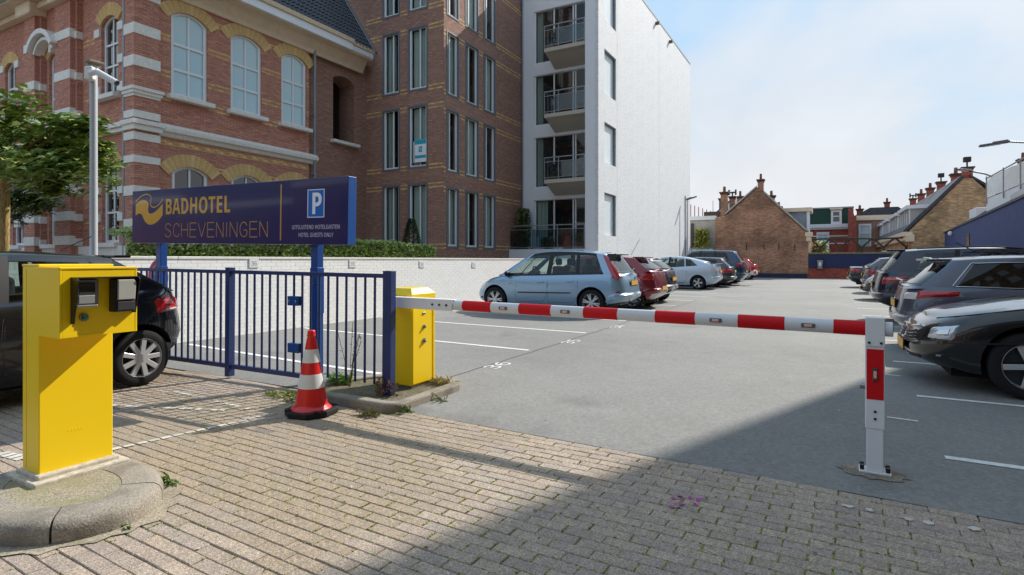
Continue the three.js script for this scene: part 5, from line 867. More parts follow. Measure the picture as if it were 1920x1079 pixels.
// ---------------------------------------------------------------- plants
function leafShape(l, w) {                                       // a folded pointed leaf with a drooping tip
  const p = [], A = [0, 0, 0], T = [0, -l * 0.18, l], L1 = [-w / 2, l * 0.06, l * 0.38], R1 = [w / 2, l * 0.06, l * 0.38], L2 = [-w * 0.36, l * 0.0, l * 0.72], R2 = [w * 0.36, l * 0.0, l * 0.72], M1 = [0, -l * 0.015, l * 0.4], M2 = [0, -l * 0.07, l * 0.74];
  for (const [a, b, c] of [[A, M1, L1], [A, R1, M1], [M1, M2, L1], [L1, M2, L2], [M1, R1, M2], [R1, R2, M2], [L2, M2, T], [M2, R2, T]]) p.push(...a, ...b, ...c);
  const g = new THREE.BufferGeometry(); g.setAttribute('position', new THREE.Float32BufferAttribute(p, 3)); g.computeVertexNormals(); return planar(g);
}
const leafMat = (rough = 0.45) => phys(0xffffff, rough, { transmission: 0.22, thickness: 0, specularIntensity: 0.8 });
function crownLeaves(R, n, clumps, tone) {
  const out = [];
  for (let i = 0; i < n; i++) {
    const c = clumps[Math.floor(R() * clumps.length)], a = R() * 6.283, b = Math.acos(2 * R() - 1), k = Math.pow(R(), 0.45) * c.r, v = 0.65 + R() * 0.7, y = R() < 0.12;
    out.push({ at: [c.x + Math.sin(b) * Math.cos(a) * k, c.y + Math.cos(b) * k * 0.8, c.z + Math.sin(b) * Math.sin(a) * k], turn: [(R() - 0.3) * 1.2, R() * 6.283, (R() - 0.5) * 0.9], size: 0.7 + R() * 0.6, tint: [tone[0] * v * (y ? 1.7 : 1), tone[1] * v * (y ? 1.3 : 1), tone[2] * v] });
  }
  return out;
}
function tree(label, base, trunkTop, clumps, n, leaf, tone, seed, r0, group) {
  const R = rng(seed), t = thing('street_tree', label, 'tree', base, 0, group), limbs = [tube([[0, 0, 0], [0.01, trunkTop * 0.5, 0.02], [0.0, trunkTop, 0.0]], r0, 12, 16)];
  for (const c of clumps) limbs.push(tube([[0, trunkTop - 0.15, 0], [c.x * 0.4, lerp(trunkTop, c.y, 0.55), c.z * 0.4], [c.x * 0.85, c.y, c.z * 0.85]], r0 * 0.33, 6, 10));
  mesh('trunk', join(limbs), M.bark, t); scatter('crown', leaf, leafMat(), crownLeaves(R, n, clumps, tone), t);
}
{
  const R = rng(61), p = atDepth(10, 470, 11), clumps = [];
  for (let i = 0; i < 30; i++) { const a = R() * 6.283, k = 0.25 + Math.sqrt(R()) * 1.35; clumps.push({ x: Math.cos(a) * k, y: 3.75 + (R() - 0.5) * 1.05 - (k > 1.2 ? 0.3 : 0), z: Math.sin(a) * k, r: 0.30 + R() * 0.22 }); }
  for (const [x, y] of [[1.25, 3.05], [0.95, 2.75], [1.75, 3.95], [1.85, 3.5]]) clumps.push({ x: x * CO, y, z: -x * SI * 0.9, r: 0.26 });
  tree('young broad leaved tree with a bright yellowish trunk at the edge of the picture', [p[0], 0, p[2]], 3.1, clumps, 4900, leafShape(0.22, 0.125), [0.24, 0.34, 0.08], 62, 0.075, 'street trees');
  const q = atDepth(-6, 460, 17), far = []; for (let i = 0; i < 18; i++) { const a = R() * 6.283, k = Math.sqrt(R()) * 1.5; far.push({ x: Math.cos(a) * k, y: 3.1 + (R() - 0.5) * 1.2, z: Math.sin(a) * k, r: 0.45 }); }
  tree('darker tree standing further back behind the trunk of the young tree', [q[0], 0, q[2]], 2.6, far, 2600, leafShape(0.2, 0.12), [0.12, 0.19, 0.05], 65, 0.08, 'street trees');
}
{ // ivy hedge on the boundary wall
  const t = thing('ivy_hedge', 'clipped green ivy hedge growing behind the white boundary wall', 'hedge'), R = rng(71), list = [], leaf = leafShape(0.062, 0.06);
  const z0 = -4.8, z1 = -12.75, top = (z) => lerp(1.88, 1.76, (z0 - z) / (z0 - z1)) + (fbm(z * 1.3, 3, 7, 3) - 0.5) * 0.16;
  for (let i = 0; i < 15000; i++) {
    const z = lerp(z0, z1, R()), h = top(z), face = R(), v = 0.35 + R() * 0.95, bump = (fbm(z * 3, face * 4, 8, 3) - 0.5) * 0.14; let x, y;
    if (face < 0.68) { x = -9.52 + bump - R() * 0.1; y = lerp(1.2, h, R()); } else { x = -9.5 - R() * 0.8; y = h - R() * 0.06 + bump * 0.6; }
    if (z1 - z > -0.2) y -= R() * 0.1;
    list.push({ at: [x, y, z], turn: [0.5 + R() * 1.0, Math.PI / 2 + (R() - 0.5) * 2.2, (R() - 0.5) * 1.4], size: 0.7 + R() * 0.7, tint: [0.26 * v, 0.35 * v, 0.1 * v] });
  }
  mesh('dark_core', span(-10.25, -9.68, 0.2, 1.55, z1 + 0.15, z0 - 0.35), std(0x1a2410, 1), t); scatter('foliage', leaf, leafMat(0.4), list, t);  // plain dark green box fills the core behind the leaves
}
{ // small conifer and bush in front of the brown building
  const p = onX(772, 465, -12.2), R = rng(81), list = [];
  const t = thing('small_conifer', 'dark slender conifer rising above the hedge before the brown building', 'conifer', [p[0], 0, p[2]]);
  for (let i = 0; i < 3200; i++) { const h = Math.pow(R(), 1.2), a = R() * 6.283, r = (1 - h) * 0.62 * (0.6 + 0.4 * R()) + 0.03, v = 0.6 + R() * 0.7; list.push({ at: [Math.cos(a) * r, 0.8 + h * 1.95, Math.sin(a) * r], turn: [-0.6 + R() * 0.6, -a + Math.PI / 2, 0], size: 0.7 + R() * 0.7, tint: [0.05 * v, 0.085 * v, 0.035 * v] }); }
  mesh('trunk', bar([0, 0, 0], [0, 2.4, 0], 0.05, 6, 0.02), M.bark, t); scatter('crown', leafShape(0.1, 0.03), leafMat(0.6), list, t);
  const q = onX(705, 465, -12.4), b = thing('low_bush', 'low dark bush topping the hedge near the dark brick wall', 'bush', [q[0], 0, q[2]]), l2 = [];
  for (let i = 0; i < 900; i++) { const a = R() * 6.283, k = Math.sqrt(R()) * 0.42, v = 0.6 + R() * 0.7; l2.push({ at: [Math.cos(a) * k, 1.3 + Math.sqrt(Math.max(0, 0.18 - k * k)) * (0.6 + R() * 0.5) + 0.15, Math.sin(a) * k], turn: [R(), R() * 6.283, 0], size: 0.8 + R() * 0.5, tint: [0.06 * v, 0.11 * v, 0.035 * v] }); }
  mesh('stem', bar([0, 0, 0], [0, 1.5, 0], 0.03, 6), M.bark, b); scatter('crown', leafShape(0.09, 0.07), leafMat(0.5), l2, b);
}
{ // plants on the terrace, chair, shrub by the far fence
  const R = rng(91), pot = (label, name, pos, h, w, n, tone, leaf) => { const t = thing(name, label, 'plant', pos), l = []; for (let i = 0; i < n; i++) { const a = R() * 6.283, k = Math.sqrt(R()) * w, y = Math.pow(R(), 0.8) * h, v = 0.6 + R() * 0.8; l.push({ at: [Math.cos(a) * k * (1 - 0.5 * y / h), 0.3 + y, Math.sin(a) * k], turn: [R() * 1.2 - 0.2, R() * 6.283, 0], size: 0.7 + R() * 0.7, tint: tone.map((q) => q * v * 1.5) }); } mesh('pot', lathe([[0.001, 0], [0.14, 0], [0.19, 0.34], [0.16, 0.34], [0.15, 0.28], [0.001, 0.28]], 18), std(0x8a5a44, 0.9), t); scatter('foliage', leaf, leafMat(0.5), l, t); return t; };
  pot('leafy climber in the corner of the terrace against the brown wall', 'terrace_climber', [-13.5, 1.6, -25.6], 2.1, 0.42, 1500, [0.09, 0.11, 0.03], leafShape(0.12, 0.08));
  pot('low green potted plant in the middle of the terrace', 'potted_plant', [-12.1, 1.6, -25.5], 0.6, 0.4, 600, [0.05, 0.09, 0.03], leafShape(0.1, 0.06));
  pot('straw coloured potted grass by the white pillar of the terrace', 'potted_grass', [-10.3, 1.6, -25.5], 0.75, 0.3, 500, [0.26, 0.2, 0.08], leafShape(0.2, 0.02));
  const v = pot('small balcony plant on the top balcony', 'balcony_plant', [-11.6, 11.75, -25.5], 0.5, 0.2, 260, [0.05, 0.1, 0.04], leafShape(0.1, 0.06));
  copyOf(v, 'small balcony plant on the lowest balcony', [-11.75, 5.31, -25.5]);
  const c = thing('garden_chair', 'white slatted garden chair on the ground floor terrace', 'chair', [-12.85, 1.6, -25.5], 0.3); mesh('seat', rbox(0.5, 0.04, 0.46, 0.01, 0, 0.43, 0), M.white, c); for (let i = 0; i < 4; i++) mesh('back_slat', rbox(0.07, 0.5, 0.03, 0.01, -0.18 + i * 0.12, 0.7, -0.22), M.white, c); for (const x of [-0.22, 0.22]) for (const z of [-0.2, 0.2]) mesh('leg', rbox(0.04, 0.42, 0.04, 0.008, x, 0.21, z), M.white, c);
  const f = thing('terracotta_figure', 'terracotta coloured jar on the terrace beside the potted grass', 'jar', [-11.0, 1.6, -25.5]); mesh('jar_body', lathe([[0.001, 0], [0.16, 0], [0.24, 0.3], [0.22, 0.6], [0.12, 0.85], [0.15, 0.95], [0.12, 0.95], [0.1, 0.86], [0.001, 0.8]], 22), std(0x9a5236, 0.85), f);
  const s = thing('yellow_shrub', 'yellow green shrub behind the glass fence at the far corner', 'shrub', [-8.75, 0, ZE + 0.25]), l = [];
  for (let i = 0; i < 1500; i++) { const a = R() * 6.283, k = Math.sqrt(R()) * 0.75, y = R(), q = 0.6 + R() * 0.8; l.push({ at: [Math.cos(a) * k * (1 - 0.4 * y), 1.4 + y * 2.5, Math.sin(a) * k * 0.25], turn: [R() * 1.4 - 0.3, R() * 6.283, 0], size: 0.8 + R() * 0.7, tint: [0.3 * q, 0.3 * q, 0.05 * q] }); }
  mesh('stem', bar([0, 0, 0], [0, 2.6, 0], 0.06, 6), M.bark, s); scatter('crown', leafShape(0.2, 0.12), leafMat(0.6), l, s);
  const g = thing('street_shrub', 'yellow green bush beyond the far wall by the white trimmed house', 'shrub', [-0.4, 0, -58]), l3 = [];
  for (let i = 0; i < 1200; i++) { const a = R() * 6.283, k = Math.sqrt(R()) * 1.1, y = R(), q = 0.6 + R() * 0.8; l3.push({ at: [Math.cos(a) * k * (1 - 0.6 * y), 0.6 + y * 2.4, Math.sin(a) * k], turn: [R() * 1.4 - 0.3, R() * 6.283, 0], size: 0.8 + R() * 0.7, tint: [0.28 * q, 0.3 * q, 0.06 * q] }); }
  mesh('stem', bar([0, 0, 0], [0, 1.6, 0], 0.07, 6), M.bark, g); scatter('crown', leafShape(0.24, 0.15), leafMat(0.6), l3, g);
}
{ // weeds round the kerbs, fallen petals
  const R = rng(131), blade = leafShape(0.1, 0.011), leaf = leafShape(0.045, 0.02);
  const tuft = (label, at, n, spread, h, tone, shape = blade, y = 0) => { const t = thing('weed_tuft', label, 'weed', [at[0], y, at[1]]), l = []; for (let i = 0; i < n; i++) { const a = R() * 6.283, k = Math.sqrt(R()) * spread, v = 0.6 + R() * 0.8; l.push({ at: [Math.cos(a) * k, R() * h, Math.sin(a) * k * 0.7], turn: [-1.35 + R() * 1.0, R() * 6.283, 0], size: 0.6 + R() * 0.8, tint: tone.map((q) => q * v * 1.7) }); } scatter('blades', shape, leafMat(0.6), l, t); return t; };
  const g = (px, py) => { const p = onGround(px, py); return [p[0], p[2]]; };
  tuft('green grass tuft at the rounded edge of the terminal island', g(313, 908), 60, 0.05, 0.01, [0.12, 0.2, 0.05]);
  tuft('flat green weed in the paving joint below the island kerb', g(226, 988), 50, 0.06, 0.005, [0.11, 0.18, 0.05], leaf);
  tuft('mixed red and green weeds in front of the barrier kerb', g(690, 780), 110, 0.11, 0.03, [0.14, 0.13, 0.05], leaf);
  tuft('green weeds at the corner of the barrier kerb by the asphalt', g(762, 772), 60, 0.07, 0.02, [0.12, 0.17, 0.05], leaf);
  tuft('reddish weed growing round the foot of the fence end post', g(722, 752), 160, 0.12, 0.14, [0.16, 0.1, 0.06], leaf, 0.06);
  tuft('leafy green weed under the fence beside the cone', g(636, 728), 170, 0.14, 0.12, [0.14, 0.24, 0.05], leafShape(0.06, 0.035), 0.03);
  tuft('dry yellow grass on the kerb behind the barrier cabinet', g(832, 730), 120, 0.12, 0.03, [0.28, 0.24, 0.1], blade, 0.05);
  tuft('small green weed at the outer side of the barrier kerb', g(828, 752), 32, 0.05, 0.005, [0.14, 0.18, 0.06]);
  tuft('yellow green moss patch on the paving beside the cone', g(523, 741), 160, 0.16, 0.005, [0.2, 0.24, 0.05], leaf);
  tuft('low moss and grass along the foot of the fence', g(555, 752), 90, 0.12, 0.005, [0.16, 0.18, 0.06], leaf);
  const t = thing('tall_weed', 'tall dry weed with thin stalks growing behind the fence bars', 'weed', [...((p) => [p[0], 0.03, p[2]])(onGround(655, 735))]), st = [], lv = [];
  for (let i = 0; i < 6; i++) { const a = R() * 6.283, l = 0.3 + R() * 0.5, k = 0.12 + R() * 0.16, p = [[0, 0, 0], [Math.cos(a) * k * 0.4, l * 0.5, Math.sin(a) * k * 0.2], [Math.cos(a) * k, l, Math.sin(a) * k * 0.5]]; st.push(tube(p, 0.0028, 5, 8)); for (let j = 0; j < 9; j++) { const s = 0.35 + R() * 0.65; lv.push({ at: [Math.cos(a) * k * s, l * s, Math.sin(a) * k * 0.5 * s], turn: [R() - 0.8, R() * 6.283, 0], size: 0.4 + R() * 0.6, tint: [0.2, 0.15, 0.07] }); } }
  mesh('stalk', join(st), std(0x6b4a32, 0.9), t); scatter('leaves', leaf, leafMat(0.7), lv, t);
  const pt = [], pg = leafShape(0.035, 0.02); for (let i = 0; i < 26; i++) { const [px, py] = [[1302, 938, 30, 9], [1280, 942, 20, 5], [1250, 966, 6, 4], [1292, 968, 5, 3]][Math.min(3, Math.floor(R() * R() * 4))].map((v) => v); const p = onGround(1290 + (R() - 0.5) * 64, 943 + (R() - 0.5) * 22); pt.push({ at: [p[0], 0.006, p[2]], turn: [(R() - 0.5) * 0.6, R() * 6.283, 0], size: 0.5 + R() * 0.7, tint: R() > 0.5 ? [0.42, 0.06, 0.28] : [0.55, 0.2, 0.42] }); }
  scatter('fallen_petals', pg, std(0xffffff, 0.7), pt, scene, 'scattered pink flower petals lying on the shaded paving', 'petals');
  const lt = [], lg = leafShape(0.04, 0.025); for (let i = 0; i < 46; i++) { const p = onGround(300 + R() * 1300, 760 + R() * 290); if (p[2] < -3.7) continue; lt.push({ at: [p[0], 0.005, p[2]], turn: [(R() - 0.5) * 0.5, R() * 6.283, 0], size: 0.25 + R() * 0.5, tint: R() > 0.6 ? [0.5, 0.48, 0.42] : [0.18, 0.11, 0.06] }); }
  for (let i = 0; i < 34; i++) { const p = onGround(860 + R() * 760, 600 + Math.pow(R(), 0.7) * 210); if (p[2] > -4.2) continue; lt.push({ at: [p[0], 0.004, p[2]], turn: [0, R() * 6.283, 0], size: 0.2 + R() * 0.3, tint: R() > 0.4 ? [0.62, 0.62, 0.6] : [0.07, 0.07, 0.07] }); }
  scatter('ground_litter', lg, std(0xffffff, 0.8), lt, scene, 'tiny scraps of dry leaf and paper scattered over paving and asphalt', 'leaf litter');
}
// ---------------------------------------------------------------- cars
// Local axes of a car: x from its nose to its tail, y up, z across. The body below the windows is one skin, the cabin above it pillars, roof and panes.
const pick = (list, x) => { if (x <= list[0][0]) return list[0][1]; for (let i = 1; i < list.length; i++) if (x <= list[i][0]) { const [a, p] = list[i - 1], [b, q] = list[i]; const t = (x - a) / (b - a); const pm = i > 1 ? (q - list[i - 2][1]) / (b - list[i - 2][0]) : (q - p) / (b - a), qm = i < list.length - 1 ? (list[i + 1][1] - p) / (list[i + 1][0] - a) : (q - p) / (b - a), h = b - a, t2 = t * t, t3 = t2 * t; return (2 * t3 - 3 * t2 + 1) * p + (t3 - 2 * t2 + t) * h * pm * 0.9 + (-2 * t3 + 3 * t2) * q + (t3 - t2) * h * qm * 0.9; } return list[list.length - 1][1]; };
const CM = {
  glassClear: phys(0xffffff, 0.02, { transmission: 1, thickness: 0, ior: 1.5, color: new THREE.Color(0.62, 0.72, 0.70) }), glassDark: phys(0xffffff, 0.02, { transmission: 1, thickness: 0, ior: 1.5, color: new THREE.Color(0.16, 0.19, 0.2) }),
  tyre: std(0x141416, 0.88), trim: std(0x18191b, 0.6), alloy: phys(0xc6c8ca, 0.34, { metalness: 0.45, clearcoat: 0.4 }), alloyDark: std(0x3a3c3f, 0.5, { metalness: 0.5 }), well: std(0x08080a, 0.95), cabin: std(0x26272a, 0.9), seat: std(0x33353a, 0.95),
  tail: phys(0xa8101c, 0.12, { clearcoat: 1, clearcoatRoughness: 0.03 }), tailPale: phys(0xcfc6c8, 0.15, { clearcoat: 1 }), lamp: phys(0xc8ccd0, 0.12, { clearcoat: 1, metalness: 0.55 }), plate: std(0xe2a72c, 0.5), chrome: std(0xc6c8ca, 0.15, { metalness: 1 }), amber: phys(0xc8641e, 0.2, { clearcoat: 1 }),
};
const paint = (hex, metal = 0.35, rough = 0.32) => phys(hex, rough, { metalness: metal, clearcoat: 1, clearcoatRoughness: 0.03 });
const csg = new Evaluator(); csg.attributes = ['position', 'normal', 'uv']; csg.useGroups = true;
function wheelGeo(r, w, spokes, style) {
  const k = r / 0.31, tyre = lathe([[r * 0.66, -w / 2 + 0.012], [r * 0.8, -w / 2], [r * 0.95, -w / 2 + 0.012], [r * 0.99, -w / 2 + 0.035], [r, -w * 0.2], [r, w * 0.2], [r * 0.99, w / 2 - 0.035], [r * 0.95, w / 2 - 0.012], [r * 0.8, w / 2], [r * 0.66, w / 2 - 0.012]], 44).rotateX(Math.PI / 2);
  const R = r * 0.67, list = [lathe([[R * 0.93, -w * 0.4], [R * 0.96, w * 0.3], [R * 1.0, w * 0.44], [R * 1.02, w * 0.46], [R * 1.03, w * 0.4]], 44).rotateX(Math.PI / 2), clean(new THREE.CylinderGeometry(R * 0.2, R * 0.23, 0.05, 20).rotateX(Math.PI / 2).translate(0, 0, w * 0.33))];
  const sp = (a, w0, w1) => { const s = new THREE.Shape([[-w0, R * 0.12], [w0, R * 0.12], [w1, R * 0.97], [-w1, R * 0.97]].map((p) => new THREE.Vector2(...p))); return clean(new THREE.ExtrudeGeometry(s, { depth: 0.018, bevelEnabled: true, bevelSize: 0.004, bevelThickness: 0.006, bevelSegments: 2 }).translate(0, 0, w * 0.3).rotateZ(a)); };
  for (let i = 0; i < spokes; i++) { const a = i / spokes * 6.2832; if (style === 'twin') { list.push(sp(a - 0.14, R * 0.06, R * 0.055), sp(a + 0.14, R * 0.06, R * 0.055)); } else list.push(sp(a, R * 0.1, style === 'wide' ? R * 0.19 : R * 0.11)); }
  const disc = clean(new THREE.CylinderGeometry(R * 0.95, R * 0.95, 0.02, 36).rotateX(Math.PI / 2).translate(0, 0, -0.01));
  return { tyre, rim: join(list), disc };
}
const wheelCache = new Map();
function makeCar(S, colour, label, [x, z], turn, extra = {}) {
  const { L, W } = S, t = thing(extra.name ?? 'parked_car', label, 'car', [x, 0, z], turn, undefined), body = colour, hw = W / 2;
  const wt = S.wt ?? [[0, 0.9], [0.08, 0.95], [0.3, 0.985], [0.55, 1], [0.8, 0.985], [0.93, 0.965], [1, 0.925]];
  const fx = S.fx ?? [[0, 0.16], [0.1, 0.05], [0.35, 0], [0.6, 0.02], [0.82, 0.09], [0.94, 0.2], [1, 0.32]], rx = S.rx ?? [[0, 0.2], [0.12, 0.06], [0.3, 0], [0.5, 0.015], [0.75, 0.05], [1, 0.1]];
  const Cf = S.cf ?? 0.75, Cr = S.cr ?? 0.5, nf = S.nf ?? 2.5, nr = S.nr ?? 3.2, sill = (q) => (S.sill ?? 0.2) + 0.06 * smooth(0.7, 0, q) + 0.1 * smooth(L - 0.7, L, q);
  const plan = (s, tt) => {                                      // s: 0..1 nose to front corner, 1..2 flank, 2..3 rear corner to tail
    const a = pick(fx, tt), b = L - pick(rx, tt), w = hw * pick(wt, tt); let px, pz;
    if (s <= 1) { const f = s * Math.PI / 2; px = a + Cf * (1 - Math.cos(f) ** (2 / nf)); pz = Math.sin(f) ** (2 / nf); } else if (s <= 2) { px = lerp(a + Cf, b - Cr, s - 1); pz = 1; } else { const f = (3 - s) * Math.PI / 2; px = b - Cr * (1 - Math.cos(f) ** (2 / nr)); pz = Math.sin(f) ** (2 / nr); }
    return [px, pz * w * (1 - 0.035 * ((px - L / 2) / (L / 2)) ** 4)];
  };
  const skin = (s, tt, sg = 1) => { const [px, pz] = plan(s, tt), y0 = sill(px), y1 = pick(S.deck, px); return new THREE.Vector3(px, lerp(y0, y1, tt), pz * sg); };
  const sList = []; for (let i = 0; i <= 10; i++) sList.push(i / 10); for (let i = 1; i <= 26; i++) sList.push(1 + i / 26); for (let i = 1; i <= 10; i++) sList.push(2 + i / 10);
  const tList = [0, 0.05, 0.12, 0.22, 0.34, 0.46, 0.58, 0.7, 0.8, 0.88, 0.94, 0.98, 1], pos = [], quad = (A, B, C, D, out) => out.push(...A, ...B, ...C, ...A, ...C, ...D);
  const V = (v) => [v.x, v.y, v.z];
  for (const sg of [1, -1]) for (let i = 0; i < sList.length - 1; i++) {
    const f = (s, k) => V(skin(s, tList[k], sg)), q = (A, B, C, D) => (sg > 0 ? quad(A, B, C, D, pos) : quad(D, C, B, A, pos));
    for (let k = 0; k < tList.length - 1; k++) q(f(sList[i], k), f(sList[i + 1], k), f(sList[i + 1], k + 1), f(sList[i], k + 1));
    const cap = (s, g) => { const p = skin(s, 1, sg), c = S.crown ?? 0.05; return [p.x, p.y + c * (1 - g * g), p.z * g]; };
    for (let g = 4; g > 0; g--) q(cap(sList[i], g / 4), cap(sList[i + 1], g / 4), cap(sList[i + 1], (g - 1) / 4), cap(sList[i], (g - 1) / 4));
    const A = skin(sList[i], 0, sg), B = skin(sList[i + 1], 0, sg); q([A.x, A.y, 0], [B.x, B.y, 0], V(B), V(A));
  }
  let bg = new THREE.BufferGeometry(); bg.setAttribute('position', new THREE.Float32BufferAttribute(pos, 3)); bg = mergeVertices(bg, 1e-5); bg.computeVertexNormals(); bg = toCreasedNormals(bg, 0.62); bg.setAttribute('uv', new THREE.Float32BufferAttribute(new Float32Array(bg.attributes.position.count * 2), 2));
  const ax = S.axles, r = S.r, cut = [];
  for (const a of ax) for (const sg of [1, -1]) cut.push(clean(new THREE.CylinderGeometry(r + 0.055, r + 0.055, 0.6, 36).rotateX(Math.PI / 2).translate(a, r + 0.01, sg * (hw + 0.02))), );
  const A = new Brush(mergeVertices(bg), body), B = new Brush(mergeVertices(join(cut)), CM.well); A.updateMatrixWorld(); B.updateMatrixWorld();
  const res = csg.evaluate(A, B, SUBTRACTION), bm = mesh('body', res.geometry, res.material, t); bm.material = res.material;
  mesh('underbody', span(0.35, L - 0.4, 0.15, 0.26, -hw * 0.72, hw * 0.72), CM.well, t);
  // wheels
  const key = [r, S.spokes, S.wheel].join(); if (!wheelCache.has(key)) wheelCache.set(key, wheelGeo(r, 0.19, S.spokes ?? 5, S.wheel)); const wg = wheelCache.get(key);
  for (const a of ax) for (const sg of [1, -1]) { const g = part('wheel', t, [a, r, sg * (hw - 0.105)], sg > 0 ? 0 : Math.PI); g.rotation.z = a * 0.7 + sg; mesh('tyre', wg.tyre, CM.tyre, g); mesh('rim', wg.rim, CM.alloy, g); mesh('brake_disc', wg.disc, CM.alloyDark, g); }
  // cabin
  const G = S.cab, wb = hw * (S.wb ?? 0.9), wr = hw * (S.wr ?? 0.69), cols = [];
  const taper = (q) => 1 - 0.03 * ((q - L / 2) / (L / 2)) ** 4;
  for (let i = 0; i <= 8; i++) { const f = i / 8 * Math.PI / 2, c = 1 - Math.cos(f) ** (2 / 3.2), zz = Math.sin(f) ** (2 / 3.2); cols.push({ xb: lerp(G.b[0], G.side[0][0], c), xt: lerp(G.t[0], G.side[0][1], c), z: zz, kind: i < 6 ? 'w' : 'p' }); }
  const ns = 5; for (let i = 0; i < G.side.length - 1; i++) for (let k = (i ? 0 : 1); k < ns; k++) { const A2 = G.side[i], B2 = G.side[i + 1]; cols.push({ xb: lerp(A2[0], B2[0], k / ns), xt: lerp(A2[1], B2[1], k / ns), z: 1, kind: A2[2], pane: i }); }
  cols[8].kind = G.side[0][2]; cols[8].pane = 0;
  const last = G.side[G.side.length - 1]; for (let i = 0; i <= 8; i++) { const f = (1 - i / 8) * Math.PI / 2, c = 1 - Math.cos(f) ** (2 / 3.2), zz = Math.sin(f) ** (2 / 3.2); cols.push({ xb: lerp(G.b[1], last[0], c), xt: lerp(G.t[1], last[1], c), z: zz, kind: i < 2 ? 'p' : 'r' }); }
  const rows = [0, 0.1, 0.3, 0.52, 0.72, 0.88, 1], dip = S.dip ?? 0.03;
  const cabin = (c, tt, sg) => { const xb = c.xb, xt = c.xt, xx = lerp(xb, xt, tt), z = lerp(wb * taper(xb), wr, tt) + Math.sin(tt * Math.PI) * 0.018; return [xx, lerp(pick(S.deck, xb) - dip, pick(S.roof, xt), tt), z * c.z * sg]; };
  const out = { shell: [] }, posts = new Map(), panes = new Map(), addPane = (k, ...q) => { if (!panes.has(k)) panes.set(k, []); quad(...q, panes.get(k)); };
  for (const sg of [1, -1]) for (let i = 0; i < cols.length - 1; i++) {
    const c = cols[i], d = cols[i + 1];
    for (let k = 0; k < rows.length - 1; k++) {
      const q = [cabin(c, rows[k], sg), cabin(d, rows[k], sg), cabin(d, rows[k + 1], sg), cabin(c, rows[k + 1], sg)]; if (sg < 0) q.reverse();
      const glassRow = c.kind === 'r' ? k >= (S.rearLow ?? 1) && k < 5 : k >= 1 && k < 5;
      if (glassRow && c.kind === 'w') addPane('windshield', ...q); else if (glassRow && c.kind === 'r') addPane('rear_window', ...q); else if (glassRow && c.kind === 'g') addPane('side_window' + c.pane + sg, ...q);
      else if (c.kind === 'b' || (c.kind === 'g' && S.blackTrim)) { const key = c.kind === 'b' || !S.blackTrim ? c.pane + '/' + sg : c.pane + '/' + sg + (k < 1 ? 'low' : 'high'); if (!posts.has(key)) posts.set(key, []); quad(...q, posts.get(key)); } else quad(...q, out.shell);
    }
    const cap = (c2, g) => { const p = cabin(c2, 1, sg); return [p[0] + (G.mid - p[0]) * (1 - g) * 0.0, p[1] + (S.roofCrown ?? 0.055) * Math.sqrt(1 - g * g), p[2] * g]; };
    const gs = [1, 0.985, 0.94, 0.85, 0.6, 0.3, 0]; for (let g = 0; g < gs.length - 1; g++) { const q = [cap(c, gs[g]), cap(d, gs[g]), cap(d, gs[g + 1]), cap(c, gs[g + 1])]; if (sg < 0) q.reverse(); quad(...q, out.shell); }
  }
  const build = (arr, crease = 0.7) => { let g = new THREE.BufferGeometry(); g.setAttribute('position', new THREE.Float32BufferAttribute(arr, 3)); g = mergeVertices(g, 1e-5); g.computeVertexNormals(); return clean(toCreasedNormals(g, crease)); };
  mesh('roof', build(out.shell), body, t); for (const [k, arr] of posts) mesh(/low|high/.test(k) ? 'window_seal' : 'door_pillar', build(arr), CM.trim, t);
  for (const [k, arr] of panes) mesh(k.replace(/[-\d]+$/, ''), build(arr), (k === 'windshield' || !S.tinted) && !extra.dark ? CM.glassClear : CM.glassDark, t);
  // dark floor of the cabin, seats
  const fl = []; for (const sg of [1, -1]) for (let i = 0; i < cols.length - 1; i++) { const a = cabin(cols[i], 0.09, sg), b = cabin(cols[i + 1], 0.09, sg), m = (p, g) => [p[0] * 1 + (p[0] < L / 2 ? 0.04 : -0.04), p[1] + 0.012 + (S.crown ?? 0.05), p[2] * g * 0.97]; const q = [m(a, 1), m(b, 1), m(b, 0), m(a, 0)]; quad(...q, fl); }
  mesh('cabin_floor', build(fl), CM.cabin, t);
  if (!extra.far) {
    const yb = pick(S.deck, G.side[1][0] + 0.5), row = (xx, zz) => mesh('seat', join([rbox(0.16, 0.34, 0.44, 0.05, xx, yb + 0.08, zz, 3), rbox(0.1, 0.17, 0.24, 0.045, xx + 0.02, yb + 0.36, zz, 3), bar([xx, yb + 0.2, zz - 0.06], [xx + 0.01, yb + 0.3, zz - 0.06], 0.008), bar([xx, yb + 0.2, zz + 0.06], [xx + 0.01, yb + 0.3, zz + 0.06], 0.008)]), CM.seat, t);
    for (const zz of [-0.36, 0.36]) { row(S.seats[0], zz); row(S.seats[1], zz); }
    const sw = new THREE.TorusGeometry(0.17, 0.014, 8, 24).rotateY(Math.PI / 2).rotateZ(0.4).translate(S.seats[0] - 0.62, yb + 0.08, S.wheelSide ?? 0.36); mesh('steering_wheel', clean(sw), CM.trim, t);
  }
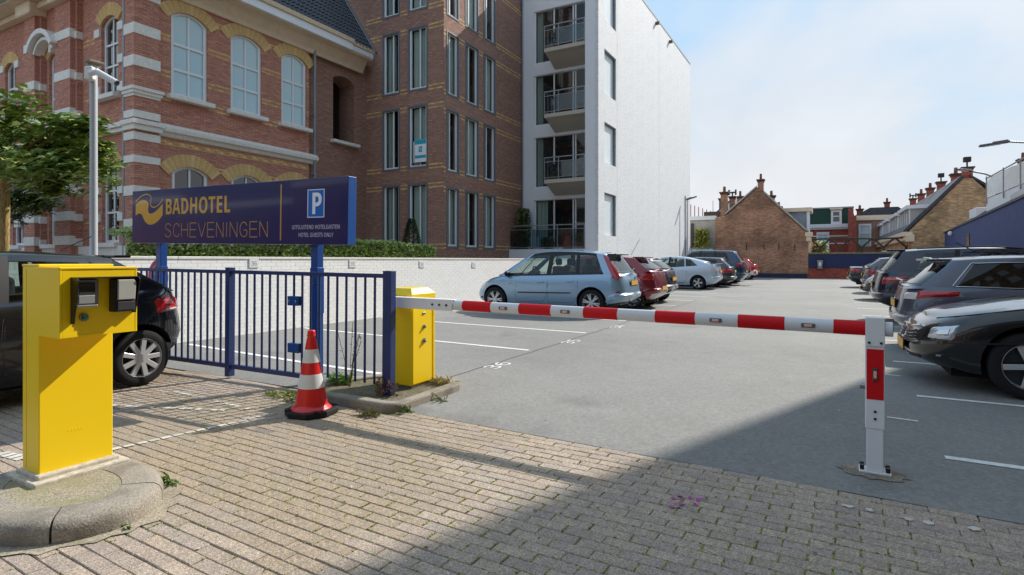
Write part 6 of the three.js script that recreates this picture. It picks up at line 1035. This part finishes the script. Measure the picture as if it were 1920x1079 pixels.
  // patches laid on the skin: lamps, trims, plates
  const patch = (name, sA, sB, tA, tB, off, m, sides = [1, -1], skew = [0, 0], parent = t) => {
    for (const sg of sides) {
      const nu = 10, nv = 4, P = []; const pt = (i, j) => { const u = i / nu, v = j / nv, s = lerp(sA, sB, u), tt = lerp(tA, tB, v) + lerp(skew[0], skew[1], u) * (1 - v), p = skin(s, tt, sg), e = 0.01, p1 = skin(Math.min(3, s + e), tt, sg).sub(skin(Math.max(0, s - e), tt, sg)), p2 = skin(s, Math.min(1, tt + e), sg).sub(skin(s, Math.max(0, tt - e), sg)), n = p1.cross(p2).normalize().multiplyScalar(sg); const edge = Math.min(u, 1 - u) * nu < 0.5 || j === 0 || j === nv ? -0.012 : off; return V(p.addScaledVector(n, edge)); };
      for (let i = 0; i < nu; i++) for (let j = 0; j < nv; j++) { const q = [pt(i, j), pt(i + 1, j), pt(i + 1, j + 1), pt(i, j + 1)]; if (sg < 0) q.reverse(); quad(...q, P); }
      mesh(name, build(P, 0.9), m, parent);
    }
  };
  const plate = (s, tt, front) => { const p = skin(s, tt), g = part('number_plate', t, [p.x + (front ? -0.018 : 0.018), p.y, 0], front ? Math.PI : 0); g.rotation.y = front ? -Math.PI / 2 : Math.PI / 2; mesh('plate_holder', rbox(0.56, 0.135, 0.014, 0.006, 0, 0, 0), CM.trim, g); mesh('plate_face', rbox(0.52, 0.105, 0.006, 0.004, 0, 0, 0.008), CM.plate, g); };
  const tubeOn = (pts, rr, m, name) => mesh(name, tube(pts, rr, 6), m, t);
  const flankX = (q) => 1 + clamp((q - Cf) / (L - Cf - Cr));       // s of the flank at distance q from the nose
  for (const sg of [1, -1]) {                                       // door mirrors
    const A2 = G.side[1], p = [A2[0] + 0.1, pick(S.deck, A2[0]) + 0.07, sg * (wb + 0.1)]; const g = new THREE.SphereGeometry(0.1, 18, 12); g.scale(0.62, 0.72, 1.05); mesh('mirror', clean(g.translate(...p)), extra.blackMirror ? CM.trim : body, t);
  }
  const kit = { t, patch, plate, skin, flankX, tubeOn, cabin, cols, L, W, body, S, build, quad, V };
  for (const [q0, q1] of S.doors ?? []) {                           // shut lines round each door: shade of the gap painted as dark tubes
    for (const sg of [1, -1]) { const line = (pts) => tube(pts.map(([q, tt]) => { const p = skin(flankX(q), tt, sg); p.z += sg * -0.001; return V(p); }), 0.0045, 5); mesh('door_gap_shade', join([line([[q0, 0.14], [q0 - 0.01, 0.4], [q0 - 0.01, 0.7], [q0, 0.99]]), line([[q1 - 0.12, 0.14], [q1 - 0.02, 0.36], [q1, 0.62], [q1, 0.8], [q1 - 0.02, 0.99]]), line([[q0, 0.14], [(q0 + q1) / 2, 0.14], [q1 - 0.12, 0.14]])]), CM.trim, t); }
    for (const sg of [1, -1]) { const p = skin(flankX(q1 - 0.2), 0.8, sg); mesh('door_handle', rbox(0.19, 0.03, 0.035, 0.012, p.x, p.y, p.z + sg * 0.012), extra.handle ?? body, t); }
  }
  extra.add?.(kit);
  return t;
}
const TYPES = {
  mpv: { L: 4.5, W: 1.8, r: 0.325, axles: [0.84, 3.64], spokes: 6, wheel: 'twin', blackTrim: true, cf: 0.8, crown: 0.04, deck: [[0, 0.68], [0.15, 0.76], [0.5, 0.87], [1.0, 0.97], [2, 1.0], [3.3, 1.04], [4.2, 1.06], [4.5, 1.03]], roof: [[1.5, 1.47], [1.85, 1.57], [2.4, 1.635], [2.9, 1.635], [3.5, 1.6], [4.0, 1.53], [4.15, 1.5]], cab: { b: [0.6, 4.4], t: [1.72, 3.98], mid: 2.9, side: [[1.05, 1.86, 'p'], [1.14, 1.93, 'g'], [1.52, 2.08, 'b'], [1.56, 2.1, 'g'], [2.36, 2.42, 'b'], [2.5, 2.55, 'g'], [3.2, 3.17, 'b'], [3.3, 3.26, 'g'], [3.95, 3.68, 'p'], [4.14, 3.84, 'p']] }, doors: [[1.5, 2.43], [2.45, 3.3]], seats: [2.5, 3.35] },
  hatch: { L: 3.98, W: 1.74, r: 0.3, axles: [0.82, 3.36], spokes: 9, cf: 0.8, crown: 0.04, deck: [[0, 0.66], [0.2, 0.78], [0.6, 0.88], [1.0, 0.94], [2, 0.97], [3, 1.02], [3.7, 1.05], [3.98, 1.03]], roof: [[1.4, 1.28], [1.75, 1.38], [2.3, 1.42], [2.9, 1.40], [3.4, 1.36]], cab: { b: [0.86, 3.9], t: [1.7, 3.42], mid: 2.4, side: [[1.15, 1.83, 'p'], [1.25, 1.9, 'g'], [2.12, 2.2, 'b'], [2.24, 2.3, 'g'], [2.95, 2.85, 'p'], [3.04, 2.94, 'g'], [3.34, 3.06, 'p'], [3.7, 3.3, 'p']] }, doors: [[1.2, 2.16], [2.19, 3.04]], seats: [2.3, 3.0] },
  liftback: { L: 4.5, W: 1.75, r: 0.31, axles: [0.92, 3.6], spokes: 5, wheel: 'wide', cf: 0.85, cr: 0.4, crown: 0.03, deck: [[0, 0.62], [0.2, 0.72], [0.7, 0.86], [1.1, 0.95], [2, 0.97], [3.2, 1.04], [4.1, 1.12], [4.5, 1.12]], roof: [[1.5, 1.34], [1.9, 1.43], [2.4, 1.465], [3.0, 1.42], [3.5, 1.31], [4.0, 1.2]], cab: { b: [0.85, 4.42], t: [1.8, 3.95], mid: 2.7, side: [[1.15, 1.92, 'p'], [1.25, 2.0, 'g'], [2.2, 2.25, 'b'], [2.3, 2.35, 'g'], [3.0, 2.95, 'p'], [3.05, 3.0, 'g'], [3.62, 3.2, 'p'], [4.2, 3.8, 'p']] }, doors: [[1.3, 2.24], [2.27, 3.12]], seats: [2.3, 3.0], dip: 0.05, roofCrown: 0.045 },
  wagon: { L: 4.75, W: 1.8, r: 0.32, axles: [0.95, 3.66], spokes: 5, cf: 0.8, cr: 0.55, crown: 0.03, tinted: true, deck: [[0, 0.64], [0.2, 0.72], [0.9, 0.84], [1.3, 0.92], [2.2, 0.94], [3.4, 0.98], [4.4, 1.0], [4.75, 0.98]], roof: [[1.7, 1.28], [2.1, 1.37], [2.7, 1.41], [3.6, 1.4], [4.3, 1.35]], cab: { b: [1.1, 4.66], t: [2.02, 4.18], mid: 3.1, side: [[1.4, 2.14, 'p'], [1.5, 2.2, 'g'], [2.42, 2.48, 'b'], [2.52, 2.58, 'g'], [3.28, 3.22, 'b'], [3.36, 3.28, 'g'], [4.1, 3.82, 'p'], [4.36, 4.02, 'p']] }, doors: [[1.45, 2.46], [2.48, 3.34]], seats: [2.5, 3.25] },
  suv: { L: 4.65, W: 1.88, r: 0.36, axles: [0.9, 3.7], spokes: 5, wheel: 'twin', cf: 0.75, cr: 0.5, sill: 0.3, crown: 0.03, deck: [[0, 0.86], [0.2, 0.95], [0.9, 1.05], [1.3, 1.08], [2.2, 1.1], [3.4, 1.13], [4.3, 1.14], [4.65, 1.1]], roof: [[1.6, 1.46], [2, 1.57], [2.6, 1.615], [3.6, 1.6], [4.25, 1.55]], cab: { b: [1.0, 4.56], t: [1.92, 4.2], mid: 3, side: [[1.3, 2.04, 'p'], [1.4, 2.1, 'g'], [2.36, 2.42, 'b'], [2.46, 2.52, 'g'], [3.2, 3.16, 'b'], [3.3, 3.24, 'g'], [3.95, 3.7, 'p'], [4.28, 4.0, 'p']] }, doors: [[1.4, 2.4], [2.43, 3.28]], seats: [2.5, 3.2] },
  sedan: { L: 4.65, W: 1.78, r: 0.32, axles: [0.92, 3.62], spokes: 5, cf: 0.62, nf: 2.9, cr: 0.6, fx: [[0, 0.14], [0.1, 0.04], [0.35, 0], [0.6, 0.012], [0.82, 0.05], [0.94, 0.11], [1, 0.2]], crown: 0.045, deck: [[0, 0.6], [0.12, 0.7], [0.5, 0.81], [1.2, 0.93], [2.2, 0.95], [3.4, 0.98], [3.9, 1.0], [4.5, 1.0], [4.65, 0.96]], roof: [[1.8, 1.28], [2.2, 1.37], [2.8, 1.4], [3.3, 1.36], [3.6, 1.3]], cab: { b: [1.15, 4.12], t: [2.1, 3.42], mid: 2.8, side: [[1.45, 2.2, 'p'], [1.55, 2.27, 'g'], [2.45, 2.5, 'b'], [2.55, 2.6, 'g'], [3.3, 3.15, 'p'], [3.88, 3.3, 'p']] }, doors: [[1.5, 2.49], [2.52, 3.38]], seats: [2.5, 3.2] },
};
const scaled = (T, L, H, o = {}) => { const kx = L / T.L, top = Math.max(...T.roof.map((p) => p[1])) + 0.045, ky = H / top, m = (l) => l.map(([a, b]) => [a * kx, b * ky]); return { ...T, L, deck: m(T.deck), roof: m(T.roof), axles: T.axles.map((a) => a * kx), seats: T.seats.map((a) => a * kx), doors: T.doors.map(([a, b]) => [a * kx, b * kx]), cab: { b: T.cab.b.map((v) => v * kx), t: T.cab.t.map((v) => v * kx), mid: T.cab.mid * kx, side: T.cab.side.map(([a, b, k]) => [a * kx, b * kx, k]) }, ...o }; };
const rearEnd = (k, { lampT = [0.62, 0.9], lampS = [2.05, 2.55], plateT = 0.62, lampM = CM.tail, bumper = false, plate = true, pale, skew = [0, 0] } = {}) => {
  k.patch('bumper_shell', 2.02, 3.0, 0.16, 0.4, 0.03, k.body);
  k.patch('tail_light', lampS[0], lampS[1], lampT[0], lampT[1], 0.012, lampM, [1, -1], skew); if (pale) k.patch('tail_light_strip', lampS[0] + 0.05, lampS[1] - 0.02, lerp(...lampT, 0.35), lerp(...lampT, 0.55), 0.019, CM.tailPale);
  if (plate) k.plate(3, plateT, false); if (bumper) k.patch('lower_bumper', 2.0, 3.0, 0.02, 0.2, 0.006, CM.trim);
};
const frontEnd = (k, { lampS = [0.42, 0.74], lampT = [0.62, 0.88], plateT = 0.34, grille = [0, 0.36, 0.5, 0.72], fog = true } = {}) => {
  k.patch('headlight', lampS[0], lampS[1], lampT[0], lampT[1], 0.012, CM.lamp, [1, -1], [0.06, -0.02]); k.plate(0, plateT, true);
  k.patch('grille', grille[0], grille[1], grille[2], grille[3], 0.008, CM.trim); k.patch('lower_grille', 0, 0.42, 0.08, 0.24, 0.004, CM.trim); for (const sg of [1, -1]) k.tubeOn([0.36, 0.6, 0.8, 1.0, k.flankX(1.05), k.flankX(1.3)].map((s) => { const p = k.skin(s, 0.985, sg); return [p.x, p.y + 0.004, p.z]; }), 0.0045, CM.trim, 'bonnet_seam'); if (fog) k.patch('fog_lamp', 0.6, 0.72, 0.2, 0.3, 0.008, CM.trim);
};
// the blue people carrier nearest in the row along the white wall
makeCar(scaled(TYPES.mpv, 4.32, 1.61), paint(0x8ba9c2, 0.5, 0.34), 'light blue people carrier parked nose to the white boundary wall', [-8.4, -13.65], 0, { handle: paint(0x7ea3c4, 0.55), blackMirror: true, add(k) {
  rearEnd(k, { lampS: [2.2, 2.5], lampT: [0.86, 0.97], plateT: 0.72 }); k.patch('side_strip', k.flankX(1.42), k.flankX(3.05), 0.42, 0.47, 0.014, CM.trim); k.patch('lower_bumper', 2.0, 3, 0.0, 0.1, 0.004, CM.trim); k.patch('bumper_reflector', 2.25, 2.42, 0.4, 0.47, 0.008, CM.tail);
  frontEnd(k); k.patch('side_lamp', k.flankX(1.18), k.flankX(1.26), 0.72, 0.76, 0.006, CM.amber);
  const c = k.cols.filter((q, i) => i > 0 && q.kind === 'p' && q.xb > 4.0); for (const sg of [1, -1]) { const P = [], N = k.cols.length; const off = (p, d) => [p[0] + d, p[1], p[2] + sg * d * 0.7], rows = [-0.12, 0.2, 0.45, 0.7, 0.97]; for (let j = N - 9; j < N - 6; j++) for (let i = 0; i < rows.length - 1; i++) { const a = k.cols[j], b = k.cols[j + 1], q = [off(k.cabin(a, rows[i], sg), 0.012), off(k.cabin(b, rows[i], sg), 0.012), off(k.cabin(b, rows[i + 1], sg), 0.012), off(k.cabin(a, rows[i + 1], sg), 0.012)]; if (sg < 0) q.reverse(); k.quad(...q, P); } mesh('tall_tail_light', k.build(P), CM.tail, k.t); }
  const sp = k.S; mesh('roof_spoiler', rbox(0.26, 0.03, 1.05, 0.012, 3.86, 1.495, 0), CM.trim, k.t); mesh('wiper', bar([4.24, 1.07, 0.1], [4.2, 1.15, -0.28], 0.012, 6), CM.trim, k.t); mesh('emblem', clean(new THREE.CylinderGeometry(0.045, 0.045, 0.01, 20).scale(1, 1, 1.3).rotateZ(Math.PI / 2).translate(4.3, 0.92, 0)), CM.chrome, k.t);
  mesh('tow_bar', join([tube([[4.15, 0.3, 0], [4.34, 0.28, 0], [4.41, 0.34, 0]], 0.022, 8), clean(new THREE.SphereGeometry(0.034, 14, 10).translate(4.415, 0.37, 0))]), CM.trim, k.t);
} });
makeCar(scaled(TYPES.hatch, 4.25, 1.5), paint(0x7c1020, 0.35), 'dark red hatchback parked behind the light blue people carrier', [-8.2, -15.95], 0, { dark: true, add(k) { rearEnd(k, { lampS: [2.02, 2.62], lampT: [0.66, 0.93], plateT: 0.36 }); frontEnd(k); k.patch('side_chrome', k.flankX(2.9), 2.0, 0.9, 0.925, 0.01, CM.chrome); k.patch('lower_bumper', 2.4, 3, 0.04, 0.22, 0.012, CM.chrome); mesh('antenna', bar([3.3, 1.5, 0], [3.55, 1.95, 0], 0.006, 5), CM.trim, k.t); mesh('wiper', bar([3.9, 1.08, 0.1], [3.85, 1.16, -0.25], 0.012, 6), CM.trim, k.t); mesh('roof_spoiler', rbox(0.3, 0.03, 1.05, 0.012, 3.66, 1.435, 0), k.body, k.t); } });
makeCar(scaled(TYPES.hatch, 4.1, 1.47), paint(0x22252b, 0.3), 'dark grey hatchback between the dark red hatchback and the pale liftback', [-8.3, -18.35], 0, { dark: true, add(k) { rearEnd(k, { plateT: 0.62, bumper: true }); frontEnd(k); } });
makeCar(scaled(TYPES.liftback, 4.5, 1.56), paint(0xb6c6d6, 0.3, 0.3), 'pale silver blue liftback with a sloping roof at the end of the white building', [-8.72, -27.75], 0, { add(k) { rearEnd(k, { lampS: [2.1, 2.5], lampT: [0.62, 0.98], lampM: CM.tailPale, plateT: 0.62 }); k.patch('tail_light_corner', 2.45, 2.62, 0.56, 0.68, 0.014, CM.tail); frontEnd(k); k.patch('sill_strip', k.flankX(1.3), k.flankX(3.1), 0.09, 0.12, 0.01, CM.trim); mesh('rear_spoiler', rbox(0.14, 0.03, 1.2, 0.012, 4.42, 1.2, 0), k.body, k.t); } });
makeCar(scaled(TYPES.wagon, 4.5, 1.5), paint(0x3a3d42, 0.5), 'dark grey estate car with silver roof beside the pale liftback', [-8.4, -30.2], 0, { dark: true, far: true, add(k) { rearEnd(k, { lampS: [2.0, 2.6], lampT: [0.6, 0.92], plateT: 0.7 }); k.patch('lower_bumper', 2.0, 3, 0.05, 0.3, 0.01, CM.trim); mesh('roof_rail', join([-0.58, 0.58].map((z) => tube([[2.0, 1.44, z], [2.8, 1.5, z], [3.9, 1.47, z]], 0.016, 6))), CM.chrome, k.t); } });
makeCar(scaled(TYPES.suv, 4.85, 1.9, { sill: 0.22, r: 0.34 }), paint(0x1d3a56, 0.45), 'tall dark blue people carrier with a bicycle rack on its tail', [-8.55, -32.9], 0, { dark: true, far: true, add(k) {
  rearEnd(k, { lampS: [2.1, 2.6], lampT: [0.7, 0.96], plateT: 0.45 });
  const rk = part('bicycle_rack', k.t); mesh('rack_frame', join([tube([[4.75, 1.35, -0.5], [4.98, 1.0, -0.5], [5.0, 0.55, -0.5], [5.0, 0.55, 0.5], [4.98, 1.0, 0.5], [4.75, 1.35, 0.5]], 0.02, 8, 40), bar([4.85, 0.62, -0.6], [5.35, 0.6, -0.6], 0.025), bar([4.85, 0.62, 0.6], [5.35, 0.6, 0.6], 0.025), bar([5.05, 0.62, -0.65], [5.05, 0.62, 0.65], 0.03), bar([5.28, 0.62, -0.65], [5.28, 0.62, 0.65], 0.03)]), CM.chrome, rk); mesh('rack_clamps', join([-0.45, -0.1, 0.25, 0.5].map((z) => bar([5.0, 0.62, z], [5.3, 0.82, z + 0.08], 0.03, 8))), M.white, rk); mesh('rack_plate', rbox(0.02, 0.12, 0.5, 0.005, 5.36, 0.72, 0), M.white, rk);
  mesh('roof_rail', join([-0.6, 0.6].map((z) => tube([[1.9, 1.82, z], [2.9, 1.9, z], [4.2, 1.86, z]], 0.018, 6))), CM.chrome, k.t);
} });
makeCar(scaled(TYPES.hatch, 4.1, 1.55), paint(0xa9adb2, 0.6), 'silver hatchback mostly hidden behind the tall dark blue people carrier', [-8.25, -35.6], 0, { dark: true, far: true, add(k) { rearEnd(k, { lampS: [2.0, 2.6], lampT: [0.62, 0.98] }); } });
makeCar(scaled(TYPES.hatch, 4.2, 1.5), paint(0x101216, 0.2), 'black hatchback reversed in so that its headlights face the lane', [-4.35, -39.2], Math.PI, { dark: true, far: true, add(k) { frontEnd(k); rearEnd(k); } });
makeCar(scaled(TYPES.hatch, 4.1, 1.5), paint(0xc01420, 0.2), 'bright red hatchback last in the row before the gable house', [-8.15, -42.9], 0, { dark: true, far: true, add(k) { rearEnd(k, { plateT: 0.4 }); frontEnd(k); } });
// row on the other side of the lane
makeCar(scaled(TYPES.sedan, 4.7, 1.44, { r: 0.325 }), paint(0x0d0e11, 0.15, 0.25), 'black saloon car with its bonnet facing the lane near the barrier', [0.8, -8.0], 0, { wheel: 'wide', add(k) {
  frontEnd(k, { lampS: [0.48, 0.8], lampT: [0.55, 0.88], plateT: 0.42, grille: [0, 0.34, 0.56, 0.86] });
  for (const [ta, tb] of [[0.535, 0.56], [0.86, 0.89]]) k.patch('grille_frame', 0, 0.37, ta, tb, 0.022, CM.chrome);
  for (let i = 0; i < 4; i++) k.patch('grille_bar', 0.02, 0.32, 0.6 + i * 0.065, 0.615 + i * 0.065, 0.02, CM.chrome);
  k.patch('chrome_strip', 0, 0.42, 0.105, 0.13, 0.012, CM.chrome); k.patch('fog_lens', 0.62, 0.68, 0.23, 0.28, 0.014, CM.lamp); k.patch('bumper_strip', 0.66, 1.15, 0.5, 0.535, 0.01, CM.trim); k.patch('headlight_lens', 0.6, 0.74, 0.64, 0.82, 0.02, CM.chrome); rearEnd(k);
} });
makeCar(scaled(TYPES.wagon, 4.75, 1.42), paint(0x4d5362, 0.5, 0.34), 'slate grey estate car with chrome window line beside the black saloon', [5.68, -10.65], Math.PI, { add(k) {
  rearEnd(k, { lampS: [1.955, 2.42], lampT: [0.72, 0.95], plateT: 0.6, pale: false, skew: [0.1, 0] }); k.patch('tail_light_inner', 2.36, 2.7, 0.72, 0.9, 0.012, CM.tailPale); k.patch('bumper_reflector', 2.3, 2.44, 0.2, 0.26, 0.008, CM.tail);
  for (const sg of [1, -1]) { const c = k.cols.filter((q) => q.z === 1 && q.xb > 1.3 && q.xb < 4.2), off = (p) => [p[0], p[1], p[2] + sg * 0.006], lo = c.map((q) => off(k.cabin(q, 0.1, sg))), hi = c.map((q) => off(k.cabin(q, 0.88, sg))).reverse(); mesh('window_trim', tube([...lo, ...hi], 0.009, 6, 120, true), CM.chrome, k.t); }
  mesh('roof_spoiler', rbox(0.3, 0.035, 1.1, 0.014, 4.24, 1.355, 0), k.body, k.t); mesh('wiper', tube([[4.62, 1.0, 0.35], [4.6, 1.03, 0.1], [4.66, 1.06, 0.42]], 0.012, 6), CM.chrome, k.t); mesh('antenna', bar([3.6, 1.42, 0.1], [3.95, 1.62, 0.1], 0.007, 5), CM.trim, k.t); mesh('antenna_foot', rbox(0.1, 0.05, 0.06, 0.02, 3.6, 1.43, 0.1), CM.trim, k.t);
} });
makeCar(scaled(TYPES.suv, 4.68, 1.62), paint(0x121c33, 0.4, 0.28), 'dark navy off-roader with red tail lights next to the slate grey estate car', [5.6, -15.2], Math.PI, { dark: false, add(k) {
  rearEnd(k, { lampS: [1.97, 2.5], lampT: [0.6, 0.88], plateT: 0.62, pale: false, skew: [0.14, 0] }); k.patch('tail_light_line', 1.95, 2.45, 0.78, 0.8, 0.02, CM.tailPale); k.patch('lower_bumper', 1.9, 3, 0.0, 0.2, 0.006, CM.trim); k.patch('bumper_reflector', 2.45, 2.62, 0.3, 0.35, 0.01, CM.tail);
  mesh('roof_spoiler', rbox(0.34, 0.04, 1.15, 0.015, 4.26, 1.565, 0), k.body, k.t); mesh('roof_rail', join([-0.6, 0.6].map((z) => tube([[1.95, 1.55, z], [2.7, 1.63, z], [3.9, 1.6, z]], 0.016, 6))), CM.trim, k.t); mesh('wiper', bar([4.6, 1.14, 0.2], [4.58, 1.2, -0.2], 0.014, 6), CM.trim, k.t);
} });
makeCar(scaled(TYPES.hatch, 4.0, 1.42), paint(0x2a2e36, 0.4), 'small dark grey car with its headlights facing the lane beyond the off-roader', [1.1, -23.2], 0, { dark: true, far: true, add(k) { frontEnd(k); k.patch('grille', 0, 0.4, 0.4, 0.7, 0.01, CM.chrome); } });
makeCar(scaled(TYPES.hatch, 4.2, 1.5), paint(0x555a60, 0.5), 'grey hatchback seen between the small dark grey car and the black saloon', [5.55, -28.0], Math.PI, { dark: true, far: true, add(k) { rearEnd(k); } });
makeCar(scaled(TYPES.sedan, 4.6, 1.44), paint(0x14171d, 0.3), 'black saloon with red tail lights furthest along the blue wall side', [5.6, -33.5], Math.PI, { dark: true, far: true, add(k) { rearEnd(k, { lampS: [2.05, 2.7], lampT: [0.68, 0.92] }); k.patch('boot_lip', 2.3, 3, 0.96, 1.0, 0.01, CM.chrome); } });
const rearHatch = scaled(TYPES.hatch, 4.0, 1.44); rearHatch.cab.t[1] -= 0.16; rearHatch.cab.b[1] -= 0.06; for (const q of rearHatch.cab.side.slice(-2)) q[1] -= 0.13;
// the black hatchback behind the yellow terminal, its tail to the fence
makeCar(rearHatch, paint(0x0e1013, 0.15, 0.25), 'black hatchback with silver wheel trims behind the yellow terminal', [-7.17, 0.01], Math.PI / 2 + 0.03, { add(k) {
  k.patch('tail_light', 2.02, 2.45, 0.66, 0.9, 0.02, CM.tail); k.patch('tail_light_strip', 2.1, 2.35, 0.69, 0.73, 0.028, CM.tailPale); frontEnd(k); k.plate(3, 0.5, false); k.patch('lower_bumper', 2.1, 3, 0.02, 0.22, 0.006, CM.trim); mesh('antenna', bar([3.0, 1.46, 0], [3.3, 1.62, 0], 0.006, 5), CM.trim, k.t); mesh('roof_spoiler', rbox(0.28, 0.03, 1.05, 0.012, 3.3, 1.392, 0), CM.trim, k.t);
} });

renderer.render(scene, camera);
